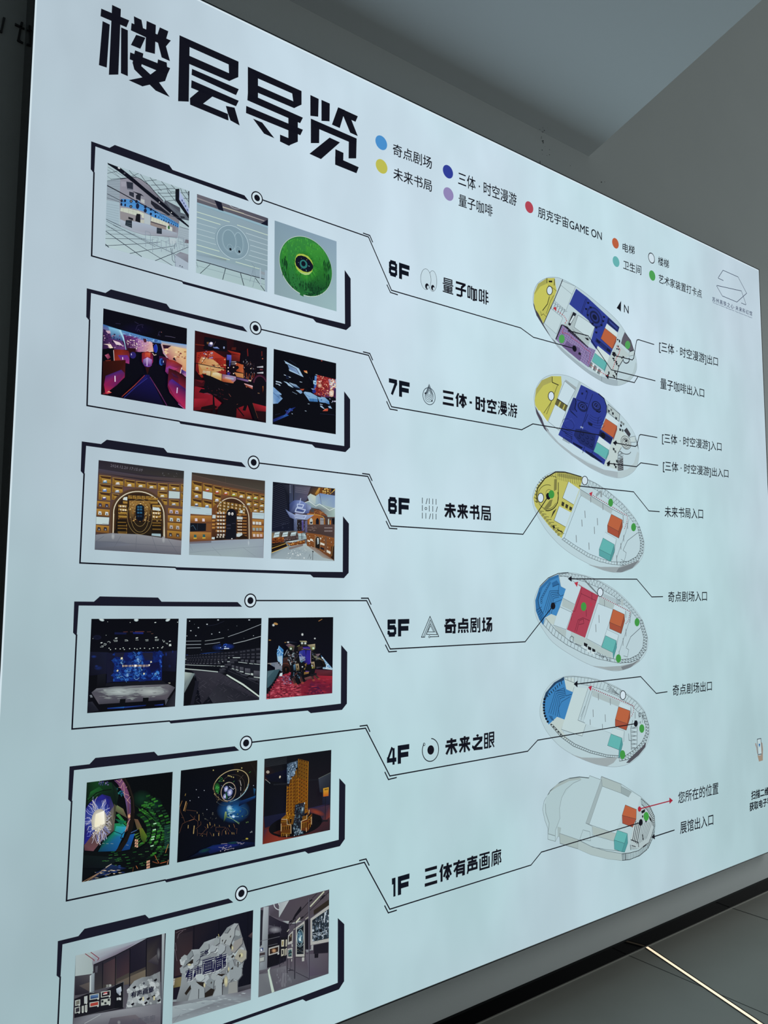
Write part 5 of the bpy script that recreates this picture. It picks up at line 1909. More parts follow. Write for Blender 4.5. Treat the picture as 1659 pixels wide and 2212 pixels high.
# --- 7F: ride theatre with orange seats
ph = Photo(Z(210,660,200 / 1659), QUADS[1][0],6)
whole(ph, ['070714','07060f','060514','04040c'])
glow('0d0a28','070714',700,430,330,130)
for pts in ([(690,440),(720,360),(790,340),(830,350)],[(715,465),(735,420),(770,465)],[(670,290),(740,330)],[(800,360),(820,400)],[(1090,540),(1110,470),(1160,480)],[(1085,545),(1105,515),(1130,550)],[(1210,545),(1400,575)],[(330,320),(420,330)]):
    L('2f2a4c',7, *pts)
L('5b5568',5,(1220,545),(1330,560),(1400,576))
E('7a4a44',1152,478,8,8)
P(['2b5b9a','4f93bd','4a86c2','5588c4','6f9ad0','5a6a9a','7c4a70','7a5a86'],(105,335),(400,430),(800,540),(1200,640),(1610,700),(1610,860),(800,760),(105,480))
P(['2c1c48','3d2558','6a3a78','2c1838'],(110,420),(420,560),(520,790),(100,800))
P(['79b7d6','8fc6dc','3a4a86','3a3a70'],(200,380),(430,440),(500,640),(260,600))
L('9fd0e6',26,(400,440),(460,560),(500,680),(525,790))
P(['5a2a62','6d3c80','8a5a96','7a3c60','2c1430'],(470,520),(720,570),(760,700),(780,840),(520,790))
P(['a57ab0','b88ab2','d9a9a4','e0b498','b07c9a','9a6090'],(730,590),(860,640),(990,660),(1010,830),(800,830),(720,830))
P(['cfa890','e2c69a','d9b880','dba878','c88a68','a0486a'],(1150,650),(1400,710),(1605,780),(1600,1020),(1590,1260),(1180,860))
P(['6f9ec8','84a8d0','b9a9a6','b8a6a0'],(1130,630),(1610,710),(1610,780),(1160,690))
P('0c0a1c',(985,660),(1140,680),(1180,860),(1120,880),(1040,870),(1000,760))
E('1d2a9a',1040,770,30,70)
R('3a6ad0',8,1045,770,32,75,0,-90,90)
L('b9a4b0',20,(1150,690),(1200,860),(1260,940))
P('2c1228',(1170,700),(1330,720),(1260,770),(1190,770))
specks(((1200,780),(1600,800),(1590,960),(1250,930)),16,28,18,['9a5a48','b0704e','7c3c40','e8cf9c'])
specks(((480,540),(760,600),(760,780),(540,760)),60,12,12,['e6cfd0','4a1a4a','d7b0b8','a070a0','f0e0d0','2c1030'])
specks(((110,430),(430,520),(480,740),(110,780)),50,16,12,['b8a0b4','14122c','6a4478','9a7090','1a1434','14122c'])
specks(((740,620),(1000,660),(1000,830),(760,820)),40,18,10,['e0c0b0','c08898','9a6080','d8b8a8','c498b8'])
specks(((420,470),(1150,640),(1150,670),(430,520)),40,18,8,['a8d4ea','2a4a86','86b8da'])
P('c3a8b8',(150,450),(230,450),(240,500),(190,500))
P('dcc8d0',(280,620),(400,660),(460,720),(340,700))
P('e6d4c4',(110,690),(240,690),(290,770),(260,830),(190,710))
P('4a1c2c',(820,590),(880,600),(880,660),(840,660))
# seats
def seat(pts, cs):
    P(cs, *pts)
P('05040c',(100,780),(300,760),(290,980),(95,1000))
P(['b05a78','8a3a5c','6a2238','7a3050'],(135,890),(200,860),(240,930),(190,965))
P('6a241c',(140,985),(245,970),(235,1010),(190,1020))
seat([(290,785),(440,790),(580,810),(575,1040),(440,1010),(310,995)],['5a1a14','7a2418','5c1818','8a2a5a','8a3030','8a2a1c'])
P(['4a2a88','5a2a90','7a2a78','a03a78','8a2c60'],(370,890),(540,890),(578,960),(575,1045),(440,1010))
L('d6c6c6',9,(292,800),(305,990))
L('efe6ee',12,(455,925),(458,970))
P('2a0c10',(540,760),(690,770),(690,880),(580,870))
E('2a2268',640,890,55,60)
L('d8d0e8',12,(612,860),(615,890))
seat([(105,1000),(510,975),(500,1170),(495,1280),(350,1430),(130,1590),(80,1580)],['2a0c0a','3c120c','4a1418','7a1c3c','5a1844','8a2430','16060c'])
P(['3a1c5c','3a2470','5a1e58','8c2048','6a1c58','b8283c','8a1a4c'],(150,1260),(430,1150),(490,1210),(490,1290),(330,1430),(150,1590),(120,1420))
P(['c03a48','f0d8b0','c83c40','a82848'],(160,1560),(210,1530),(260,1560),(170,1590))
L('e9e0ee',17,(318,1260),(321,1365))
seat([(800,850),(900,820),(1000,860),(1000,1010),(950,1100),(850,1090),(800,1000)],['7a2020','a03828','6a1428','8a1c4c','7a2a68','5a2a70','7a1c40'])
P(['c04a30','d4663c','b04030','a03040'],(860,850),(950,850),(950,930),(850,930))
P(['6a4a98','b89ad0','9a60b0','6a2a80','7a5ac0','4a2a70'],(820,970),(900,925),(985,970),(975,1080),(900,1105),(820,1050))
L('cdb8e0',16,(893,940),(893,1080))
P('0a0612',(980,870),(1060,880),(1040,930),(1010,920))
L('cdb8a8',12,(990,850),(1020,890),(1060,880))
P(['3a1038','5a1830','18081c','20287a'],(1110,900),(1270,940),(1230,1060),(1110,1060))
E('2a5ab0',1150,1010,38,65)
E('10205a',1165,1010,28,52)
L('cfd6e8',10,(1187,990),(1185,1022))
seat([(1245,960),(1380,985),(1525,1070),(1500,1220),(1380,1150),(1260,1230),(1220,1180)],['7a2018','94301c','6a2018','9a4030','8a2a5c','4a1a48','8a2a70'])
P('0c0a1a',(1350,960),(1380,925),(1420,1000))
P(['7a3a90','8a3080','b03a58','5a1848'],(1230,1120),(1300,1075),(1440,1130),(1260,1230))
L('e0d0cc',16,(1515,1110),(1490,1215))
P(['2a2068','6a4a9a','d090b0','3a1c50'],(1510,1140),(1595,1190),(1590,1280),(1500,1210))
seat([(1280,1120),(1430,1180),(1595,1290),(1582,1860),(1500,1800),(1300,1560),(1262,1450)],['3c0f10','2c0c12','200810','b02c4c','8a2050','9a2448','6a1838'])
P(['2a1a6a','3a2488','28164c','6a1a58','b02450','a0284c','7a2058'],(1290,1350),(1340,1315),(1590,1500),(1585,1720),(1580,1840),(1400,1650),(1268,1420))
P(['4a1a48','2a1230','2a1030'],(1330,1200),(1480,1310),(1370,1270))
L('d4c8ea',17,(1436,1470),(1428,1570))
L('b06ab0',8,(1450,1760),(1560,1850))
# aisle
P(['14104c','14104c','0a0824','08061c'],(850,1240),(930,1240),(1200,1790),(470,1650))
P(['1c1a70','0d0a30','0a0826'],(890,1240),(880,1330),(520,1640))
L('2a2a78',14,(900,1300),(700,1450),(480,1650))
L('8a3038',13,(850,1250),(660,1440),(440,1635))
L('a04028',9,(700,1400),(470,1610))
L('5a2458',13,(945,1280),(1090,1510),(1250,1795))
L('8a4468',6,(1020,1400),(1150,1620))
P('2a0c10',(860,1100),(940,1100),(900,1240))
ph.build(borders[1],'dark ride theatre photo with orange and purple seats')

# --- 7F: red exhibition room
ph = Photo(Z(410,705,175 / 1659), QUADS[1][1],7)
whole(ph, ['150610','10060f','0a0510','1a0408'])
P(['2a0a10','200810','120610','3a0c10'],(105,90),(900,270),(900,700),(100,760))
P(['9a2c20','b03a28','a83022','7a1c1c','8a2018','6a1418'],(140,530),(480,500),(740,660),(740,980),(240,1050),(120,900))
P(['b98458','cc9c68','c8a270','c49a68','b07848','b87040'],(240,620),(480,680),(700,860),(600,920),(200,990),(170,750))
P(['c9a878','d0b084','c89868','b08850'],(180,780),(500,810),(700,880),(260,900))
P(['8a2218','a02c20','8c2018','6a1414'],(500,650),(740,640),(740,860),(640,840))
specks(((140,540),(740,660),(740,960),(140,1000)),50,22,12,['b84430','7a1c18','d0a070','9a3422','5a1414'])
P('0a0812',(300,210),(760,290),(760,520),(280,470),(290,330))
P(['5a5a88','8a8aa8','4a4a78','2a2844'],(390,340),(480,370),(440,420),(370,400))
glow('f4f0ff','6a6a90',438,348,40,32)
E('f6f4ff',438,348,24,22)
P(['5a70a8','a0b0d8','5a70b0','38446a'],(470,425),(560,420),(610,460),(500,455))
E('8a9ac0',700,435,16,26)
L('5a4a4a',7,(530,310),(470,420))
P('6a4a30',(345,320),(395,320),(380,370),(350,360))
L('6a2418',18,(115,370),(300,390))
specks(((270,490),(480,530),(480,680),(270,660)),36,20,14,['c8b0a0','14101c','6a5a90','8a80b0','b87050','1a1420'])
for x, y in ((285,655),(325,568),(258,710)):
    E('f0dcc0', x, y, 12,11)
L('140a10',9,(400,520),(330,640),(230,770))
P(['8a2418','a83828','8a2018','5a1414'],(770,490),(1035,550),(1035,590),(850,560))
P('4a1814',(860,430),(950,430),(940,490),(850,480))
P(['6a1c18','8a2a20','5a1818','4a1414'],(850,570),(1030,590),(1020,720),(850,700))
P(['4a50b0','5a62c4','4048a0','3a3c8a'],(760,580),(850,590),(850,690),(755,690))
P('3c4296',(810,690),(850,690),(820,830),(805,800))
P('0a0812',(755,690),(810,720),(790,760),(750,770))
P(['6a6068','9a9090','5a5058','4a4048'],(850,710),(950,715),(940,790),(850,790))
P(['9a3c24','b85a34','b86038','8a3a24'],(940,740),(1100,790),(1100,970),(950,920))
P(['b07448','c08850','b87a48','a06838'],(910,940),(1095,970),(1100,1060),(960,1030))
E('0a0810',965,842,40,36)
P('0a0810',(945,860),(980,870),(955,905))
for x, y in ((788,847),(787,916),(897,838),(897,966),(945,760)):
    E('f0dcc8', x, y, 13,11)
E('2a2a80',795,972,28,26)
R('6a3a68',8,795,965,36,32,0,180,360)
P('180a14',(740,880),(760,880),(760,980),(740,980))
L('0a0a12',15,(100,750),(500,830),(800,890),(1100,965))
L('20141a',12,(1090,960),(1120,970))
E('0a0a12',492,800,12,16)
L('5a2c20',6,(500,805),(700,775),(1000,730))
L('0c0a12',10,(740,770),(1000,725))
# dark right half
P('0b0712',(1040,500),(1580,430),(1570,1700),(1290,1560),(1110,1100),(1100,780),(1050,780))
for a, b, c in (((1180,460),(1190,610),'6a1c1c'),((1475,510),(1475,610),'5a1c1c'),((1110,900),(1120,1050),'5a2a20'),((1160,950),(1170,1070),'7a3a24'),((1220,970),(1200,1080),'6a2c20'),((1280,1000),(1260,1100),'8a3a2a'),((1330,960),(1300,1060),'5a2018')):
    L(c, 20, a, b)
specks(((1090,620),(1330,700),(1330,1080),(1100,1060)),60,8,18,['3a2a34','16101c','7a4a3a','8a8a94','2a1a24'])
R('4a2438',26,1440,1180,130,165,.1,185,340)
R('2c1424',22,1440,1190,150,200,.1,190,340)
for x, y, w in ((1440,835,62),(1443,955,62)):
    P('c9ccd4',(x - w, y - 8),(x + w, y - 24),(x + w, y + 12),(x - w, y + 6))
    for i in range(5):
        L('4a4a58',5,(x - w + 18 + i * 22, y - 16),(x - w + 20 + i * 22, y + 8))
P('6a2c38',(1430,870),(1500,880),(1490,900),(1440,895))
E('e8dcc8',1250,866,12,9)
E('b86048',1490,662,12,12)
P(['4a1c10','b8743c','6a3018','2a0c0c'],(1482,1230),(1505,1220),(1510,1300),(1490,1370))
L('8a6a50',12,(1390,1365),(1430,1372))
# screens
P('c0a888',(270,900),(335,910),(335,960),(260,950))
P(['c8b898','d0c0a0','c0a070','b89868'],(340,910),(425,920),(420,1015),(335,1000))
P(['b08848','d2c090','c8b070','b87838','a87830','c8a860'],(430,915),(560,940),(655,975),(655,1125),(520,1110),(425,1095))
P(['d8cca8','e0d4b0','c8a870','b89050'],(470,950),(600,960),(640,1040),(450,1050))
P(['6a5478','9a88a8','a890a8','8a6a90','c07840','b86030'],(665,978),(800,1000),(945,1030),(945,1100),(880,1165),(660,1130))
P(['b8a0a8','7c80b0','a0b4cc','c07a48'],(720,1030),(900,1050),(900,1090),(720,1080))
P(['a85a38','c87a48','b86840','8a3c28'],(665,1070),(830,1090),(900,1165),(670,1130))
L('1c141c',8,(430,915),(425,1095))
L('1c141c',8,(658,975),(655,1130))
P(['3c2850','6a4e80','8a6a98','5a3c68'],(955,1040),(1190,1090),(1200,1140),(960,1080))
P('d0c0a8',(1200,1090),(1260,1100),(1255,1130),(1200,1120))
P(['8a4a38','c8a0a8','a85038','5a2018'],(1110,1160),(1285,1215),(1285,1285),(1140,1220))
L('e0c8d0',10,(1115,1175),(1290,1235))
# table and console silhouettes, floor
P(['7a1420','8a1828','8a1a28','4a0c14','5a0e18'],(95,1220),(300,1270),(650,1570),(560,1700),(80,1720))
P(['9a2030','8a1a28','6a1018','7a1420'],(90,1480),(380,1480),(300,1640),(80,1660))
P('3a0a14',(90,1080),(310,1120),(320,1230),(95,1230))
P('5a141c',(105,1090),(300,1110),(250,1160))
P('0a070f',(250,965),(430,1020),(700,1140),(900,1170),(960,1100),(1090,1110),(1130,1220),(1210,1330),(1300,1500),(1290,1580),(1180,1590),(950,1680),(960,1880),(560,1810),(580,1650),(700,1570),(590,1450),(360,1360),(280,1250),(310,1130))
P('0a070f',(185,1350),(230,1280),(360,1290),(420,1350),(280,1370))
P('0c080f',(470,1400),(495,1400),(525,1770),(470,1770))
P('14070c',(240,1650),(470,1600),(570,1650),(480,1700),(220,1710))
P(['6a101a','8a1a24','3a0a10','4a0c14'],(960,1680),(1180,1600),(1280,1900),(950,1880))
P(['8a1a24','a02430','7a1620','4a0c14'],(1290,1570),(1565,1640),(1560,1745),(1330,1730))
P('1a0810',(1330,1740),(1560,1750),(1555,1960),(1400,1920))
P('0a070f',(1190,1580),(1280,1560),(1400,1900),(1330,1920))
L('6a3a2c',7,(1285,1570),(1395,1880))
L('0a070f',22,(960,1650),(1110,1840))
P('0a070f',(1130,1560),(1190,1590),(1140,1730),(1080,1720))
for a, b, c in (((800,1380),(840,1440),'7a4038'),((590,1270),(610,1300),'4a3a44'),((690,1480),(780,1500),'5a2028'),((640,1290),(690,1310),'4a1c1c'),((300,1370),(420,1390),'5a4058'),((1150,1230),(1170,1250),'c08060'),((960,1600),(985,1590),'6a3a34'),((490,1390),(560,1410),'4a2030'),((720,1180),(790,1200),'2a2a38')):
    L(c, 9, a, b)
specks(((280,1200),(700,1350),(700,1500),(420,1400)),22,12,14,['3a1018','1c0a14','5a2028','141024'])
ph.build(borders[1],'red lit exhibition room photo')

# --- 7F: spacecraft in black space
ph = Photo(Z(580,745,155 / 1659), QUADS[1][2],8)
whole(ph, '04050f')
LB = '7fa6cc'
P('9dbdd8',(355,360),(700,545),(810,745),(480,600),(470,560),(720,680),(640,550),(440,450),(385,420),(390,400),(370,375))
P(['5a7aa4','86a0c4','7a96bc','6a88b0'],(440,455),(640,555),(715,685),(480,560))
L('0a0e1e',10,(450,450),(640,550),(720,690))
P(['b03818','c8582c','f0d490','c88848'],(810,590),(890,595),(900,660),(830,630))
P('a84038',(1215,355),(1245,365),(1240,382),(1215,375))
for x, y, a, b in ((380,698,26,12),(440,725,40,12),(492,745,24,12),(440,770,34,12),(750,858,30,10),(225,855,60,20),(285,880,24,14),(210,905,46,14),(255,930,22,16),(930,1364,22,8),(860,1527,20,8),(548,1592,12,12),(1420,1250,16,8),(1465,1332,12,6),(1220,1375,34,12)):
    c = 'b5cade' if x not in (440,) else '1c2c54'
    P(c, (x - a, y - b * 1.2),(x + a, y + b * .2),(x + a * .9, y + b),(x - a * .8, y + b * .3))
P('9dbdd6',(345,840),(420,860),(500,910),(580,990),(540,980),(460,940),(420,890))
P(['a8c2d8','86a8c8','7090b4','5a7aa4'],(470,865),(640,920),(725,1000),(580,960))
for i in range(6):
    L('2a4266',5,(560 + i * 24,900 + i * 12),(610 + i * 22,990 + i * 6))
P(['b84c30','d0603c','a83c2c'],(720,1020),(830,1020),(790,1060))
P(['9ab8d0','7a9cc0','6a8cb4','88a8c8'],(630,1045),(760,1050),(785,1110),(740,1130))
L('8aa0b8',7,(550,1085),(660,1142))
P(['7fa4cc','6a90be','8ab0d4','5a82b4','6c94c0'],(108,965),(200,1050),(300,1135),(295,1165),(105,1120))
P(['6a92c0','5c84b6','86acd2','5a84b8','94b4d4'],(105,1110),(240,1150),(328,1240),(215,1355),(105,1362))
L('1c3054',6,(105,1100),(280,1260))
L('1c3054',6,(215,1180),(330,1240))
P(['86accf','8cb2d4','80aacd','7aa4cc','6c98c4','78a2c8'],(810,1105),(840,1080),(970,1100),(1130,1190),(1140,1315),(950,1305),(920,1220))
L('34588a',7,(845,1110),(860,1150),(960,1205))
P(['3f74ac','4a80b8','4478b0','3a6ca4'],(940,1235),(1135,1255),(1140,1318),(950,1305))
L('1c3a64',5,(1030,1240),(1032,1310))
P(['86b0d2','8cb4d4','6c98c4','5c8abc','6a96c2'],(1130,1200),(1290,1230),(1300,1340),(1180,1325),(1150,1260))
P(['94b8d6','80a8cc','5c8cbe','4c7cb0','6c98c4'],(1195,1165),(1300,1210),(1400,1300),(1412,1380),(1290,1330))
P(['3a6ca4','4478b0','3a6ca4'],(1295,1290),(1410,1345),(1412,1382))
P('22406c',(1205,1260),(1245,1262),(1225,1290))
L('07091a',10,(1120,1195),(1150,1260),(1160,1320))
P('9db8d0',(1195,1400),(1235,1410),(1300,1480),(1270,1475),(1200,1430))
P('8aaccc',(1375,1420),(1430,1410),(1468,1475),(1400,1460))
P(['c8503c','e8b890','b83c30','c85a3c'],(1250,1530),(1310,1480),(1380,1470),(1370,1530))
P(['16225c','1c2c7a','284a9c','2a58a4','1a2a78','121a50'],(105,1720),(300,1640),(420,1600),(470,1630),(310,1700),(115,1785))
P(['1c2c74','2c58a0','1c2470','141a50'],(370,1610),(480,1490),(630,1435),(500,1550))
L('3a7ab8',8,(350,1650),(470,1560),(510,1500))
specks(((390,1500),(560,1450),(560,1560),(400,1600)),14,26,14,['2a4a98','1a2a70','3a2a7a'])
for a, b in (((480,345),(640,460)),((150,1620),(270,1585)),((1190,1590),(1530,1620)),((940,740),(1000,830)),((1020,740),(1015,860))):
    L('262c44',6, a, b)
# red nebula screen
P(['8a2424','8c2228','942c2c','6a3a58','4a3a68','3a2048','7a1c24','6a1418'],(1115,690),(1340,745),(1560,800),(1560,1240),(1500,1200),(1360,1220),(1220,1200),(1050,1140))
specks(((1120,700),(1420,770),(1390,1200),(1060,1140)),230,18,16,['a83a34','6a1418','c86a54','5a1018','e0b098','92282a','b8584a'])
P(['8a6a98','c0b0c0','b89888','9a7a90'],(1380,790),(1560,810),(1560,990),(1430,1030))
specks(((1400,780),(1565,800),(1560,1000),(1420,1040)),90,18,16,['e8dccc','4a3a68','d8a878','f0ece0','7a88b0','c85a3c','2c2448'])
glow('f0e8dc','c89878',1460,1120,62,82)
specks(((1410,1060),(1510,1060),(1510,1190),(1410,1190)),24,14,14,['f2f0e8','d0b8a0','e4d8c8'])
glow('e8c8a8','8a2c2c',1185,940,60,60)
E('f4ece0',1182,850,14,18)
P(['2a1c5c','1a1440','4a1c40','3a1430'],(1520,1020),(1562,1010),(1555,1240),(1500,1190))
for x in (1485,1523,1550):
    glow('f0f2ff','141650', x, 1305,16,22)
P(['4c80c0','6a9cd0','3a5aa0','2c3c8c'],(1070,715),(1118,715),(1100,980),(1045,1030))
P('0a0c1e',(1075,690),(1130,700),(1110,720))
L('b8ccd8',10,(1090,685),(1130,695))
P('a8d0e4',(1035,820),(1110,840),(1108,925),(1040,905))
P('2c68a0',(1062,855),(1095,862),(1092,900),(1062,893))
P(['a8c0d4','6a9ac8','2c4a94','2c3c8c'],(985,1005),(1050,1015),(1100,1040),(1030,1050))
E('1c2a7c',1055,1075,42,42)
ph.build(borders[1],'spacecraft in black space photo')

# --- 6F: book hall with arch, clock text above
ph = Photo(Z(200,985,205 / 1659), QUADS[2][0],9)
whole(ph, ['2a2530','2c2930','4a3a38','4a3a3c'])
P(['28232d','2c2c2e','36332f','2e2a34'],(105,80),(1600,265),(1595,400),(105,225))
P(['433f4d','474049','4b423f','4a3d3e','453a40'],(105,222),(900,350),(1595,395),(1590,470),(105,300))
specks(((1180,270),(1500,300),(1490,380),(1200,340)),14,5,5,['6a6a70','8a8a8c'])
T('2024.12.20 17:15:09','6b6873',((318,140),(880,225),(870,275),(312,188)),.004)
P(['553f38','5a4440','60493f','5c4238','5a4236','4e3c38'],(105,300),(900,430),(1590,470),(1555,1480),(1290,1440),(60,1370))


def cell(x0, y0, x1, y1, s=.1, book=None, warm=0):
    """a lit shelf box with a darker upper lip"""
    h = y1 - y0
    d = (x1 - x0) * s
    P(['6a4a20','5a3e1c','8f6f30','94702f'],(x0, y0),(x1, y0 + d),(x1, y1 + d),(x0, y1))
    P(['4a2f1c','4a2f1c','3c2618','3c2618'],(x0 + 12, y0 + 6),(x1 - 6, y0 + d + 6),(x1 - 14, y0 + d + h * .4),(x0 + 46, y0 + h * .36))
    P(['ab8a42','b08c40','94702e','8c6428'],(x0 + 46, y0 + h * .4),(x1 - 8, y0 + d + h * .42),(x1 - 4, y1 + d - 8),(x0 + 46, y1 - 8))
    L('c4a050',6,(x0 + 4, y0 + 4),(x1 - 4, y0 + d + 4))
    P(['a07c34','8a6428','6c4a20','7a5424'],(x0 + 6, y0 + 14),(x0 + 46, y0 + h * .4),(x0 + 46, y1 - 8),(x0 + 6, y1 - 4))
    if book:
        bx, by = (x0 + x1) / 2, y1 + d * .5
        P(book, (bx - 34, by - h * .34),(bx + 26, by - h * .38),(bx + 34, by - 6),(bx - 42, by - 8))
        P('dfe0dc',(bx - 26, by - h * .38),(bx + 20, by - h * .4),(bx + 20, by - h * .22),(bx - 26, by - h * .2))


for x0, y0, x1, y1, bk in ((115,335,325,465,'4a86b0'),(345,375,540,500,'a8a4a8'),(555,410,740,530,'b0aaa8'),(755,440,930,545,'a8b0a8'),(945,462,1120,565,'9a9c94'),(1140,475,1315,595,'c8bca0'),(1335,490,1520,600,'3c4450'),
                           (110,480,320,620,'3a6ab0'),(340,515,530,635,'7890b0'),(105,620,310,760,'2a2c70'),(335,655,470,760, None),(1135,612,1310,720,'b0b08c'),(1200,750,1305,850, None),(1335,760,1510,865,'6a7a94'),(1540,495,1590,620, None),(1538,640,1588,750, None),(1535,770,1585,880, None)):
    cell(x0, y0, x1, y1,.1 if x0 < 700 else .06, bk)
for x0, y0, x1, y1 in ((80,785,305,890),(70,920,300,1040),(60,1205,290,1330),(1320,910,1570,1010),(1315,1035,1565,1145),(1310,1160,1560,1290),(1305,1300,1555,1430)):
    P(['a87c34','a47830','6f4a24','744c26'],(x0, y0),(x1, y0 + 20),(x1 - 4, y1 + 22),(x0, y1))
    L('3c2a20',9,(x0, y1 + 8),(x1, y1 + 28))
for x, y, c in ((135,860,'2c2a48'),(250,872,'2c2a48'),(130,1000,'c9d0d0'),(250,1010,'c9d0d0'),(115,1278,'23222c'),(225,1280,'23222c'),(1375,975,'b8a8b4'),(1475,985,'b8a8b4'),(1380,1115,'b8c4c4'),(1500,1122,'b8c4c4'),(1378,1245,'b0a8a4'),(1490,1255,'b0a8a4'),(1365,1378,'3a3230'),(1490,1388,'3a3230')):
    P(c, (x - 26, y - 36),(x + 22, y - 30),(x + 28, y + 28),(x - 32, y + 22))
    P('4a5a68' if c[0] in 'cb' else '8a8c94',(x - 12, y - 8),(x + 10, y - 4),(x + 12, y + 20),(x - 14, y + 18))
P('bccfcf',(65,1062),(292,1075),(280,1198),(60,1190))
L('5a6468',5,(170,1178),(268,1184))
P('b4c8c8',(1335,612),(1525,628),(1522,745),(1330,738))
P('5a4448',(540,545),(760,570),(600,660),(535,690))
# arch
def arch(cx, cy, a, b, c, y1, n=24):
    pts = [(cx + a * math.cos(math.pi + math.pi * i / n), cy + b * math.sin(math.pi + math.pi * i / n) + .05 * a * math.cos(math.pi + math.pi * i / n)) for i in range(n + 1)]
    P(c, *([(pts[0][0] - 8, y1)] + pts + [(pts[-1][0] + 8, y1 + 60)]))
    return pts
arch(805,1010,492,445,'57402f',1380)
arch(805,1010,478,430,'4c3626',1380)
arch(808,1020,450,408,'d0c8ae',1375)
arch(808,1022,432,392,'3a2818',1380)
arch(808,1030,400,372,'2c1e16',1390)
# interior shelves
for r_ in range(9):
    y = 690 + r_ * 62 + (90 if r_ > 5 else 0)
    for k in range(2):
        x0, x1 = ((450,600),(1045,1195))[k]
        if r_ < 2:
            x0, x1 = ((530,610),(970,1140))[k]
        P(['b08c3e','b48e40','6a4a22','6a4a22'],(x0, y + 40),(x1, y + 46),(x1, y + 90),(x0, y + 86))
        L('2a1c14',7,(x0, y + 92),(x1, y + 96))
for x, y in ((490,880),(535,880),(572,882),(490,940),(535,944),(572,946),(1070,998),(1110,1000),(1155,1004),(1070,1060),(1120,1066)):
    P('dcd2b8',(x - 13, y - 16),(x + 13, y - 14),(x + 13, y + 16),(x - 13, y + 14))
specks(((450,800),(600,800),(600,1180),(440,1180)),26,14,10,['5a3418','3c2414','c8a868','b88a48'])
specks(((1045,860),(1190,900),(1195,1180),(1045,1160)),24,14,10,['5a3418','3c2414','c8a868','b88a48'])
P('c8d6d4',(548,722),(606,715),(606,778),(528,765))
P('c2d2d4',(1050,895),(1165,905),(1192,960),(1050,945))
for i in range(6):
    cell(620 + i * 78,690 + i * 3,690 + i * 78,745 + i * 3,.05)
for k in range(4):
    x = 625 + k * 30
    P(['94703a','8a6630','2a1a12','301e14'],(640 + k * 34,780 + k * 20),(1010 - k * 34,785 + k * 20),(1010 - k * 30,1120 - k * 16),(640 + k * 30,1120 - k * 16))
    specks(((640 + k * 34,800 + k * 14),(1010 - k * 34,800 + k * 14),(1010 - k * 30,1150 - k * 10),(640 + k * 30,1150 - k * 10)),46,16 - k * 2,10 - k, ['c89c50','4a2c16','d8b878','3a2212','a87838','6a4420'])
P('1a140f',(610,1150),(1040,1150),(1030,1390),(615,1360))
for i in range(9):
    L('3c2c18',5,(620,1170 + i * 22),(1030,1176 + i * 22))
P('1a130e',(420,1110),(590,1120),(590,1350),(370,1340),(400,1270))
P('1a130e',(1040,1190),(1200,1190),(1230,1410),(1030,1380))
for y in (1150,1210,1255,1320):
    P(['8a6a2c','84622a','4a3418','4a3418'],(440, y),(585, y + 4),(585, y + 22),(436, y + 20))
    P(['8a6a2c','84622a','4a3418','4a3418'],(1045, y - 50),(1195, y - 46),(1195, y - 24),(1045, y - 28))
for a_, b_, y_ in ((218,310,1060),(155,270,1060),(120,200,1030)):
    R('8a7448',7,825, y_, a_, b_, .03)
specks(((690,800),(960,800),(940,1140),(700,1140)),110,11,8,['d8a858','3a2012','b87838','e8cc90','5a3418','7a4a24'])
P('0a0f1a',(760,870),(800,845),(850,845),(900,880),(908,1000),(895,1110),(850,1140),(800,1135),(760,1090),(748,960))
for y in (890,935,990,1050):
    for x in (800,848):
        P('2a5a7a' if y < 1020 else '1a2c40',(x - 20, y - 16),(x + 18, y - 14),(x + 18, y + 18),(x - 20, y + 16))
P('9ab4bc',(1035,1355),(1190,1360),(1195,1410),(1030,1390))
L('d8ccb0',16,(372,1010),(362,1200),(357,1350))
L('b0a890',14,(1240,1010),(1246,1200),(1240,1400))
# floor
P(['7c828b','83878e','868a90','8a8c92','84838a','63656f','565b66'],(55,1375),(320,1350),(800,1370),(1290,1440),(1552,1480),(1548,1720),(40,1635))
P(['606672','6a6e78','707480','5c626e'],(50,1490),(500,1490),(700,1560),(45,1600))
for a, b in (((200,1400),(60,1490)),((490,1400),(350,1645)),((770,1390),(750,1670)),((1040,1410),(1135,1690)),((1320,1450),(1490,1710)),((50,1490),(1548,1590))):
    L('5a5f6a',5, a, b)
glow('a8acae','868a90',357,1400,30,60)
glow('a8aaac','868a90',1240,1460,30,60)
ph.build(borders[2],'book hall photo with wide arch')

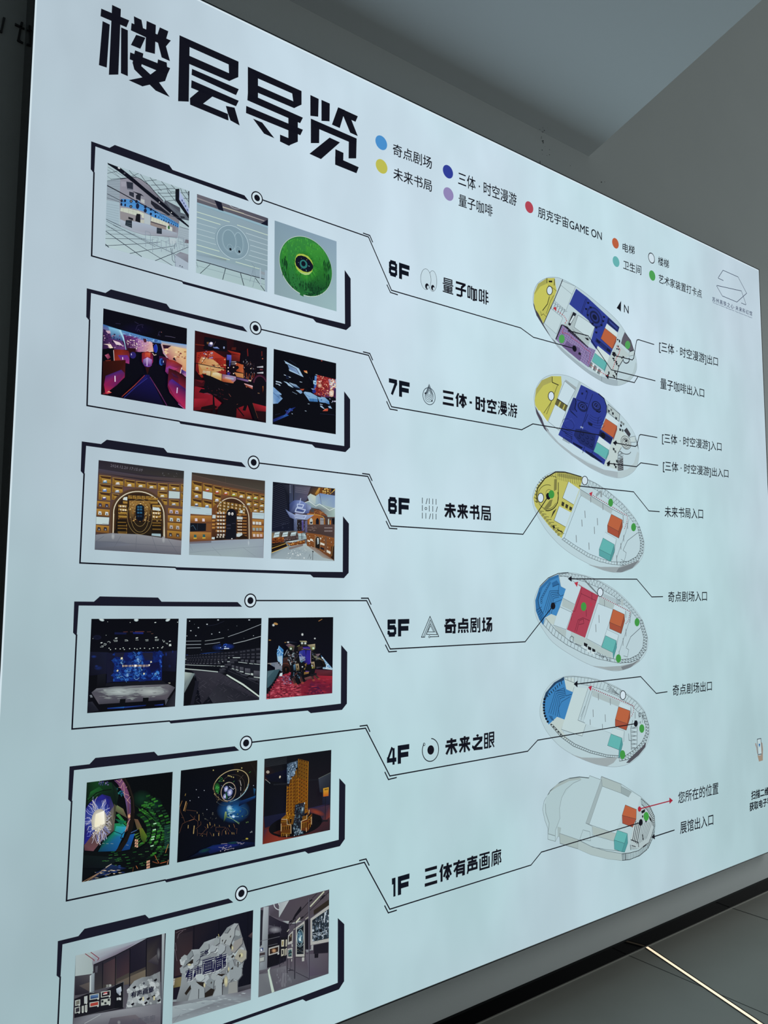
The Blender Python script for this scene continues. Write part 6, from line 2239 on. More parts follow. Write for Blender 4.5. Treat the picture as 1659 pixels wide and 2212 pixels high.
# --- 6F: book hall with dark door and white eyes
ph = Photo(Z(400,1010,180 / 1659), QUADS[2][1],10)
whole(ph, ['2c2420','3a352e','5a4034','6a442c'])
P(['2e2824','3c352f','4a443c','3c342f'],(130,95),(1590,260),(1585,475),(130,130))
P(['4a3c36','4c4039','51443a','4c3c36'],(130,135),(1585,470),(1580,520),(130,250))
L('6a5c50',4,(130,138),(800,310),(1585,468))
L('5a4e44',3,(805,190),(805,310))
P(['6a4630','6d482f','6a422c','6a442c'],(130,250),(1580,520),(1560,1420),(90,1480))
for x0, y0, x1, y1, bk in ((135,265,335,440,'b4b0ac'),(355,315,540,465,'a03a34'),(555,358,725,510,'9a3430'),(740,400,885,535,'a0342c'),(900,438,1040,565,'8aa030'),(1050,470,1190,595,'c0c0b8'),(1205,495,1330,620,'b0c0b0'),(1340,515,1460,630,'7aa838'),(1475,540,1580,655,'5a6a5c'),
                           (130,440,330,590,'8088a8'),(555,520,715,670,'a8aab8'),(1205,635,1325,750,'a0b0ac'),(1340,655,1460,765,'7a5a50'),(1475,680,1575,780,'a8b4a4'),(125,605,330,760,'3a4a70'),(345,640,530,790,'5a88b8'),(550,670,640,790, None),(1260,770,1325,880, None),(1340,780,1460,880,'a88a70'),(1475,800,1570,890,'8c98a0')):
    cell(x0, y0, x1, y1,.16 if x0 < 900 else .1, bk)
P('b9cdd0',(352,470),(540,505),(533,640),(350,610))
for q in ([(112,768),(530,812),(528,950),(105,920)],[(1337,890),(1572,905),(1568,1025),(1335,1010)]):
    P('b0c6ce', *q)
L('4a5a60',6,(120,790),(310,812))
L('5a6a70',4,(410,920),(510,932))
L('6a787c',4,(1350,930),(1560,945))
for x0, y0, x1, y1 in ((105,955,525,1080),(95,1280,515,1440),(1335,1030,1565,1130),(1333,1150,1562,1260),(1330,1280,1560,1390)):
    P(['b0803e','a87638','7a4c28','7a4c28'],(x0, y0),(x1, y0 + 10),(x1, y1),(x0, y1))
P('7a4e2c',(420,1110),(515,1115),(510,1260),(415,1255))
P('10131d',(100,1105),(418,1112),(412,1262),(95,1275))
L('4a6a80',7,(115,1170),(160,1150),(215,1240))
L('2c3c4c',6,(245,1120),(240,1250))
for x, y, c in ((220,1040,'d6c8d0'),(365,1045,'d6c8d0'),(200,1365,'2a5a5c'),(375,1360,'2a5a5c'),(1368,1105,'c8ccc8'),(1432,1108,'c8ccc8'),(1490,1112,'c8ccc8'),(1368,1228,'8c9a98'),(1436,1230,'8c9a98'),(1500,1230,'8c9a98'),(1375,1350,'c8b8b0'),(1446,1352,'c8b8b0'),(1512,1352,'c8a8a4')):
    P(c, (x - 26, y - 30),(x + 22, y - 28),(x + 26, y + 28),(x - 24, y + 28))
for x, y in ((200,1405),(375,1400)):
    P('c8a83c',(x - 32, y - 12),(x + 30, y - 12),(x + 30, y + 12),(x - 34, y + 14))
# arch
def arch2(a, b, c, y0, y1):
    pts = [(930 + a * math.cos(math.pi + math.pi * i / 24),1010 + b * math.sin(math.pi + math.pi * i / 24) + .05 * a * math.cos(math.pi * (1 + i / 24))) for i in range(25)]
    P(c, *([(pts[0][0] - 6, y0)] + pts + [(pts[-1][0] + 6, y1)]))
arch2(395,440,'5c3e2a',1440,1425)
arch2(348,412,'cfc4ae',1440,1425)
arch2(332,396,'452c1c',1440,1425)
arch2(300,380,'3a2418',1440,1425)
P(['6a4228','704628','3c2418','3a2416'],(540,820),(640,690),(640,1430),(530,1440))
for r_ in range(4):
    for k in range(7):
        x, y = 670 + k * 78 - r_ * 4,660 + r_ * 62 + k * 14
        if 820 < x < 1010 and y > 790:
            continue
        if r_ == 3 and k > 5:
            continue
        cell(x, y, x + 66, y + 50,.12)
        P('c8b49c' if (r_ + k) % 3 else 'b0bcc0',(x + 22, y + 20),(x + 50, y + 24),(x + 50, y + 46),(x + 20, y + 44))
for r_ in range(8):
    y = 880 + r_ * 72
    w = 205
    P(['b07c40','a87438','5a3820','5a3820'],(612, y),(812, y + 6),(806, y + 50),(604, y + 46)) if r_ < 6 else P('4a2c1c',(604, y),(806, y + 6),(800, y + 50),(600, y + 46))
    for k in range(3):
        P('d2cbb8' if (k + r_) % 2 else 'b4b8b4',(640 + k * 56, y + 8),(672 + k * 56, y + 10),(674 + k * 56, y + 44),(636 + k * 56, y + 42))
    L('2c1a12',6,(604, y + 54),(806, y + 58))
    y2 = 925 + r_ * 60
    P(['b07c40','a87438','6a4224','6a4224'],(1030, y2),(1225, y2 + 8),(1222, y2 + 34),(1030, y2 + 30))
    for k in range(3):
        if r_ > 1:
            P('c8c4b4',(1048 + k * 30, y2 + 4),(1068 + k * 30, y2 + 5),(1068 + k * 30, y2 + 30),(1046 + k * 30, y2 + 28))
    L('2c1a12',6,(1030, y2 + 40),(1225, y2 + 46))
P('2c1c14',(1140,900),(1146,900),(1146,1400),(1140,1400))
for y in (1040,1115,1180):
    P(['d09a4c','c08840','6a4424','6a4424'],(536, y),(596, y),(592, y + 44),(532, y + 44))
for q in ([(545,940),(608,945),(605,1012),(538,1008)],[(1030,975),(1145,985),(1142,1032),(1030,1028)],[(1095,850),(1145,850),(1143,908),(1093,902)],[(1022,1315),(1138,1310),(1135,1385),(1022,1375)],[(530,1385),(590,1385),(588,1430),(526,1425)]):
    P('bccacc', *q)
P('1c130e',(600,1370),(810,1360),(815,1430),(580,1440))
for x in (640,700,760):
    P('b8b0a4',(x - 16,1372 + (640 - x) * .1),(x + 14,1368 + (640 - x) * .1),(x + 18,1396),(x - 20,1396))
P('23170f',(1140,1340),(1230,1370),(1250,1420),(1010,1420))
# door with eyes
d_ = [(918 + 100 * math.cos(math.pi * (1 + i / 16)),930 + 108 * math.sin(math.pi * (1 + i / 16))) for i in range(17)]
P('10121c', *([(806,1430)] + d_ + [(1012,1418)]))
for q in ([(826,1135),(908,1130),(908,1160),(826,1162)],[(824,1200),(905,1195),(905,1222),(824,1224)],[(930,1108),(995,1105),(995,1118),(930,1120)]):
    P('2c2c3c', *q)
for x, y in ((876,918),(940,922)):
    E('e6e6e2', x, y, 22,30)
    E('0c0e14', x + 2, y + 6,9,12)
E('d8dcdc',930,1415,14,10)
P(['83909e','8c98a6','93a0ac','8d9aa5','9aacae','92a2a8'],(88,1480),(820,1440),(1560,1415),(1555,1800),(820,1770),(75,1740))
P('6c6770',(90,1478),(520,1455),(520,1495),(90,1515))
for a, b in (((90,1690),(800,1620)),((800,1620),(1555,1570)),((540,1580),(720,1760)),((95,1550),(150,1650)),((90,1520),(800,1490)),((1150,1590),(1400,1770))):
    L('76828c',4, a, b)
glow('b8c4ca','93a0ac',1262,1500,20,70)
ph.build(borders[2],'book hall photo with dark door and two white eyes')

# --- 6F: atrium with hanging light sculpture
ph = Photo(Z(580,1030,150 / 1659), QUADS[2][2],11)
whole(ph, ['10131f','3a3038','5a4a44','8a9aa0'])
P(['0c0f1c','151824','14182a','12162a','0c0f1c'],(100,120),(600,190),(620,1290),(80,1310),(85,700))
for i in range(22):
    L('34384a',7,(100,250 + i * 46),(360 + i * 7,30 + i * 46 + 100))
P(['1a1e2c','2a2c3a','141824','0f1322'],(330,180),(520,200),(520,520),(460,420))
P(['35384a','4a4a58','5a5462','5a5468','3c425c','34405c'],(500,170),(900,220),(1010,240),(1010,420),(870,600),(500,620))
for i in range(6):
    L('93a0b0',6,(500,200 + i * 34),(540,210 + i * 34))
for i in range(7):
    L('7a7888',5,(640,240 + i * 22),(980,270 + i * 22))
P('14161f',(595,190),(612,190),(608,900),(590,900))
P(['2c2a30','4a3a2c','6a4a24','3c2c24'],(1010,240),(1250,255),(1180,450),(930,460))
P(['a87c34','b88840','c09448','8a5a24'],(1110,400),(1200,260),(1290,270),(1150,450))
P(['6a3c18','8a5a24','5a3414','7a4c1c'],(1240,260),(1500,280),(1440,420),(1180,440))
specks(((1280,270),(1560,280),(1450,430),(1260,400)),60,22,18,['c8a050','2a1810','8a5a28','d8b868','4a2c18'])
P(['d0a850','d8b458','b89040'],(1590,280),(1585,320),(1440,450))
P('1c1410',(1500,275),(1590,280),(1520,350))
P(['a8bcc0','b4c4bc','c0ccb8','a4b8bc','a8bcc4'],(930,470),(1000,400),(1130,460),(1140,690),(970,580))
P(['9ab0c0','8ca4c0','7c94b8','8aa4bc','9ab4bc'],(1130,460),(1210,400),(1270,660),(1140,700),(1120,600))
P(['6a86b4','7c96bc','88a0bc','98b0b8','94acb8'],(1220,390),(1590,450),(1590,760),(1460,800),(1270,650))
P(['7f98a8','8ea6b0','94aeb4','9ab2b0','8aa4ac','6a7a84'],(870,620),(970,585),(1140,700),(1230,650),(1460,810),(900,720))
P(['8aa2aa','9ab4b6','a4bab4','9ab4ae','90a8a8','6a6e74'],(980,640),(1230,650),(1590,750),(1580,960),(1420,960),(1250,800))
L('d6e2dc',13,(860,620),(965,580),(1130,700),(1220,648),(1460,805),(1590,740))
P(['5a3a28','7a5034','8a5430','6a3c24'],(990,740),(1230,800),(1420,930),(930,880))
P('4a4648',(1000,760),(1080,740),(1090,850),(1000,830))
specks(((1100,810),(1320,840),(1420,940),(1090,890)),44,20,10,['b88048','4a2418','8a4c30','c89458','6a3420'])
P(['8a5228','9a5c2c','6a3c20','7a4624','94602c'],(920,880),(1200,920),(1360,1010),(1360,1140),(940,1140))
L('c89440',15,(930,885),(1180,910),(1300,950),(1345,1010))
L('a87834',10,(1335,1000),(1340,1130))
for x in (1020,1170):
    P('0d1120' if x > 1100 else 'b8c0bc',(x - 40,1135),(x - 38,1030),(x - 12,985),(x + 14,990),(x + 36,1030),(x + 36,1137))
P('20242c',(990,1080),(1050,1070),(1040,1120),(1000,1120))
P('8a8c90',(1230,980),(1320,985),(1320,1140),(1235,1140))
L('3a3c44',7,(1235,1030),(1320,1035))
P(['4a3834','5a4844','4c3c3a','40302e'],(1350,960),(1585,960),(1585,1140),(1360,1140))
P('0c1018',(1510,990),(1583,985),(1583,1138),(1530,1135))
P('a8b0a8',(1420,1000),(1450,990),(1450,1140),(1420,1140))
P('c07830',(1465,1040),(1490,1040),(1490,1140),(1465,1140))
L('2a2c34',8,(1400,1005),(1583,985))
P(['4c3c3c','51403e','463634','3c302f','4a3a38'],(920,1140),(1583,1140),(1560,1440),(900,1320),(620,1290))
specks(((935,1180),(1150,1190),(1150,1300),(940,1290)),30,16,10,['7a6a68','655653'])
for y in (1220,1295):
    for k in range(7):
        P('8a7f80',(1335 + k * 28, y - 16),(1355 + k * 28, y - 14),(1355 + k * 28, y + 16),(1335 + k * 28, y + 14))
# sculpture
P(['36446c','4a5a90','7a8cc0','8a9ccc','6a7cb0','4a5484','2c3458'],(500,640),(620,560),(760,560),(920,640),(1000,760),(960,880),(500,860))
P(['5a6a94','8a9ac0','8898c4','6a789c','46527c'],(400,770),(500,840),(620,900),(610,1010),(510,970))
P(['8a98bc','94a4c8','7c8cb0','6a7898'],(620,900),(1090,910),(920,1030),(610,1010))
P(['6a78a0','8090b8','8c9cc0','5a6488'],(880,620),(1010,700),(1020,770),(900,800))
for q, w in (([(690,650),(840,670),(810,740),(690,720),(690,650)],20),([(670,740),(880,790),(840,860),(640,830),(670,740)],22),([(640,890),(900,930),(860,1000),(640,970)],16),([(630,930),(830,960)],10),([(770,510),(755,600),(740,640)],14)):
    L('b9c8e4', w, *q)
P('3c4c84',(690,770),(820,785),(800,825),(680,805))
P('6f6f8c',(640,850),(830,870),(820,890),(640,880))
L('9aa8c8',10,(610,900),(640,1000),(630,1200))
P(['5a6688','6a789c','46506c','3c465e'],(605,1000),(680,1020),(680,1300),(605,1290))
P('1f1a1c',(690,1035),(790,1040),(790,1290),(685,1290))
P(['4a4488','5a54a0','4a4484','3c3870'],(790,1040),(835,1040),(835,1290),(800,1290))
P('3a3038',(838,1070),(870,1070),(870,1310),(838,1300))
P(['5a5a80','6a6890','5a5878','4a4868'],(870,1060),(925,1040),(925,1330),(870,1320))
specks(((610,1040),(920,1040),(920,1300),(610,1290)),40,5,20,['8a94b4','3a4460','6a7498'])
specks(((300,1100),(480,1110),(480,1250),(310,1240)),16,6,6,['5a6480','3a4260'])
# lower left windows and shelves
P(['4a4a4a','5a5450','4c423c','7a6444'],(80,1320),(640,1295),(720,1400),(80,1470))
for x in (150,350,545):
    P('b8ccd0',(x, 1335),(x + 120,1312),(x + 100,1430),(x - 35,1455))
    L('2c343c',10,(x - 10,1390),(x + 112,1370))
    L('2c2824',16,(x - 30,1340),(x - 60,1460))
P('7a6a50',(75,1350),(130,1345),(100,1460),(75,1460))
P(['7a3c1c','8a4822','6a3418','5a2c18'],(80,1470),(365,1430),(375,1560),(80,1590))
specks(((85,1480),(360,1440),(370,1550),(85,1580)),50,30,9,['b8722c','3a1c10','94541f','2c140c'])
P('4c403f',(365,1430),(710,1390),(715,1500),(380,1560))
specks(((370,1440),(705,1400),(705,1500),(380,1540)),60,22,8,['7c6a68','3a2c2c','2a2020','5a4444'])
P(['9a4c20','8a4620','7a3c1c'],(690,1300),(840,1310),(720,1400))
P(['a8c0c4','b8ccd0','9ab0b4','90a6ac'],(705,1350),(880,1350),(915,1480),(720,1490))
for a, b, w in (((790,1345),(795,1490),14),((825,1350),(820,1480),9),((720,1430),(915,1440),8),((860,1350),(915,1420),10)):
    L('2f3840', w, a, b)
P('20181a',(380,1560),(420,1520),(700,1490),(720,1530),(560,1560))
P(['b8c4c4','b0bcc0','a4b0b4','b4c0c2'],(400,1555),(720,1500),(870,1490),(560,1570))
P(['7a4420','8a5024','7a441e','6a3818','7a4420'],(420,1570),(560,1580),(870,1510),(870,1590),(560,1670))
specks(((440,1580),(860,1520),(860,1580),(470,1660)),50,16,12,['c89048','3a1c10','d0a860','5a2c14'])
P('1a110e',(80,1590),(400,1560),(450,1660),(75,1820))
L('c8a048',13,(78,1710),(410,1595))
L('d0b060',15,(72,1815),(460,1662))
L('5a4424',8,(78,1650),(400,1575))
# right shelves
P(['7a4a28','84502a','7c4c2a','6a3e24','6e4226'],(900,1330),(1250,1380),(1570,1460),(1560,1980),(920,1640))
for r_ in range(8):
    for k in range(15):
        x = 925 + k * 43
        y = 1360 + r_ * 40 + k * (8 + r_ * 3)
        if 1100 < x < 1225 and r_ > 1 or x > 1340 and x < 1385 or y > 1640 + (x - 920) * .48:
            continue
        P(['a8682c','8a5024','4a2814','5a3018'],(x, y),(x + 36, y + 8),(x + 36, y + 32),(x, y + 25), step=False)
        if (k * 3 + r_) % 4 == 0:
            ph.k += 1
            P('d8d4c4',(x + 12, y + 8),(x + 22, y + 9),(x + 22, y + 28),(x + 12, y + 26), step=False)
    ph.k += 1
for q in ([(930,1500),(995,1520),(990,1560),(930,1540)],[(995,1475),(1065,1500),(1062,1540),(995,1520)],[(1230,1560),(1340,1600),(1335,1645),(1228,1610)],[(1390,1740),(1485,1790),(1480,1850),(1390,1800)],[(1230,1450),(1262,1458),(1258,1500),(1228,1492)]):
    P('cfd0c6', *q)
P('6a4c38',(1345,1430),(1395,1445),(1390,1830),(1340,1800))
P('8a6a4c', *[(1165 + 75 * math.cos(math.pi * (1 + i / 12)),1510 + 95 * math.sin(math.pi * (1 + i / 12))) for i in range(13)],(1235,1740),(1090,1690))
P('191311', *[(1175 + 52 * math.cos(math.pi * (1 + i / 12)),1515 + 85 * math.sin(math.pi * (1 + i / 12))) for i in range(13)],(1225,1730),(1120,1690))
P(['b8c4c8','c8d4d4','94a4a8','8a9a9c'],(1160,1460),(1200,1465),(1205,1600),(1165,1620))
P('1a1a24',(1240,1670),(1330,1705),(1325,1755),(1238,1720))
P('2a1a12',(1500,1680),(1570,1610),(1565,1990),(1490,1930))
L('a87a44',10,(1510,1900),(1530,1680),(1565,1620))
# floor
P(['6c7a82','8c9ca4','a8b8bc','a8b4b4','a09a90','8f8a84','a4b4b8','93a3ab'],(72,1830),(460,1670),(900,1590),(925,1650),(1200,1750),(1560,2000),(1565,2010),(60,1955))
P(['90847c','8a7a6e','7a6a60','9a9890'],(930,1650),(1100,1690),(1560,1990),(1300,1930))
P('7a706e',(480,1690),(830,1600),(820,1650),(500,1740))
specks(((480,1750),(900,1700),(900,1960),(420,1960)),70,16,6,['c4d0d2','86969e','7a8a92','e0e8e8'])
for x, y in ((580,1840),(710,1875),(760,1850),(850,1940)):
    glow('f4f8f8','a0b0b4', x, y, 18,22)
L('20242c',9,(1058,1790),(1056,1990))
P('14181e',(1040,1765),(1080,1780),(1072,1808),(1045,1790))
L('4a545c',6,(940,1960),(985,1850),(1000,1960),(1020,1900))
ph.build(borders[2],'atrium photo with glowing hanging sculpture')

# --- 5F: theatre stage
ph = Photo(Z(180,1325,215 / 1659), QUADS[3][0],12)
whole(ph, ['05060f','05060f','0a0b16','0a0c18'])
P(['121426','161a30','14162a','0c0e1a'],(105,640),(420,650),(390,1010),(95,1040))
P(['12142a','181c3a','10132a','0c0e1c'],(1330,640),(1560,620),(1540,970),(1320,960))
for x, y, a, b, c in ((175,720,50,26,'1a3278'),(250,910,70,40,'16265c'),(1380,680,16,40,'1c3480'),(1490,640,14,26,'1c2c78'),(425,790,9,26,'20408c'),(1440,880,26,30,'121e4a'),(230,400,70,40,'0a0e20'),(220,880,34,22,'1c3070')):
    glow(c, '12152a', x, y, a, b)
for x, y, a, b in ((305,105,44,26),(882,108,38,28),(1410,108,40,26)):
    E('9aacb0', x, y, a, b, .25 if x < 400 else -.3 if x > 1300 else 0)
    E('c8d6d6', x, y + 2, a * .7, b * .55,.25 if x < 400 else -.3 if x > 1300 else 0)
for x, y, a, b in ((1200,152,18,8),(548,413,24,10),(893,410,24,11),(1212,400,24,10),(303,490,20,10),(1443,464,18,9),(406,140,6,5),(780,152,7,6),(1572,146,8,8),(160,420,5,5),(380,364,6,5)):
    glow('f0f4ee','8a9a9a', x, y, a, b, -.15,12)
for x0, x1, y, c in ((665,740,310,'5a3434'),(780,830,308,'4a2c30'),(860,1015,306,'6a3c38'),(1060,1130,308,'4a3030'),(1130,1165,340,'5a4038')):
    L(c, 9,(x0, y),(x1, y - 3))
P(['16246a','1c2c80','141e60','101a50'],(825,312),(1000,318),(1000,345),(830,345))
P('10163c',(520,315),(720,320),(715,350),(520,350))
for pts in ([(510,468),(565,466),(565,445),(500,448)],[(690,440),(730,440),(745,458),(690,460)],[(870,443),(920,443)],[(1030,442),(1085,436)],[(1040,460),(1085,456)],[(1200,455),(1200,432),(1260,432)],[(1200,455),(1255,450)],[(400,480),(425,466),(450,480),(440,495)],[(340,520),(350,500),(385,510),(370,530),(345,530)],[(280,562),(330,560),(335,540),(300,540)],[(1320,440),(1340,480),(1355,470),(1350,450)],[(1375,490),(1400,515),(1405,490)],[(1430,515),(1430,545),(1465,540),(1460,510),(1430,515)]):
    L('a4b0ae',7, *pts)
E('d8e0dc',1447,530,13,12)
for x, y in ((430,580),(452,604),(538,590),(615,592),(665,575),(683,602),(772,588),(855,586),(895,597),(949,583),(1020,580),(1105,590),(1165,575),(1240,572),(1310,575),(1325,558)):
    glow('f4f8f0','6a7a78', x, y, 12,9,0,10)
# screen
SCR = [(525,655),(1318,635),(1308,1115),(490,1140)]
P(['0e1448','10205e','0c1a5a','10246e'], *SCR)
P('14162c',(400,660),(525,655),(495,1140),(390,1160))
specks(tuple(SCR),110,46,34,['0e1e58','10266a','0c1440','143078','0c184c','102462'])
specks(((820,660),(960,660),(1080,1110),(640,1130)),100,34,26,['163a86','1e4a98','10307a','102866','2a5ca8','0e225a'])
specks(((500,720),(700,720),(680,1120),(500,1130)),34,30,24,['143478','164088','0e2460','1c4a94'])
P(['1c1c30','1a1a2c','181a30','161a38'],(530,660),(690,655),(660,740),(520,720))
P(['1a1a2e','1c1c30','1a1c34','16183a'],(980,655),(1160,650),(1150,780),(1030,790))
P(['0c0f34','0c1038','0c1038','0e1440'],(1090,850),(1290,800),(1270,900),(1130,1000))
specks(((1140,980),(1290,950),(1280,1100),(1150,1090)),24,24,22,['2a6ab8','163a8c','3a7ac4','12307c'])
specks(((1270,660),(1316,650),(1306,900),(1270,880)),14,14,22,['2a5ab4','16368c'])
R_ = random.Random(4)
for x, y in ((880,700),(920,780),(740,940),(730,1030),(860,900),(950,900),(850,1080),(620,820),(590,1060),(700,1100),(1190,1000),(940,1000)):
    for _ in range(3):
        pts = [(x, y)]
        for k in range(4):
            pts.append((pts[-1][0] + R_.uniform(-34,34), pts[-1][1] + R_.uniform(-34,34)))
        L(R_.choice(['3a74b4','5a94c8','2a60a8','7aaed4']), R_.uniform(3,7), *pts)
for x, y, a in ((910,770,46),(735,1030,44),(860,880,40),(915,800,26)):
    glow('8ab8dc','1e4a98', x, y, a * .6, a * .8)
for i in range(25):
    x = 650 + i * 17.5
    P(R_.choice(['9a8a7c','b8a894','6a6068','c8b8a0','8a7868']),(x, 862 - i * .3),(x + 14,861 - i * .3),(x + 13,888 + R_.uniform(-4,6)),(x + 1,892 + R_.uniform(-4,6)))
P('e8e0d0',(1085,850),(1112,850),(1108,872),(1092,885))
P('f0ece4',(850,855),(890,855),(885,890),(852,890))
for pts in ([(625,735),(655,730),(658,765),(620,770)],[(570,935),(588,950),(570,975),(552,960)],[(1115,800),(1135,793),(1146,815),(1120,828)],[(1000,992),(1022,992),(1026,1015),(1000,1024)]):
    P('d8d4b0', *pts)
# stage
P('06070e',(95,1040),(380,1010),(370,1220),(1400,1160),(1540,1120),(1535,1260),(90,1310))
P(['14161f','14161f','0a0b12','0a0b12'],(235,1020),(375,1005),(370,1220),(225,1230))
P('12131c',(380,1165),(1310,1115),(1400,1180),(370,1215))
P(['6a6e76','777a80','5f5f66','45464f','4e4a54','5a5860','4a4a54'],(220,1250),(800,1205),(1420,1180),(1530,1235),(1390,1440),(260,1515),(135,1320))
glow('a3afae','60636a',620,1300,330,85)
glow('9ca5a4','5c5c64',1130,1300,300,85)
P(['8d9696','8e9696','60626a','5c5e66'],(330,1270),(1280,1220),(1400,1300),(420,1390))
glow('b2bebc','848c8e',620,1305,250,60)
glow('a9b2b0','848a8c',1120,1305,230,62)
P(['50505a','54535c','3c3a46','40404a'],(250,1420),(800,1370),(1390,1440),(260,1515))
specks(((260,1260),(1380,1200),(1400,1400),(280,1480)),60,60,6,['848c8c','6a6c72','9aa4a2'])
P('06070f',(100,1330),(135,1320),(260,1515),(1390,1440),(1530,1235),(1535,1300),(1540,1560),(65,1670))
P(['1a1c28','262833','1a1c26','12141c'],(75,1480),(150,1470),(260,1620),(65,1660))
P(['22242e','2a2c36','16181f'],(1530,1290),(1535,1560),(1370,1540))
P(['4a4e58','3a3e48','4a4e58'],(1360,1440),(1420,1430),(1370,1530))
for x0, x1, y in ((610,705,1430),(995,1090,1405)):
    P('08090f',(x0, y),(x1, y - 4),(x1 - 8, y + 75),(x0 - 6, y + 75))
P(['14307a','2a6ab0','1a3c8c','102460'],(400,1575),(690,1555),(680,1580),(400,1595))
P(['1c3a88','12286a','0e1a48','1a3478'],(690,1555),(1050,1525),(1030,1545),(690,1578))
P(['14205a','2440a0','1c3080','101a48'],(1180,1525),(1335,1510),(1330,1530),(1190,1540))
P('8a8a80',(1410,1155),(1450,1150),(1450,1172),(1430,1170))
P('6a7078',(105,1360),(140,1358),(158,1400),(120,1405))
ph.build(borders[3],'theatre stage photo with blue screen')

# --- 5F: rows of theatre seats
ph = Photo(Z(390,1325,180 / 1659), QUADS[3][1],13)
whole(ph, ['04060f','04060f','0a0c16','0d0f18'])
for pts, w, c in (([(105,553),(412,548)],9,'8a949c'),([(105,622),(408,615)],11,'8e98a0'),([(125,690),(405,683)],10,'8e98a0'),([(485,548),(640,528),(865,485)],8,'96a0a4'),([(482,615),(640,600),(785,575)],9,'8e98a0'),([(945,465),(1250,360),(1605,215)],10,'8d969c'),([(1050,603),(1300,545),(1600,455)],12,'9aa4a8'),([(520,250),(700,225),(870,155)],5,'23283a')):
    L(c, w, *pts)
for x, y, a, b in ((180,153,12,12),(748,131,20,14),(1367,131,22,12),(528,217,18,13),(356,285,16,12),(205,345,16,12),(775,378,14,11),(622,411,14,10),(305,445,14,11),(127,450,10,9),(948,325,9,8),(1122,250,9,8),(1452,445,10,7),(1262,495,8,6),(1028,642,9,12),(418,730,7,7),(275,217,7,7)):
    glow('f2f6f4' if a > 9 else '8a949a','5a6a78' if a > 9 else '1c2230', x, y, a, b, 0,12)
glow('16307c','070a18',960,660,120,60)
glow('122458','070a18',740,680,120,70)
specks(((700,600),(960,610),(960,700),(700,720)),26,18,12,['1c3a94','2450b0','10225c'])
P('c0d0e0',(870,690),(965,690),(968,706),(860,712))
E('a8c8e8',890,664,18,10)
E('a8c8f0',797,682,9,10)
P(['1c3c94','2c5cb4','14347c','0c1a48'],(380,800),(530,788),(860,755),(520,800))
P('1a3478',(105,825),(150,822),(150,830),(105,832))
# seat banks
P(['0c0f1a','10131e','14161f','0e1019','0c0e18'],(100,840),(900,770),(1580,680),(1580,1030),(95,1040))
def seats(p0, p1, n, w0, w1, h0, h1, c, shade):
    for i in range(n):
        t = (i / (n - 1)) ** 1.25
        x, y = p0[0] + (p1[0] - p0[0]) * t, p0[1] + (p1[1] - p0[1]) * t
        w, h = w0 + (w1 - w0) * t, h0 + (h1 - h0) * t
        P([c, c, shade, shade],(x - w / 2, y - h / 2),(x + w / 2, y - h / 2 - 3),(x + w / 2, y + h / 2 - 3),(x - w / 2, y + h / 2))
for p0, p1, n, a in (((120,845),(1110,780),18,'3a3c48'),((120,885),(1040,845),17,'42444f'),((115,905),(880,885),16,'2c2e3a'),((130,938),(900,920),14,'4a4c56'),((115,975),(900,950),14,'363843')):
    seats(p0, p1, n, 24,52,14,26, a, '1a1c26')
seats((130,1000),(765,1000),11,26,56,16,30,'4d4f59','262832')
for r_, (y0, y1, n) in enumerate(((770,720,5),(830,815,5),(880,880,5))):
    seats((1205, y0),(1545, y1), n, 44,76,30,42,'40424c','1c1e28')
seats((1230,945),(1560,970),4,56,96,46,70,'4a4c56','262832')
for pts, w in (([(1040,883),(1185,882)],14),([(930,963),(985,963)],20),([(950,885),(975,885)],14),([(1150,970),(1330,992)],10),([(1365,995),(1445,1008)],10),([(1460,1005),(1585,1020)],10),([(800,1055),(875,1056)],24),([(730,1050),(790,1052)],12),([(90,1022),(500,1040),(720,1052)],9),([(750,965),(765,962)],16),([(832,965),(848,962)],16),([(95,913),(115,914)],12)):
    L('b4c2c0', w, *pts)
for i in range(11):
    P('0b0d16',(120 + i * 62,1035 + i * 1.5),(170 + i * 62,1035 + i * 1.5),(160 + i * 62,1058 + i),(130 + i * 62,1058 + i))
# right front seats
P(['14161f','181a24','11131c','0d0f18','10121c'],(1010,1020),(1585,1020),(1570,1660),(920,1220),(930,1120))
for x, y, w, h in ((1045,1060,48,60),(1125,1080,54,62),(1215,1105,76,80),(1335,1140,104,96),(1520,1200,124,120)):
    P(['54565f','4a4c56','2c2e38','34363f'],(x - w / 2, y - h / 2),(x + w / 2, y - h / 2 + 8),(x + w / 2, y + h / 2 + 8),(x - w / 2, y + h / 2 - 6))
    P('b6c4c0',(x - w / 2, y + h / 2),(x + w / 2, y + h / 2 + 14),(x + w / 2, y + h / 2 + 32),(x - w / 2, y + h / 2 + 14))
    P(['3c3e48','40424b','24262f','20222c'],(x - w * 1.4, y + h * .62),(x + w * .3, y + h * .85),(x, y + h * 1.25),(x - w * 1.3, y + h * .95))
    P('07080f',(x - w * .2, y + h * 1.22),(x + w * .4, y + h * .95),(x + w * .4, y + h * 1.2),(x - w * .2, y + h * 1.5))
P('b6c4c0',(1400,1190),(1445,1195),(1445,1235),(1400,1225))
P(['2b2d37','2e303a','1a1c26'],(1500,1330),(1570,1320),(1570,1370))
for k in range(5):
    x, y = 1040 - k * 52,940 + k * 46
    P(['30323c','34363f','1a1c26','16181f'],(x - 60, y - 18),(x + 90 - k * 12, y - 22),(x + 96 - k * 12, y + 18),(x - 58, y + 24))
    L('4a4c56',5,(x - 60, y - 18),(x + 90 - k * 12, y - 22))
P(['2c2e38','363842','14161f','101219'],(750,1165),(805,1130),(920,1165),(800,1245))
P(['363842','3a3c46','1a1c26'],(805,1130),(870,1095),(930,1130))
P('0a0b12',(860,1190),(925,1165),(915,1215),(800,1245))
L('3c3e48',6,(950,1140),(1250,1270),(1560,1410))
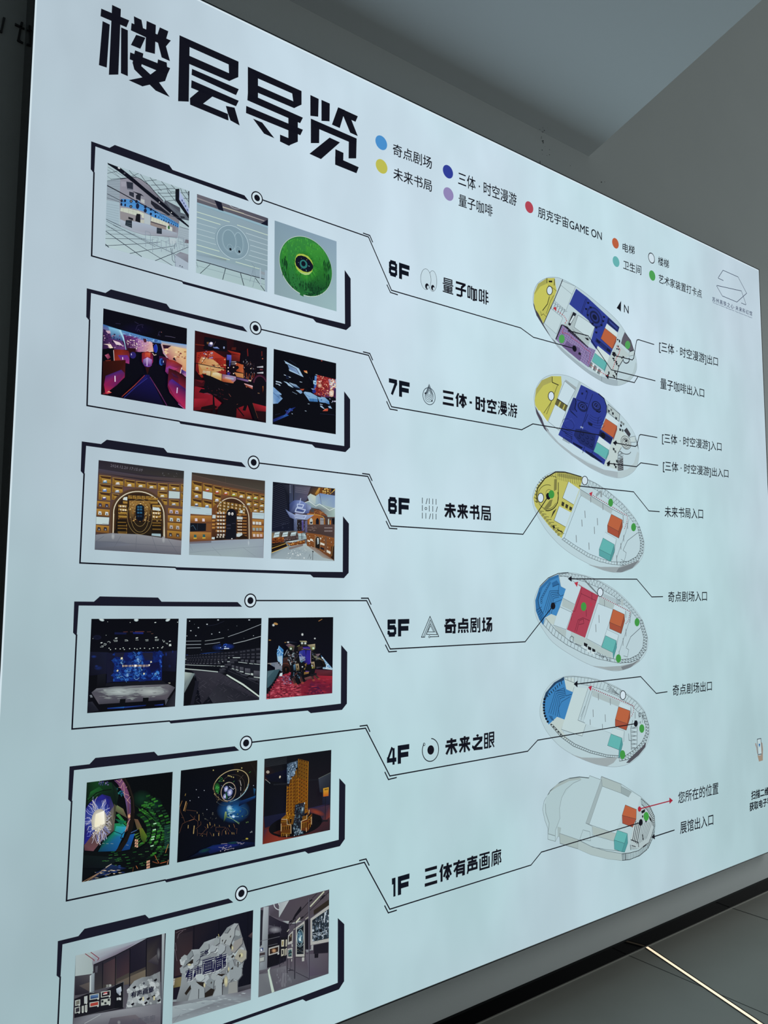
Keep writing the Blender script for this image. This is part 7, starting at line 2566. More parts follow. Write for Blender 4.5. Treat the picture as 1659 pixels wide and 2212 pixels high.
# floor
P(['22222c','30303a','34333d','2c2b36','191a24','2e2f38','2a2b34'],(85,1110),(740,1170),(900,1240),(1560,1680),(1565,1720),(640,1780),(250,1160))
P(['2c2c36','33323c','2e2d38','20202a'],(290,1180),(740,1180),(900,1240),(420,1820))
for _ in range(130):
    x, y = ph.rnd.uniform(300,1450), ph.rnd.uniform(1260,1790)
    if y < 1240 + (x - 900) * .66:
        continue
    l = ph.rnd.uniform(30,80)
    s_ = ph.rnd.choice((-.8,.75))
    L(ph.rnd.choice(['3c3b46','2a2933','35343f','45444e','23232d']),6,(x, y),(x + l, y + l * s_))
P(['b8c8c0','aebdb8','9caaa8'],(85,1098),(740,1158),(740,1172),(85,1112)) if False else L('b0bfba',17,(85,1104),(400,1130),(745,1165))
P('c2d2c8',(905,1225),(930,1215),(1250,1400),(1568,1640),(1565,1672),(1240,1435),(1000,1290))
P(['8c9c9c','6a7a7c','5c686c','7c8c8c','98a8a6'],(85,1168),(285,1195),(75,1590),(72,1400),(80,1250))
P(['a8b8b2','8c9a98','5a686c'],(85,1170),(230,1185),(80,1450))
P('07080f',(285,1195),(285,1400),(200,1810),(60,1845),(70,1595))
P('191a26',(285,1340),(375,1350),(260,1810),(195,1815),(290,1400))
P('3c4450',(270,1220),(290,1195),(290,1290))
ph.build(borders[3],'photo of curved rows of dark theatre seats')

# --- 5F: big machine on red ground (plain generic walker)
ph = Photo(Z(568,1325,157 / 1659), QUADS[3][2],14)
whole(ph, ['05060f','05060f','07081a','060716'])
for x, y, a, b in ((240,268,34,34),(900,482,30,36),(1185,573,24,22),(575,658,34,22)):
    glow('f2faf4','1c2438', x, y, a, b)
P(['2a3648','0a0c18','0a0c18'],(600,640),(830,670),(600,675))
E('a8804a',293,237,48,26,.2)
P('a87848',(1262,175),(1345,128),(1360,134),(1275,182))
P('9a7840',(132,598),(182,604),(182,622),(135,622))
P('8a6a3c',(490,655),(530,655),(530,672),(495,674))
# crystals
P(['4a8cc0','3a80bc','2c6cac','4a8ec4','9ac0d8','5a9cc8','3c7cb8'],(365,735),(468,830),(460,940),(445,1190),(335,1080),(315,915),(335,830))
specks(((330,800),(460,830),(450,960),(325,960)),26,16,14,['2c68ac','6aa8d4','1c5498','88bcdc'])
for pts in ([(350,790),(400,860),(460,920)],[(330,900),(400,830)],[(365,740),(360,820),(400,860),(380,960)]):
    L('b0d4e8',8, *pts)
P(['a0bed0','94b8d0','b4ccd8'],(335,990),(445,960),(440,1190))
P(['4a90c4','88b4d0','b4ccd6','98b8c8','4a88b8'],(1325,955),(1590,1260),(1580,1290),(1365,1265),(1370,1100))
specks(((1330,970),(1400,1060),(1560,1270),(1380,1250)),60,18,16,['d4e2ea','5a98c4','2c70ac','a8c4d4'])
# ground
P(['7a2030','8a2434','5a1828','4a1830','6a1830','7a1c30','8a2838','a03444','84283a'],(340,1450),(700,1300),(1200,1280),(1590,1300),(1580,1830),(900,1880),(80,1960),(90,1800),(250,1580))
P(['4a2430','5a2a34','3a141c','5a1c28'],(1190,1290),(1590,1300),(1585,1440),(1230,1400))
P(['8a2030','9a2434','6a1830','4a1638'],(1180,1420),(1585,1430),(1580,1700),(1060,1640))
P(['5a1830','3c143c','3a1038','5a1830'],(1080,1640),(1250,1660),(1400,1820),(1000,1860))
specks(((330,1520),(860,1640),(860,1880),(90,1950)),170,46,18,['b84a58','6a1c2c','c86070','8a2c3c','4a1420','9a3c4a','a83c4c'])
specks(((860,1620),(1580,1480),(1570,1820),(860,1880)),60,50,12,['8a2436','5a1428','9a2c3c','6a1c34'])
specks(((330,1430),(680,1420),(660,1600),(470,1620)),60,30,14,['8a80a0','4a3850','6a6488','a85868','2c2438'])
P(['8a2c3c','a83c4c','9a3444','8a2434'],(500,1330),(690,1180),(690,1300),(600,1420))
specks(((600,1190),(690,1190),(690,1380),(600,1390)),20,20,12,['b84454','7a2030','c45464'])
# pixel stair panel left
P(['6a7484','747c8c','64707e','5a6a78'],(105,1135),(370,1110),(440,1190),(440,1330),(100,1320))
P(['3c5a64','34505a','2a4650','34505a'],(100,1315),(390,1265),(250,1560),(95,1720))
P(['4a626c','42606a','4a6670'],(100,1320),(270,1290),(100,1480))
P('747c8a',(275,1160),(430,1140),(430,1260),(275,1290))
for i in range(9):
    x, y = 420 - i * 36,1320 + i * 58
    P('0a0c14',(x - 30, y),(x, y),(x, y + 50),(x - 66, y + 56),(x - 60, y + 30))
for x, y in ((365,1130),(400,1170),(405,1335),(380,1390)):
    P('0a0c14',(x - 18, y - 16),(x + 18, y - 16),(x + 18, y + 18),(x - 18, y + 18))
P('c8dce0',(390,1370),(445,1350),(440,1430),(370,1435))
P('b8ccd4',(380,1100),(440,1180),(420,1200))
P('0a0c14',(95,1700),(165,1690),(160,1760),(90,1800))
P('8a8478',(105,1135),(190,1140),(185,1172),(105,1170))
P('20242c',(105,1150),(160,1152),(160,1172),(105,1172))
L('0a0810',14,(155,1720),(150,1960))
L('0a0810',12,(85,1790),(225,1755))
# walker body: blocky machine with a cannon and lamp pods
P('0b0c12',(500,900),(640,700),(830,760),(1080,750),(1220,900),(1400,1080),(1435,1220),(1200,1260),(1170,1400),(960,1560),(760,1640),(620,1500),(640,1350),(460,1300),(450,1050))
P(['5a4a50','7a646c','5a4c50','3c343c'],(520,720),(600,690),(725,735),(700,880),(580,860))
P(['6a6a48','7a7c58','4c4c34','3c3c2c'],(585,790),(625,745),(705,765),(690,850),(620,855))
P('1c2014',(600,790),(640,765),(690,790),(670,845),(620,840))
glow('f4fff4','5a7a5c',638,806,30,30)
P(['8a8468','a89c80','6a6450','4a4638'],(1005,720),(1190,695),(1195,800),(1090,790))
P(['6a6a40','848450','545434','3c3c28'],(1080,790),(1170,745),(1190,820),(1110,860))
glow('f4fff4','6a8a54',1150,795,32,32)
P(['8a8a64','b0a888','9a9474','5a5840'],(835,625),(990,628),(1012,660),(850,650))
P('2a2a24',(850,650),(1005,662),(1000,740),(870,735))
for x, y in ((893,680),(966,683)):
    glow('f6fffa','4c5c54', x, y, 28,30)
P(['8a8c54','5a5c38','3c3c28'],(770,760),(840,712),(850,750),(790,900))
P(['3c2c28','4a382e','2a2020','221a1c'],(800,770),(900,745),(930,840),(800,860))
P(['3c2a8c','3a2684','2c1c6c','34268a'],(910,765),(1060,760),(1090,825),(920,815))
L('8a7464',9,(880,830),(940,808),(1090,825))
P(['2c3494','2a2c8c','241c7c','30208a','2a1c78','1c1650','2a3a80','3a4a94'],(830,870),(920,835),(1100,840),(1085,1150),(1020,1170),(950,1120),(840,1060),(820,930))
P(['8090b0','7080a8','6a7c9c','90a0b4'],(825,985),(960,985),(970,1070),(850,1110))
P(['1c1660','16124a','1c1458'],(960,840),(1000,840),(980,1000))
L('a89cb0',8,(815,940),(860,930),(950,1060))
L('14141c',10,(860,1090),(970,1030))
P(['5a88a0','4a7890','3c6478'],(850,1090),(930,1080),(880,1130))
L('9a8a94',12,(1090,850),(1090,1130))
# cannon arm
P(['3c2828','4a3430','2a1c1c','1c1214'],(460,1020),(560,1000),(600,1110),(450,1200))
P(['2c1818','40241e','2c1816','1a0e10'],(440,1180),(560,1110),(620,1200),(450,1300))
E('2a1714',530,1280,95,100)
R('6a4030',9,520,1180,75,45,.1,190,340)
E('0a0608',530,1290,78,82)
P(['7a4a34','5a3424','3c2018'],(518,1260),(535,1250),(530,1350))
for x0, y0, x1, y1, c in ((490,960,560,830,'6a7078'),(560,930,590,860,'3c4048'),(660,950,720,900,'6a787c'),(620,980,660,1080,'4a4c54'),(600,1060,640,1180,'8a98a0'),(700,1060,650,1120,'6a4c48')):
    L(c, 22,(x0, y0),(x1, y1))
E('1a1820',745,970,50,60)
R('3c3840',8,745,970,42,52)
specks(((560,860),(800,880),(760,1160),(580,1160)),50,16,16,['2a2c34','5a5c64','14161c','6a5a5c','8a98a4'])
P(['7a6430','8a7440','5a4824'],(740,1070),(800,1150),(760,1090))
# legs
def box_leg(x, y, w, h, m):
    P(['9a8c70','a89878','7a6c50','6a5c44'],(x, y),(x + w, y - 8),(x + w + 16, y + h),(x + 14, y + h + 10))
    P('4a3c2c',(x + w * .35, y + h * .3),(x + w * .75, y + h * .28),(x + w * .8, y + h * .8),(x + w * .42, y + h * .84))
    P('17140f',(x + w * .45, y + h * .42),(x + w * .68, y + h * .42),(x + w * .7, y + h * .72),(x + w * .5, y + h * .75))
    P('5a5030',(x + 10, y + h + 10),(x + w + 16, y + h),(x + w + 18, y + h + 34),(x + 16, y + h + 44))
box_leg(745,1155,70,110,0)
box_leg(1100,1110,72,110,0)
P(['4a6a84','5a8aa8','2c4458','1c2c3c'],(690,1180),(740,1160),(745,1290),(700,1310))
for x, y in ((900,1220),(1120,1195)):
    glow('eef6f0','4a5054', x, y, 20,20)
E('9ab04c',1130,1240,14,14)
P(['8a7040','6a5430','4a3c24'],(950,1170),(1010,1120),(980,1230))
P(['7a6a3c','8a7a4a','5a4a2c'],(930,1270),(970,1230),(960,1290))
P(['4a2c88','3a2478','5a3498'],(965,1310),(1085,1320),(980,1335))
P(['8a6838','a07c48','6a4c2c','5a4024'],(940,1340),(1050,1330),(1040,1390),(930,1410))
P(['6a4040','7c4c4a','5a3838','4a2c30'],(940,1470),(1110,1420),(1130,1480),(970,1530))
P('0c0a10',(930,1400),(1110,1360),(1110,1425),(940,1475))
for x0, y0, x1, y1 in ((680,1480,740,1610),(850,1450,895,1580),(1120,1440,1150,1520),(1190,1420,1270,1490)):
    L('14121a',72,(x0, y0 - 60),(x0, y0))
    L('3a2426',62,(x0, y0),(x1, y1))
    E('8a3c34', x1 + 10, y1 + 6,32,26)
    L('6a4438',9,(x0 - 20, y0),(x1 - 20, y1))
specks(((670,1290),(900,1290),(880,1480),(680,1480)),40,14,18,['1c1c24','3c4c5c','5a3a38','0a0a10','4a6a80'])
P(['7a7c5c','5a5c44','4a4c38'],(1200,1030),(1290,1000),(1360,1070))
P(['6a5860','8a7680','4a3c44'],(1200,930),(1310,920),(1250,1000))
P('14110f',(1330,1090),(1400,1095),(1440,1180),(1430,1240),(1370,1180))
specks(((1110,870),(1300,940),(1300,1060),(1120,1060)),30,18,16,['2c2e34','5a5a50','14161c','7a8068','4a5a68'])
L('8a7a68',9,(1200,1000),(1400,1090))
P(['3c3c48','34303c','2c2a34'],(1220,1220),(1360,1220),(1220,1265))
ph.build(borders[3],'photo of a big machine on red ground')

# --- 4F: glowing eye-shaped structure
ph = Photo(Z(170,1660,210 / 1659), QUADS[4][0],15)
whole(ph, ['04080c','03050a','04080a','060a10'])
glow('0e3020','04080c',1080,520,180,160)
glow('0a2c24','04080c',1310,620,120,130)
# scale-like green leaves in rings
GC = ['12301a','1c4a1c','26601f','0c2214','347a2a','143220','2a6a24','0a1a14']
for ring in range(5):
    rx, ry = 330 + ring * 85,300 + ring * 90
    for i in range(34):
        t = math.radians(-62 + i * 4.6)
        x, y = 870 + rx * math.cos(t),1050 + ry * math.sin(t)
        if x < 930 or y > 1540:
            continue
        d_ = 38
        P(ph.rnd.choice(GC),(x - d_, y - 4),(x + d_ * .8, y - 24 + ph.rnd.uniform(-8,8)),(x + d_, y + 2),(x - d_ * .8, y + 26), step=(i % 4 == 0))
for x, y in ((1290,1045),(1270,1165),(1260,1210),(1300,940),(1250,1320)):
    P('a8d8b0',(x - 30, y),(x + 26, y - 16),(x + 30, y + 4),(x - 24, y + 16))
L('10200f',10,(960,630),(1200,790),(1370,970),(1460,1170),(1440,1330))
L('2c6a2a',7,(1020,680),(1250,840),(1400,1000),(1465,1180))
for i in range(16):
    x, y = 1120 + i * 26,560 + i * 44
    P(ph.rnd.choice(['1c4a24','2c6a30','143820']),(x, y),(x + 60, y + 14),(x + 52, y + 40),(x - 8, y + 24))
for i in range(12):
    P(ph.rnd.choice(['1a4034','204a3c','163430']),(1460,980 + i * 34),(1560,950 + i * 34),(1560,974 + i * 34),(1462,1006 + i * 34))
for i in range(9):
    P('2c7a3c',(640 + i * 22,790 + i * 22),(690 + i * 20,770 + i * 24),(700 + i * 18,800 + i * 22),(650 + i * 20,820 + i * 22))
# teal basin
P(['1c7a4c','1a8a5a','2a90a8','1c6aa0','124c84','0e3c50','0f4a3c','145a44'],(610,940),(740,930),(830,1010),(780,1100),(640,1410),(330,1420),(430,1230),(590,1080))
P(['2a9a8c','2c94b8','1a6aa4','1c8070'],(640,980),(810,1000),(760,1180),(600,1120))
P(['124c8c','1450a0','0e3870','0c3060'],(860,1130),(960,1110),(870,1380),(720,1410))
P(['0c5038','107048','0e4a40'],(620,860),(820,900),(720,960))
for a, b in (((400,1276),(440,1278)),((470,1282),(510,1284)),((545,1282),(590,1284)),((810,1305),(850,1310))):
    L('8a9a94',6, a, b)
L('07101a',11,(590,1065),(740,1125),(790,1070))
L('07101a',11,(740,1125),(715,1190),(760,1190))
P(['6a7c50','74664e','4a3c34','52503c'],(645,620),(760,690),(830,850),(630,730))
P(['5a4434','6a4c3c','64543c','4c4a30'],(945,860),(1010,870),(1080,1010),(1000,1050))
P(['6a6a28','5c6c24','4c6a20','2a3c18','344a1c'],(1030,1010),(1090,1020),(1170,1160),(1120,1290),(1060,1200))
P(['1c2c14','2c3c18','101c10'],(1000,1340),(1120,1290),(860,1420))
for i in range(5):
    P(['5a8a3c','4a7a34','2c5424'],(940 + i * 24,1130 + i * 40),(1040 + i * 8,1096 + i * 40),(960 + i * 20,1150 + i * 40))
P('3c5a8a',(890,1090),(1000,1040),(990,1060),(880,1110))
# purple arch band
band_o = [(600,200),(740,175),(800,240),(880,420),(895,640),(880,800),(830,1080),(800,1100)]
P(['4a2c54','6a4468','7a4870','6a3c5c','5a4470','4a3a6c','6a4050','4a3230','3a2a28','4a3034','5a4440','5a4a78','5c4474','7a4a6c','5a3458'],
     (600,205),(735,178),(790,260),(850,400),(885,540),(890,700),(885,820),(840,1060),(790,1090),(810,1000),(840,880),(815,660),(790,520),(740,380),(660,260))
for pts in ([(640,200),(700,240),(740,180)],[(680,320),(720,330),(760,240)],[(770,240),(775,380),(785,500)],[(800,330),(830,310)],[(740,390),(800,440),(860,460)],[(820,560),(880,480)],[(850,830),(880,760)],[(800,500),(880,600)],[(830,940),(880,860)],[(820,1040),(850,960)],[(790,1080),(850,900)]):
    L('c89a8c',6, *pts)
glow('e8b890','8a5a4c',860,815,26,40)
P('15110f',(735,178),(800,165),(870,280),(940,480),(960,720),(930,1000),(830,1250),(720,1420),(620,1420),(760,1230),(850,1050),(890,820),(895,640),(880,450),(820,300))
L('2c2420',8,(790,180),(860,300),(930,520),(945,760))
# green housing upper left
P(['0c2016','123c1c','10301c','0c2018','0a1812','08120f'],(140,240),(320,220),(560,240),(640,380),(650,640),(130,640))
P(['1c5a28','1a4a24','143c20','0e2418'],(200,400),(350,310),(430,380),(160,520))
P(['1a4a24','18401f','10281a'],(150,510),(400,380),(160,580))
L('07100c',16,(150,560),(300,420),(420,375),(560,360))
specks(((330,220),(520,230),(510,290),(340,280)),30,10,14,['2c3468','4a4878','1c2048','8a8098'])
specks(((640,340),(780,400),(760,500),(700,480)),14,18,20,['1c5a6c','2a7a80','144a50','1c4a80'])
P(['0c1c16','142a20','10241c','0c1814'],(560,230),(650,340),(680,460),(650,620))
# eye disc
P(['1c1a54','241f6c','1c1a5c','3a3468','4a4a58','2c2a44','1c1c60','221f68'],(240,540),(400,440),(540,480),(600,640),(560,960),(330,1270),(90,1300),(110,700))
P(['201f78','242480','1c1c70','1a1c68','1c1a64','20207a'],(250,545),(400,450),(530,540),(520,840),(300,1220),(95,1290))
glow('4a68b8','201f74',330,860,240,340,.0,26)
P(['5a585c','6a685c','4a4038','5a4440','6a444c','4a2c38','5a3c44'],(600,640),(630,740),(600,1060),(420,1200),(250,1410),(100,1400),(95,1310))
P(['3c3a30','50503c','3a3c2c','2c2a24'],(600,600),(645,640),(620,800),(595,900))
glow('8a8478','4a4844',520,970,60,140)
rr2 = random.Random(21)
for i in range(64):
    t = rr2.uniform(0,2 * math.pi)
    x, y = 345 + 90 * math.cos(t),880 + 160 * math.sin(t)
    pts = [(x, y)]
    for k in range(rr2.randint(3,5)):
        t2 = t + rr2.uniform(-.9,.9)
        x, y = x + 52 * math.cos(t2), y + 76 * math.sin(t2)
        pts.append((x, y))
    pts = [p for p in pts if ((p[0] - 320) / 250) ** 2 + ((p[1] - 880) / 440) ** 2 < 1 and p[0] > 95]
    if len(pts) > 1:
        L(rr2.choice(['b8bce0','d4d4e8','8c94c8','e0dcd0','7c88c4']), rr2.uniform(4,7), *pts)
glow('f6f4e4','a8a498',345,880,130,190,-.2,24)
P(['f2ecd0','fbfaf0','f4f0dc','efe8c8'],(290,780),(435,720),(445,940),(265,1020))
specks(((210,980),(420,960),(330,1120),(220,1130)),60,10,10,['e8e0c0','b8a888','6a6478','f4f0e0'])
# lower part
P('060b0e',(95,1420),(640,1440),(1000,1380),(1200,1260),(1240,1420),(1150,1550),(600,1600),(80,1560))
P(['0a1416','0e1a1c','0a1218','080c12'],(80,1480),(700,1520),(500,1700),(65,1700))
for i in range(46):
    x, y = ph.rnd.uniform(420,1500),0
    y = 1400 + ph.rnd.uniform(0,1) * 300 - max(0, x - 1000) * .25
    P(ph.rnd.choice(['1c5a28','143c20','2a6a30','0e2818','3a6a3a']),(x - 34, y),(x + 30, y - 10),(x + 34, y - 1),(x - 26, y + 8))
P(['14223c','1a2c54','101c3c','0c1424'],(330,1760),(560,1640),(820,1700),(200,1900))
specks(((260,1780),(700,1660),(760,1780),(220,1900)),46,34,8,['2c4a8a','1c2c5c','8a8478','14204a','c8b8a0'])
for a, b, c in (((60,1940),(330,1790),'8a6a50'),((130,1930),(440,1720),'a08468'),((200,1910),(520,1660),'5a4a40'),((460,1690),(560,1630),'c8c0b0'),((1300,1480),(1330,1550),'a85c34'),((1340,1560),(1370,1620),'a85c34'),((1390,1620),(1500,1590),'b8683c'),((1480,1440),(1530,1290),'a8743c'),((980,1660),(1005,1710),'b86c3c'),((1260,1590),(1350,1620),'8a4a2c'),((1190,1740),(1210,1650),'6a3c28'),((920,1770),(935,1680),'5a3c24'),((1510,1640),(1530,1560),'b8886c')):
    L(c, 9, a, b)
for x0, y0 in ((1160,1580),(1190,1570),(960,1210),(990,1220)):
    for k in range(3):
        P('c89a80',(x0, y0 + k * 48),(x0 + 24, y0 + k * 48 - 8),(x0 + 22, y0 + k * 48 + 30),(x0 - 4, y0 + k * 48 + 36))
ph.build(borders[4],'photo of a huge eye with glowing white centre')

# --- 4F: dark hall with a hanging ring
ph = Photo(Z(375,1635,185 / 1659), QUADS[4][1],16)
whole(ph, ['03050d','0c0c14','060a1c','03050f'])
P(['14100e','18130f','0a0a14','0c0c12'],(1150,130),(1625,70),(1600,600),(1300,700))
for i in range(5):
    L('23201f',4,(1480 + i * 28,110),(1610,330 + i * 60))
glow('1c5a98','060a1c',1160,1040,330,250)
glow('206aa6','10305c',1190,1020,160,120)
P(['0c2c5c','144a80','0a2048','060c24'],(1280,860),(1590,750),(1580,800),(1260,960))
P(['123a5c','1c5078','0c2440'],(1540,600),(1590,620),(1560,760))
# rings
R('8a7c5a',15,1112,545,345,285,-.26,-180,40,44)
R('c8b888',7,1112,543,340,282,-.26,-150,20,44)
R('5a7a8a',16,1115,548,345,315,-.24,10,95,24)
R('b0d0d8',7,1112,548,340,312,-.24,20,80,24)
R('6a5a40',12,1112,560,335,310,-.1,100,195,24)
R('2c3a48',10,1000,830,170,110,0,30,160,20)
R('4a4034',6,1130,600,245,250,-.2,-140,60,30)
R('8a7a68',14,1062,672,142,178,-.15)
R('c4b49a',6,1060,672,142,178,-.15,100,330,30)
E('0a0f20',1058,680,112,130,-.1)
for x, y, a, b in ((1018,622,42,60),(1090,690,55,72),(1000,760,45,52)):
    glow('d0d4f0','4a5484', x, y, a, b, -.35)
    E('8a90c0', x, y, a * .8, b * .8,-.35)
    glow('e4e6fa','8088bc', x, y, a * .7, b * .7,-.35)
P('1a4a34',(1000,690),(1030,690),(1050,790),(1020,830))
specks(((960,560),(1160,560),(1140,830),(960,820)),30,8,8,['2a6a4c','1a2a4c','3a4a7a'])
for a, b, w, c in (((1078,570),(1162,632),9,'b8c0cc'),((1060,810),(1120,770),9,'98a0ac'),((1285,455),(1310,560),11,'a8a4a0'),((1300,580),(1300,655),11,'a8a4a0'),((1305,700),(1290,780),8,'7a7c80'),((1350,350),(1250,470),4,'5a5450'),((920,550),(990,600),6,'5a6a88')):
    L(c, w, a, b)
for pts in ([(870,480),(900,450),(950,430),(930,400),(870,420)],[(820,590),(870,560),(850,620),(820,610)],[(870,480),(950,470)],[(830,700),(840,630),(820,600)],[(1460,310),(1495,285)],[(1155,490),(1180,465)],[(1020,520),(1050,510)]):
    L('347a3c',7, *pts)
glow('2c7a34','060c10',845,600,60,110)
specks(((800,540),(890,560),(880,700),(810,700)),26,9,12,['48a850','1c5a28','2c7a3c'])
specks(((790,700),(890,720),(880,900),(820,880)),30,8,8,['6a6048','2c2a28','8a7c5c'])
for x, y in ((970,463),(1060,365),(1090,370),(1120,385),(1160,395),(795,717),(1245,280),(1320,215),(770,258)):
    E('b0a468', x, y, 12,12)
for x, y in ((593,650),(485,782),(318,848),(440,636),(645,1020),(1175,610),(1548,555)):
    glow('d0d8e8','0c1020', x, y, 11,11,0,10)
# bright burst
glow('c4dce0','1a5a90',1080,1000,60,70)
glow('f4ffff','2a78b0',1158,1155,34,34)
P(['a8b874','8aa068','3c5a34','1c3424','6a8050'],(1000,1060),(1025,1060),(1035,1160),(970,1260),(985,1120))
for i in range(26):
    t = ph.rnd.uniform(-.6,1.2)
    l = ph.rnd.uniform(40,150)
    x, y = 1060 + ph.rnd.uniform(-30,30),980 + ph.rnd.uniform(-30,160)
    L(ph.rnd.choice(['8ac8d8','4aa0c8','c8ecec','6ab0a0']),4,(x, y),(x + l * math.cos(t), y + l * math.sin(t)))
L('8aa868',7,(1030,1160),(1150,1210),(1270,1300))
L('5a8a7c',6,(1060,1160),(1280,1280))
L('a8d8e8',6,(1080,1158),(1260,1160))
R('3c5a58',5,1330,1060,110,80,.2,-100,60)
for x, y in ((1240,1110),(1330,1150),(1410,1270),(1440,1262),(1290,1050)):
    E('5a7a40', x, y, 9,12)
# gold figures
for a, b, w, c in (((165,850),(120,970),9,'a87c48'),((245,860),(195,1045),22,'b8905a'),((262,890),(220,1060),9,'9a7038'),((235,710),(222,755),12,'a88c4c'),((492,1115),(490,1235),17,'a8844c'),((455,1065),(458,1095),14,'a89060'),((285,1320),(280,1385),18,'b89a60'),((400,1330),(385,1490),22,'c0a468'),((655,1300),(665,1380),16,'b89458'),((700,1265),(708,1325),16,'b89c60'),((795,1300),(798,1345),11,'a88c50'),((885,1320),(890,1350),11,'9a8048'),((1075,1320),(1082,1360),13,'a8884c'),((1160,1300),(1185,1370),10,'9a6c40'),((775,1485),(775,1535),15,'b8a060'),((870,1470),(875,1530),17,'b89c64'),((1005,1430),(1015,1500),18,'a88450'),((1130,1460),(1135,1500),15,'b8985c'),((1165,1465),(1170,1502),15,'a8884c'),((555,1520),(555,1540),14,'a89050'),((1060,1460),(1065,1500),10,'9a5c3c'),((300,1240),(400,1205),10,'a87454'),((1485,1470),(1495,1450),12,'c8d0d0'),((1515,1465),(1515,1435),14,'c8d0d0')):
    L(mix(c, '1a120c',.2), w * .68, a, b)
for pts in ([(120,970),(140,1080),(190,1180),(220,1270),(170,1300),(110,1480)],[(220,1270),(300,1235),(400,1200),(470,1250),(470,1340)],[(320,1120),(400,1200),(410,1140)],[(430,1395),(530,1310),(525,1250)],[(510,1530),(640,1390),(600,1350)],[(460,1400),(460,1530)],[(480,1480),(640,1500),(650,1440)],[(700,1460),(750,1540)],[(720,1380),(770,1330)],[(820,1440),(890,1440),(890,1500)],[(940,1440),(1010,1370),(1040,1440)],[(820,1440),(820,1360),(1000,1360)],[(1100,1450),(1040,1370)],[(250,1030),(440,1050)],[(1190,1390),(1230,1390),(1220,1490)],[(640,1540),(650,1440)],[(930,1520),(945,1440)],[(150,1170),(190,1180)]):
    L('5a3c2c',6, *pts)
specks(((560,1050),(860,1100),(850,1280),(580,1240)),18,10,12,['3c3c3a','5a5a54','2c2c2c'])
# glowing floor
P(['040816','0a1a3c','0c2050','0a1644','081030','04081a'],(280,1960),(560,1800),(760,1710),(1300,1640),(1580,1660),(1580,1740))
P(['10245c','141c6c','121a60','0a1438'],(640,1760),(1000,1690),(1300,1700),(700,1880))
glow('0f3c34','0a1a3a',600,1815,120,40,-.25)
glow('0f3c34','0a1a40',1150,1665,120,26,-.1)
for pts in ([(870,1750),(960,1760),(940,1790),(1000,1770),(1040,1750)],[(960,1740),(1010,1790),(1060,1800)],[(1000,1800),(1170,1770),(1160,1790)],[(1060,1760),(1110,1720),(1115,1750)],[(990,1720),(1040,1710)],[(920,1685),(1040,1675)],[(1220,1650),(1290,1670),(1330,1690),(1370,1660)],[(1240,1680),(1300,1660)],[(1300,1700),(1320,1670)]):
    L('8a8490',8, *pts)
for x, y in ((910,1822),(990,1815),(965,1750)):
    E('b0a8b0', x, y, 9,9)
glow('c8b84c','3c3c20',1420,1585,30,20)
L('4a4a3a',5,(1400,1600),(1320,1620))
ph.build(borders[4],'dark hall photo with a hanging ring and blue glow')

# --- 4F: tall orange lattice tower
ph = Photo(Z(560,1610,160 / 1609), QUADS[4][2],17)
whole(ph, ['0d1016','0a0c14','1c1620','52221a'])
for i in range(9):
    L('262a30',11,(130,470 - i * 22),(600,390 - i * 16 - i * i * 1.2))
P(['0a0c20','0b0d22','080a14','0a0c18'],(120,660),(600,520),(600,820),(250,830))
P(['080a12','0a0c14','0c0e1c','090b14'],(120,770),(600,830),(590,1480),(100,1550))
for i in range(16):
    L('23262e',8,(318 + i * 18,838 - i * 1.4),(316 + i * 18,868 - i))
for i in range(12):
    L('1e2128',8,(1080 + i * 17,745 - i),(1080 + i * 17,770 - i))
P(['363c48','2a303a','181c28','232834'],(1285,720),(1560,590),(1545,1030),(1315,1020))
L('5a625e',10,(1285,722),(1560,588))
P(['1c2030','20243a','181c30','14182a'],(1370,1030),(1540,1030),(1530,1280),(1370,1280))
P(['232a36','6a7470','1a1e28'],(122,730),(240,820),(235,840))
L('8a9490',9,(130,738),(238,826))
E('a49c90',187,580,36,32)
E('7a7268',187,578,12,10)
E('d0c4a8',450,687,17,27,-.6)
# floor
P(['14162c','161a34','1c2044','2a2440','241a34','14142a'],(100,1550),(590,1460),(1060,1370),(1400,1290),(1530,1270),(120,1800))
P(['2a2038','5a2424','7a3024','6a2a20','7c3020','6a2418'],(110,1830),(220,1800),(420,2000),(800,2000),(400,2080),(70,2160))
P(['34283c','3c2838','7a3424','40262c','2c2434'],(1060,1400),(1530,1290),(1540,1600),(1480,1800),(1360,1590))
glow('8a3a24','42262e',1240,1450,180,70,.3)
P(['3a2028','3c2228','2a1c24','50241c'],(1160,1830),(1530,1560),(1535,1840),(700,2020))
E('0a0a10',785,1740,578,235,-.16,44)
P('0a0a10',(1150,1470),(1330,1530),(1360,1600),(1150,1760))
P(['5a2418','3a1814','1c1014'],(300,1900),(480,1830),(480,1960))
# tower faces
LEFT = [(608,860),(848,640),(848,1700),(580,1620)]
RIGHT = [(850,290),(1068,350),(1045,1420),(850,1280)]
P(['5a3c10','7a5014','8a5814','6a400f'],(845,290),(1068,350),(1048,1450),(850,1560))
P(['4a2c10','6a4814','7a5014','7a4812'],(665,690),(850,480),(850,1600),(580,1620),(600,880))
for r_ in range(13):
    for k in range(4):
        q = ph.G(RIGHT, (k + .12) / 4,(k + .86) / 4,(r_ + .12) / 12.6,(r_ + .84) / 12.6)
        hot = r_ > 4
        P(['301608','3a1c0a','4a240c','2a1208'], *q)
        c = ((q[0][0] + q[2][0]) / 2,(q[0][1] + q[2][1]) / 2)
        w, h = (q[1][0] - q[0][0]) * .34,(q[3][1] - q[0][1]) * .34
        R('a8641c' if hot else '8a6420',8, c[0], c[1], w, h, .2,-60,220,10)
        P('1a0c08',(c[0] - w * .5, c[1] - h * .4),(c[0] + w * .4, c[1] - h * .3),(c[0] + w * .4, c[1] + h * .5),(c[0] - w * .5, c[1] + h * .4))
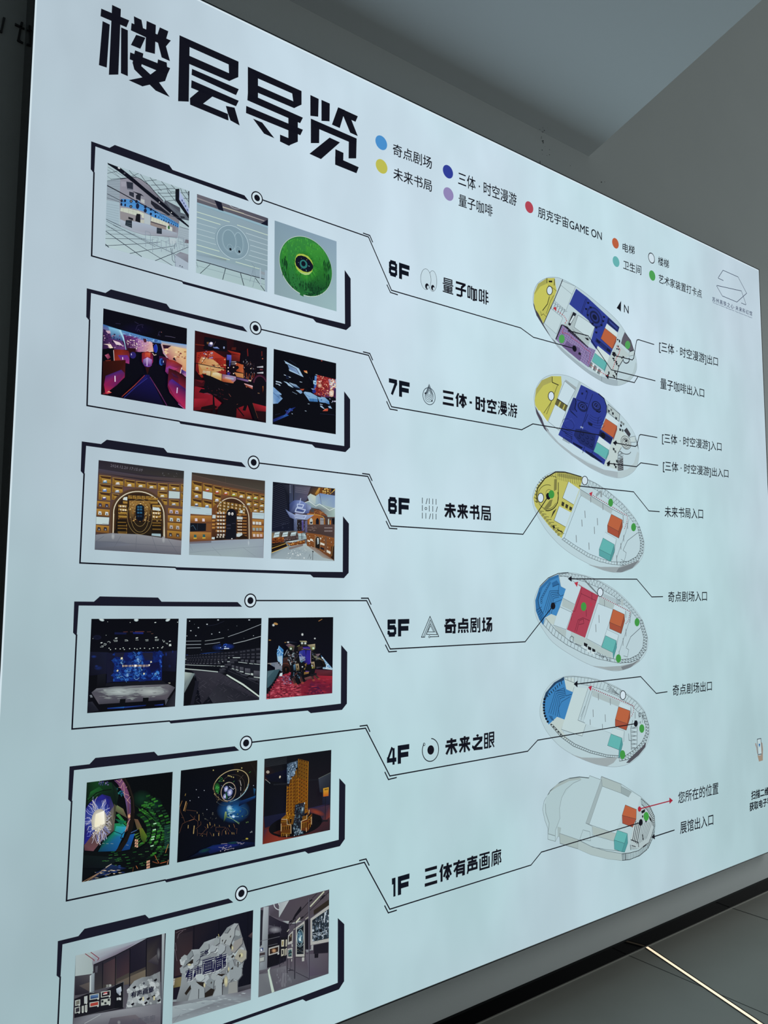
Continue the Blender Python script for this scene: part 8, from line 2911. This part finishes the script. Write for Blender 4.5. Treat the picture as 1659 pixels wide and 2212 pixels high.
for r_ in range(14):
    for k in range(4):
        q = ph.G([(600,690),(850,640),(850,1690),(578,1640)],(k + .1) / 4,(k + .85) / 4,(r_ + .1) / 14,(r_ + .85) / 14)
        if q[0][1] < 1000 - (q[0][0] - 600) * 1.4 - 140:
            continue
        P(['3a1a08','4a240c','5a2c0c','341808'], *q)
        c = ((q[0][0] + q[2][0]) / 2,(q[0][1] + q[2][1]) / 2)
        w, h = (q[1][0] - q[0][0]) * .32,(q[3][1] - q[0][1]) * .34
        R('b0741c',8, c[0], c[1], w, h, 0,100,350,10)
        P('1c0d08',(c[0] - w * .4, c[1] - h * .5),(c[0] + w * .5, c[1] - h * .4),(c[0] + w * .4, c[1] + h * .5),(c[0] - w * .4, c[1] + h * .5))
for x0, y0, x1, y1 in ((850,295,850,1290),(605,880,582,1600),(718,690,715,1600),(655,860,650,1600),(1068,350,1045,1430)):
    L('a87420',8,(x0, y0),(x1, y1))
P('140d0c',(826,500),(850,480),(850,700),(835,700))
# bluish broken cladding on top
P(['3c5064','5a7084','6a8298','4a6278','5a7088','6a8098','4a6076','6a8298','3c5064'],(600,400),(835,335),(825,480),(780,500),(775,650),(670,700),(655,830),(612,835),(600,600))
specks(((610,400),(830,345),(775,650),(612,800)),110,12,22,['8aa4bc','1c2838','0c1420','a4bccc','34485c','6a849c'])
P('0c1422',(585,400),(615,395),(615,490),(590,480))
P('0a0e16',(600,370),(800,300),(830,320),(640,390))
# lower dark crystal core
P(['1a1c28','23242f','1c2230','14161f','1e2a38','2c3c4a','1a2028'],(780,1290),(990,1235),(985,1530),(930,1620),(910,1900),(770,1960),(720,1800))
specks(((790,1300),(980,1260),(920,1880),(740,1900)),90,14,24,['3a4a5a','0e1018','5a7484','2a2c3a','14181f','4a5c68','2a4a58'])
specks(((720,1800),(980,1820),(960,1920),(760,1960)),44,16,16,['8aa4b4','4a6070','a8bcc8','1c2834'])
glow('a8c4d0','2a3440',940,1390,26,60)
P('c8d4d8',(975,1245),(995,1240),(992,1280),(980,1275))
L('0a0a10',8,(845,1260),(842,1930))
# stepped base blocks
for pts, c in (([(490,1580),(590,1500),(600,1610),(480,1620)],'7a5014'),([(470,1610),(610,1620),(610,1720),(690,1730),(690,1920),(470,1990)],'5a3210'),([(640,1560),(770,1540),(730,1720),(640,1700)],'6a4412'),([(940,1540),(1040,1520),(1040,1620),(930,1640)],'6a4414'),([(915,1650),(1060,1600),(1150,1470),(1145,1720),(1060,1860),(910,1850)],'5a2c10'),([(1050,1400),(1085,1410),(1085,1500),(1045,1540)],'6a3c14')):
    P(c, *pts)
for q, n_, m_ in (([(480,1640),(600,1630),(600,1700),(470,1690)],4,1),([(490,1740),(670,1730),(670,1830),(490,1850)],4,1),([(480,1900),(680,1900),(680,1980),(480,1980)],5,1),([(920,1670),(1050,1630),(1050,1790),(920,1820)],4,1),([(1060,1560),(1140,1490),(1140,1620),(1060,1680)],2,2),([(1065,1700),(1140,1660),(1140,1740),(1065,1840)],2,1),([(640,1580),(720,1570),(710,1700),(640,1690)],1,1)):
    for k in range(n_):
        for r_ in range(m_):
            qq = ph.G(q, (k + .15) / n_, (k + .8) / n_, (r_ + .15) / m_, (r_ + .9) / m_)
            P(['1c0d08','240f08','2a1408','160a06'], *qq)
            L('b07c24',7, qq[3], qq[0], qq[1])
for pts in ([(480,1605),(605,1610),(605,1715),(690,1725),(690,1920)],[(475,1700),(475,1870)],[(910,1850),(915,1650),(1035,1600),(1035,1510)],[(1135,1550),(1135,1720)],[(1020,1790),(1025,1880)],[(595,1930),(595,1995)],[(1085,1400),(1080,1480)]):
    L('b8a078',14, *pts)
specks(((600,1420),(780,1420),(760,1600),(600,1600)),26,14,18,['a87020','4a2808','c08a28','2a1408'])
# notice stand
L('14161e',12,(1440,1120),(1435,1620))
P('14161e',(1375,1620),(1495,1625),(1490,1655),(1370,1655))
P(['c89a2c','cca030','b0541c','b0581c'],(1390,935),(1510,912),(1505,1100),(1390,1115))
for y in (945,965):
    L('2c2414',11,(1415, y + 10),(1497, y - 4))
P('14161c',(455,745),(465,735),(462,752))
ph.build(borders[4],'photo of a tall orange lattice tower')

# --- 1F: gallery wall beside big lettering
HAN = '有声画廊'
ph = Photo(Z(150,2005,215 / 1659), QUADS[5][0],18)
whole(ph, ['3c3840','1c1a28','5a5a64','5a5a62'])
P(['a8bcc0','9cacb4','8c98a4','8a8494','6c6674','7c7e88','9cb0b0','a2b4b4'],(105,455),(700,290),(1310,165),(1000,335),(560,570),(400,610),(395,720),(95,800))
P(['9aa4ae','7c7888','6a6272','7c7684'],(450,480),(1100,250),(800,440),(440,600))
P(['a4b4b6','9cacac','98a8a8','a2b2b2'],(105,455),(370,400),(390,760),(95,800))
for pts in ([(262,425),(410,530),(410,552)],[(355,400),(490,500),(470,540)]):
    L('7a3c48',14, *pts)
P(['24222c','26242f','2a2732','1c1a26','2a2630','4a453e','403c38','343234'],(400,610),(780,450),(1310,165),(1540,105),(1530,900),(1000,900),(700,960),(420,1040))
P(['342a32','43333a','4a3e40','342e34'],(570,600),(760,500),(760,940),(560,940))
P(['262330','29242f','3e2e34','352b33'],(790,480),(1000,360),(1000,740),(780,850))
P(['5a524c','6a6254','645c50','4a443e'],(800,900),(1270,690),(1270,900),(800,960))
P(['1c1a28','24222e','1e1c28','1a1824'],(1010,350),(1280,190),(1280,640),(1010,760))
P(['34303a','5a585a','2a2832'],(1300,560),(1500,400),(1480,620))
glow('6a6c70','2a2832',1485,430,30,110)
for x, y0, y1, w in ((555,570,1000,12),(770,470,960,13),(1010,340,980,15),(1285,190,860,16),(1540,100,720,12)):
    L('0d0d18', w, (x, y0),(x - 8, y1))
L('101018',12,(400,612),(780,450),(1310,165),(1540,105))
P('4a4a52',(430,640),(475,625),(465,740),(430,740))
P(['3a3a42','4a484c','2a2830','1e1c26'],(95,800),(340,780),(335,1090),(90,1120))
P(['4c4848','5a5450','4a4444'],(160,960),(335,900),(335,1060))
P(['a0aeb2','7c8890','4a505c','6a747c'],(340,790),(420,740),(405,1420),(325,1440))
L('c4d0d0',14,(350,790),(348,1060))
# frames
P('16161e',(80,1180),(330,1080),(520,1080),(900,890),(900,1340),(400,1430),(80,1500))
L('4a4c50',8,(90,1130),(340,1080),(560,1010),(740,960))
L('4c4e54',8,(90,1500),(520,1395),(905,1310))
for x0, y0, x1, y1, d_, ci in ((335,1110,495,1190,-26,'2c4470'),(335,1240,492,1310,-26,'9a3c34'),(525,1060,685,1150,-26,'22181f'),(525,1190,685,1285,-26,'a8b0a8'),(95,1205,180,1290,-20,'6a6c64'),(90,1325,178,1415,-20,'2c2c34'),(245,1140,300,1255,-14,'a8b0b4'),(205,1300,240,1400,-10,'8a8c88'),(258,1285,298,1390,-10,'8a8c88')):
    P('a9b2ac',(x0, y0),(x1, y0 + d_),(x1, y1 + d_ * .7),(x0, y1 + 8))
    P(ci, (x0 + 14, y0 + 14),(x1 - 14, y0 + d_ + 14),(x1 - 14, y1 + d_ * .7 - 14),(x0 + 14, y1 - 6))
    P('c4ccc8',(x1 - 26, y1 + d_ * .7),(x1 - 6, y1 + d_ * .7 - 4),(x1 - 6, y1 + d_ * .7 + 18),(x1 - 26, y1 + d_ * .7 + 22))
P(['4a70a0','6a90b8','2c4068','243658'],(350,1130),(480,1105),(480,1150),(350,1175))
P(['b83c3c','c8505a','7a2c34'],(565,1075),(630,1060),(620,1100))
P('e0dcd8',(560,1095),(630,1082),(630,1098),(562,1110))
for x, y in ((550,1220),(655,1195),(600,1250)):
    P('23282c',(x - 18, y - 16),(x + 16, y - 20),(x + 18, y + 18),(x - 18, y + 20))
T('三体','b8c0bc',[(610,945),(700,930),(700,975),(610,990)])
P('101219',(770,940),(905,890),(900,1320),(755,1340))
L('5a5c60',9,(770,945),(905,890),(895,1320))
P(['a8b8c4','c4d0d8','b0bcc8','5a6470','8a98a4'],(780,1010),(860,970),(870,1040),(830,1120),(785,1070))
for x, y in ((845,1100),(850,1180),(800,1180),(830,1175)):
    P('b0b8b8',(x - 12, y - 20),(x + 12, y - 24),(x + 12, y + 18),(x - 12, y + 22))
# white lettering sculpture
P(['7c8488','8c9498','9aa2a6','8a9296','848c90','6a7074','7a8084','6a7074','767c80','6c7276'],(940,1340),(980,1130),(1000,980),(1080,880),(1210,820),(1340,800),(1510,720),(1520,1250),(1300,1280),(1140,1310))
R_ = random.Random(8)
for i in range(90):
    x = R_.uniform(970,1515)
    y = R_.uniform(1010 - (x - 980) * .48,1290 - (x - 980) * .08)
    s_ = R_.uniform(18,46)
    pts = [(x + s_ * math.cos(math.pi * k / 3 + .3), y + s_ * 1.1 * math.sin(math.pi * k / 3 + .3) - s_ * .1 * k * 0) for k in range(6)]
    P(R_.choice(['a0a8aa','acb6b8','8c9498','7c8488','b4bcbe','949ca0']), *pts)
for x, y in ((1080,980),(1050,1260),(1270,1240),(1430,860),(1400,1130),(1490,1200),(1180,1180),(1310,1170)):
    P('14141c',(x - 30, y + 10),(x + 20, y - 24),(x + 34, y),(x, y + 34))
for x, y in ((1230,1180),(1410,1170)):
    P('c0bc98',(x - 14, y - 34),(x + 14, y - 38),(x + 14, y + 26),(x - 10, y + 32))
T('三体','14142a',[(1185,915),(1258,895),(1255,940),(1183,962)],.03)
for k, ch in enumerate(HAN):
    x0 = 1032 + k * 96
    y0 = 1068 - k * 27
    T(ch, '15152c',[(x0, y0),(x0 + 84, y0 - 24),(x0 + 80, y0 + 72),(x0, y0 + 96)],.045)
# floor and column
P(['54565e','7c8088','8a8e94','6e7078','5a5862','64666e'],(75,1500),(420,1430),(940,1345),(1525,1250),(1570,1620),(60,1660))
P(['5c5a62','6a666c','504c58','4c4a55'],(680,1500),(1100,1440),(1300,1600),(640,1620))
L('9ca4a6',10,(250,1590),(520,1440))
T(HAN, '50525c',[(1030,1520),(1430,1440),(1430,1570),(1040,1600)],.0)
glow('8a8c8e','5c5c66',825,1570,30,36)
P(['8a949a','9aa4a8','3c3c48','23222e'],(1540,100),(1612,82),(1570,1600),(1520,1600))
P(['aab6ba','98a4a8','7c868c'],(1548,100),(1575,94),(1545,1300))
P('1d1c28',(1590,88),(1612,82),(1570,1600),(1552,1600))
ph.build(borders[5],'gallery photo with framed pictures and lettering')

# --- 1F: white sculpture with lettering
ph = Photo(Z(365,1955,190 / 1635), QUADS[5][1],19)
whole(ph, ['1c1822','0e0e1a','8a9298','93a0a4'])
P(['282026','1c1822','141420','0e0f1c','0c0d18','101020','161420'],(105,490),(470,390),(930,270),(1565,95),(1520,1600),(200,1750),(75,1760))
P(['2a252c','262028','3a2a2c','30242a'],(140,560),(440,480),(420,1250),(100,1330))
for x, y0 in ((465,400),(930,280),(1470,130)):
    L('0a0a16',13,(x, y0),(x - 10, y0 + 900))
for pts in ([(130,520),(200,480),(320,450)],[(160,620),(180,540),(260,480)],[(110,820),(130,960),(150,1040)],[(120,700),(140,850)]):
    L('5a5058',10, *pts)
P(['6a6048','7a7050','7a724c','5a5438'],(85,1370),(240,1330),(240,1510),(80,1540))
P('a8a8a0',(80,1372),(115,1362),(95,1490),(75,1495))
L('2c2c34',9,(85,1400),(108,1395))
P(['3c3238','5a4a4c','2a242c'],(1470,580),(1555,500),(1540,620))
P(['40424a','4c4c54','3a3840','2c2a34'],(1280,1530),(1520,1470),(1515,1560),(1280,1630))
# silhouette
P(['70787c','848c90','7c8488','8a9498','9ca8ac','96a0a4','8c969a','98a2a6','8a9296','868e92','7a8084','8c9090','7c8084','868c90','747a7e','70767a','7a8286','6a7074'],
     (130,1800),(220,1480),(250,1170),(320,1000),(420,830),(560,820),(660,690),(840,620),(960,590),(1080,420),(1215,340),(1290,345),(1360,590),(1440,850),(1360,1200),(1290,1400),(1275,1630),(340,1780))
R_ = random.Random(33)
SH = ['98a2a6','a2acb0','8c969a','aeb8ba','828a8e','a8b4b6','949ea0']
for i in range(70):
    x = R_.uniform(260,1380)
    y = R_.uniform(1020 - (x - 260) * .5,1500)
    s_ = R_.uniform(40,100)
    pts = [(x + s_ * math.cos(math.pi * k / 3 + .35), y + s_ * math.sin(math.pi * k / 3 + .35)) for k in range(6)]
    P('565c62', *[(px + 7, py + 7) for px, py in pts])
    P(R_.choice(SH), *pts)
for c, *pts in (('98a0a2',(1215,340),(1290,345),(1225,440),(1215,560),(1130,760),(965,700),(960,610),(1090,430),(1150,420)),('7a8286',(1075,425),(1145,425),(1080,520),(1020,515)),('6e767a',(1220,560),(1365,590),(1285,690),(1210,670)),('8a8a88',(1220,670),(1365,600),(1365,710),(1215,890),(1140,860)),('9c9c90',(1300,810),(1440,850),(1435,990),(1350,1070),(1215,990)),
                ('8c9698',(565,830),(655,690),(740,720),(740,810),(580,960)),('8a9496',(840,660),(890,580),(945,590),(940,700),(860,760)),('7a8488',(330,950),(420,835),(450,930),(340,1050)),('7a8488',(250,1170),(310,1020),(450,1000),(320,1110)),('8a9498',(450,960),(520,900),(590,930),(540,1100),(460,1140)),('8a9498',(1120,1060),(1180,990),(1220,1130),(1360,1190),(1350,1310),(1280,1400),(1190,1370),(1130,1420)),('8a8e8c',(1110,1450),(1270,1400),(1275,1630),(1100,1660)),('949ea2',(860,1330),(930,1310),(1000,1400),(985,1680),(810,1700),(870,1560)),('8e989c',(420,1560),(560,1400),(660,1560),(660,1720),(350,1780)),('7c868a',(690,1420),(760,1350),(840,1400),(820,1560),(700,1500)),('98a2a6',(760,800),(800,740),(890,790),(850,860),(760,880)),('98a2a6',(900,870),(950,710),(1050,760),(1040,840),(960,930))):
    P('4a4e54', *[(x + 12, y + 10) for x, y in pts])
    P(c, *pts)
for pts in ([(1130,770),(1160,705),(1185,760),(1150,830)],[(1310,980),(1300,940),(1330,905),(1335,940)],[(1090,1280),(1085,1220),(1105,1170),(1112,1220)],[(1000,1480),(1000,1400),(1025,1350),(1050,1420)],[(310,1110),(450,1000),(450,1080),(380,1110)],[(495,1420),(560,1430),(660,1430),(645,1530),(560,1480)],[(775,1450),(790,1415),(800,1440),(785,1470)],[(1130,600),(1140,570),(1158,570),(1145,605)],[(990,700),(985,650),(1010,640)],[(1020,715),(1060,640),(1070,650),(1035,720)],[(1140,1200),(1195,1140),(1190,1195)],[(900,600),(915,580),(918,630)],[(290,1640),(400,1480),(410,1560),(320,1680)],[(665,1640),(780,1550),(850,1570),(810,1680),(670,1720)],[(900,1280),(1050,1280),(980,1330),(910,1300)],[(1275,1050),(1295,1060),(1290,1160),(1275,1155)],[(1150,970),(1200,920),(1210,950),(1180,985)]):
    P('241f1c', *pts)
for x, y, a, b in ((1345,930,50,60),(1180,800,20,50),(1110,1190,16,50),(1060,1420,40,110),(380,1110,40,22),(660,1490,20,50)):
    glow('d2cfa0','8a8a80', x, y, a, b)
P('241f1c',(1310,980),(1300,940),(1330,905),(1335,945))
P('2c2a30',(985,1440),(998,1440),(995,1680),(985,1680))
L('1c1c24',12,(555,1560),(550,1740))
for pts in ([(920,540),(930,590)],):
    L('b8b078',10, *pts)
# lettering
T('三体','191a36',[(585,870),(735,815),(730,915),(580,975)],.04)
L('22233c',8,(510,1055),(560,1010),(600,1020))
L('33344a',7,(580,1035),(780,960))
for k, (x0, y0, x1, dy) in enumerate(((315,1210,450,210),(462,1160,610,190),(636,1040,830,250),(842,960,1060,270))):
    sl = (x1 - x0) * .3
    q = [(x0, y0),(x1, y0 - sl),(x1 - 4, y0 - sl + dy),(x0, y0 + dy)]
    T(HAN[k],'b8c0c0',[(x + 10, y + 10) for x, y in q],.06)
    T(HAN[k],'16173a', q, .055)
P('16173a',(620,1100),(635,1075),(645,1095),(630,1120))
# floor
P(['4c464e','7c848a','8a949a','6c6c74','686874','7c858c','93a0a5','8a969c'],(70,1800),(340,1780),(820,1700),(1290,1620),(1525,1550),(1522,1775),(220,2205),(55,2210))
P(['9aa8ac','a4b2b4','8a969c','8c989e'],(70,1880),(640,1780),(1000,1760),(60,2100))
specks(((80,1850),(1500,1600),(1500,1770),(100,2150)),40,60,8,['a8b4b8','7a848c','8c989e'])
L('6a747a',5,(80,2190),(220,2020))
ph.build(borders[5],'photo of a white hexagon sculpture with lettering')

# --- 1F: corridor of framed pictures
ph = Photo(Z(550,1910,170 / 1504), QUADS[5][2],20)
whole(ph, ['5a5560','4c4852','3a3640','54525c'])
P(['5a5662','4a444e','4c454c','514a50','4a444c','46424c'],(270,430),(660,310),(1425,105),(1420,400),(780,760),(300,600))
P(['9aa4a8','b0babc','a0aaac'],(465,360),(660,310),(465,640))
R('b4bcc0',17,480,380,110,110,0,90,200,16)
R('b4bcc0',14,560,360,105,80,0,140,200,10)
P('1c1b26',(115,490),(165,500),(140,1180),(100,1180))
P(['98a0a6','8a949a','6a7078','7c848a','8c969c'],(170,440),(270,425),(235,1620),(90,1650),(100,1500))
P(['a8b2b8','98a2a8','7a8288','8c949a'],(172,440),(265,425),(245,1060),(145,1070))
P('22222c',(112,500),(160,510),(140,1170),(100,1170))
P(['2c2a36','221f2c','1c1a26','14131e','1a1924'],(275,600),(480,700),(660,770),(600,1500),(245,1600))
P(['4a4854','6a6a74','3a3844','2c2a36'],(270,780),(480,830),(480,920),(260,940))
glow('8a8c94','34323e',390,870,130,70)
P(['121119','151420','12111a','100f18'],(255,960),(490,920),(480,1500),(240,1600))
for a, b in (((375,770),(370,950)),((495,800),(490,940))):
    L('5a5a64',5, a, b)
L('15141e',7,(285,600),(480,710),(640,765),(780,765))
for a, b, w in (((100,1090),(480,1000),9),((265,1175),(440,1135),7),((100,1670),(300,1610),8)):
    L('5c5e66', w, a, b)
P(['8a9296','b4bcbc','7c8488'],(530,705),(660,705),(640,760))
P(['a0a8a8','b4bcba','7a8084','5a6068'],(680,750),(850,700),(910,705),(780,760))
# floor
P(['4a4850','58545e','544e58','4a4450','443e48','4c4854','62626a','5c5e66','62686e'],(90,1700),(300,1610),(640,1450),(960,1230),(1400,1310),(1405,1720),(380,2060),(75,2165),(80,1900))
P(['5c5a64','544e58','4a4450','50485a'],(970,1340),(1400,1320),(1405,1700),(1060,1760))
P(['6a6e74','70757a','62666c','666b70'],(85,1720),(270,1700),(320,2070),(75,2160))
P(['5a5a62','6a6a72','5a5862','52505a'],(300,1640),(600,1560),(620,1900),(380,2050))
P('b6c8bc',(250,1640),(300,1590),(285,1640),(290,1700),(378,2055),(328,2075),(265,1750))
for x in (560,600,540):
    L('7c7f86',9,(x, 1700),(x - 20,1960))
specks(((400,1650),(700,1600),(700,1900),(420,2000)),30,9,40,['6c6e76','565660','74767e'])
P('17161f',(975,690),(1030,660),(1035,1250),(975,1240))
P('1c1a24',(1130,1170),(1410,1110),(1405,1310),(1130,1330))
P('17151e',(1145,1330),(1220,1325),(1215,1405),(1145,1410))
# beams and lights
for a, b, w, c in (((780,620),(1040,330),12,'17161f'),((1060,430),(1330,140),22,'b9c0a8'),((1060,500),(1425,140),10,'1a1922'),((900,660),(1040,520),9,'17161f'),((780,740),(870,640),22,'c4c8b4'),((970,670),(1030,625),14,'a8a89a'),((1100,270),(1200,170),10,'17161f'),((620,910),(660,860),12,'b0b4a8'),((745,870),(790,835),12,'a4a89c'),((670,800),(780,640),10,'1c1b24')):
    L(c, w, a, b)
P('13121a',(720,680),(770,580),(880,420),(895,450),(880,520),(800,610),(740,690))
for x, y in ((1280,270),(1310,230),(900,640),(1070,310),(690,710)):
    P('14131b',(x - 34, y + 14),(x + 26, y - 30),(x + 40, y - 6),(x - 22, y + 32))
P(['3c2c20','8a5c30','34281f','2a211c'],(1280,400),(1420,290),(1420,370),(1290,440))
P('2c2620',(1130,500),(1420,290),(1422,400),(1130,590))
P(['6a6468','5a5458'],(1390,190),(1420,170),(1420,260),(1395,250)) if False else P('5a5458',(1390,190),(1420,170),(1420,260),(1395,250))
# framed pictures
def frame(pts, inner, ci, c='a6a8a4'):
    P(c, *pts)
    P(ci, *inner)
frame([(1068,660),(1422,400),(1418,1100),(1068,1165)],[(1100,690),(1420,470),(1416,1035),(1102,1100)],'222c34')
specks(((1105,700),(1416,490),(1412,1020),(1108,1085)),150,14,30,['4a5a68','8a98a4','14191f','5c6c7a','b0bcc4','2c3844'])
P('c0ccd4',(1320,720),(1340,530),(1360,540),(1335,740))
P('14191f',(1240,860),(1290,850),(1280,910),(1240,920))
specks(((1120,940),(1410,860),(1410,960),(1120,1020)),30,24,8,['b4c0c8','8a98a4'])
frame([(785,830),(955,700),(955,1385),(785,1390)],[(808,850),(938,760),(936,1335),(805,1340)],'141a22')
R('9ab4bc',9,870,1020,58,150,-.3)
R('5a8494',7,868,1010,40,110,-.3)
E('4a6c84',866,1010,36,100,-.3)
specks(((830,900),(910,860),(900,1160),(830,1160)),36,9,16,['b0d0d4','2c4a60','6a98a8','1c3040'])
P('c8dcdc',(850,1080),(875,960),(890,1090))
L('9ab4bc',7,(810,860),(880,830),(930,780))
L('9ab4bc',6,(800,1170),(870,1200),(936,1150))
specks(((810,1220),(930,1210),(930,1320),(810,1330)),20,8,10,['6a7880','2c343c','8a8070'])
L('14131b',14,(965,700),(962,1390))
L('14131b',12,(785,1392),(960,1390))
frame([(640,980),(735,885),(725,1130),(630,1160)],[(655,1000),(718,930),(712,1080),(650,1110)],'2c2624')
glow('8a7a60','2c2624',690,990,18,34)
frame([(630,1235),(725,1215),(722,1410),(626,1415)],[(645,1260),(712,1245),(710,1380),(642,1385)],'1c242c')
specks(((650,1260),(708,1250),(706,1375),(650,1378)),20,9,14,['5a8a8c','2c4a54','7aa8a0'])
P('a8aca8',(705,1140),(730,1150),(728,1200),(708,1200))
frame([(270,1220),(470,1165),(465,1310),(268,1365)],[(290,1240),(452,1195),(448,1290),(288,1340)],'2a1c18')
glow('c8a078','3c241c',370,1270,50,46)
P('c8ccc8',(440,1320),(468,1310),(466,1340),(440,1348))
frame([(92,1200),(190,1185),(180,1310),(90,1320)],[(100,1225),(165,1212),(160,1280),(98,1290)],'2c3c6a','8a9094')
P('c8d0d8',(110,1235),(140,1230),(150,1275),(112,1282))
frame([(92,1390),(205,1360),(198,1480),(90,1500)],[(100,1410),(180,1392),(175,1460),(98,1480)],'a4aca8','6a7074')
P('3c3438',(92,1320),(200,1300),(200,1350),(95,1370))
P('15141c',(495,1020),(620,1010),(610,1400),(485,1420))
for q in ([(512,1065),(565,1060),(562,1190),(510,1195)],[(595,1060),(620,1055),(615,1190),(592,1192)],[(510,1240),(562,1235),(558,1360),(508,1380)],[(575,1240),(590,1235),(588,1360),(574,1370)],[(600,1220),(616,1218),(612,1350),(600,1355)]):
    P('b4b4a4', *q)
P('8a7c50',(525,1090),(550,1088),(545,1170),(522,1172))
P('15141c',(520,1260),(545,1255),(545,1340),(522,1345))
P('a8aca8',(905,1400),(950,1395),(948,1470),(905,1475))
P('a8aca8',(700,1430),(718,1428),(715,1475),(700,1478))
P('9a9ea0',(1080,1170),(1122,1160),(1118,1260),(1080,1265))
P(['7c8288','8a9096','6a7076'],(970,1260),(1110,1240),(1000,1310))
# stands
for a, b, w, c in (((1040,265),(1040,1830),22,'3c3a46'),((1034,265),(1030,1800),6,'6a6874'),((770,1390),(765,1810),17,'23222c'),((780,640),(775,1390),12,'2c2a34'),((625,1415),(625,1700),12,'1f1e28'),((692,1415),(692,1630),8,'2c2a34'),((480,1420),(482,1585),9,'1f1e28'),((555,1400),(550,1520),8,'24232d'),((785,1680),(1030,1800),11,'2a2833'),((625,1600),(760,1660),9,'24232d'),((490,1560),(600,1450),6,'33323c'),((640,1650),(740,1640),20,'2c2a34'),((490,1000),(485,1420),8,'1c1b24')):
    L(c, w, a, b)
ph.build(borders[5],'photo of a corridor lined with framed pictures')
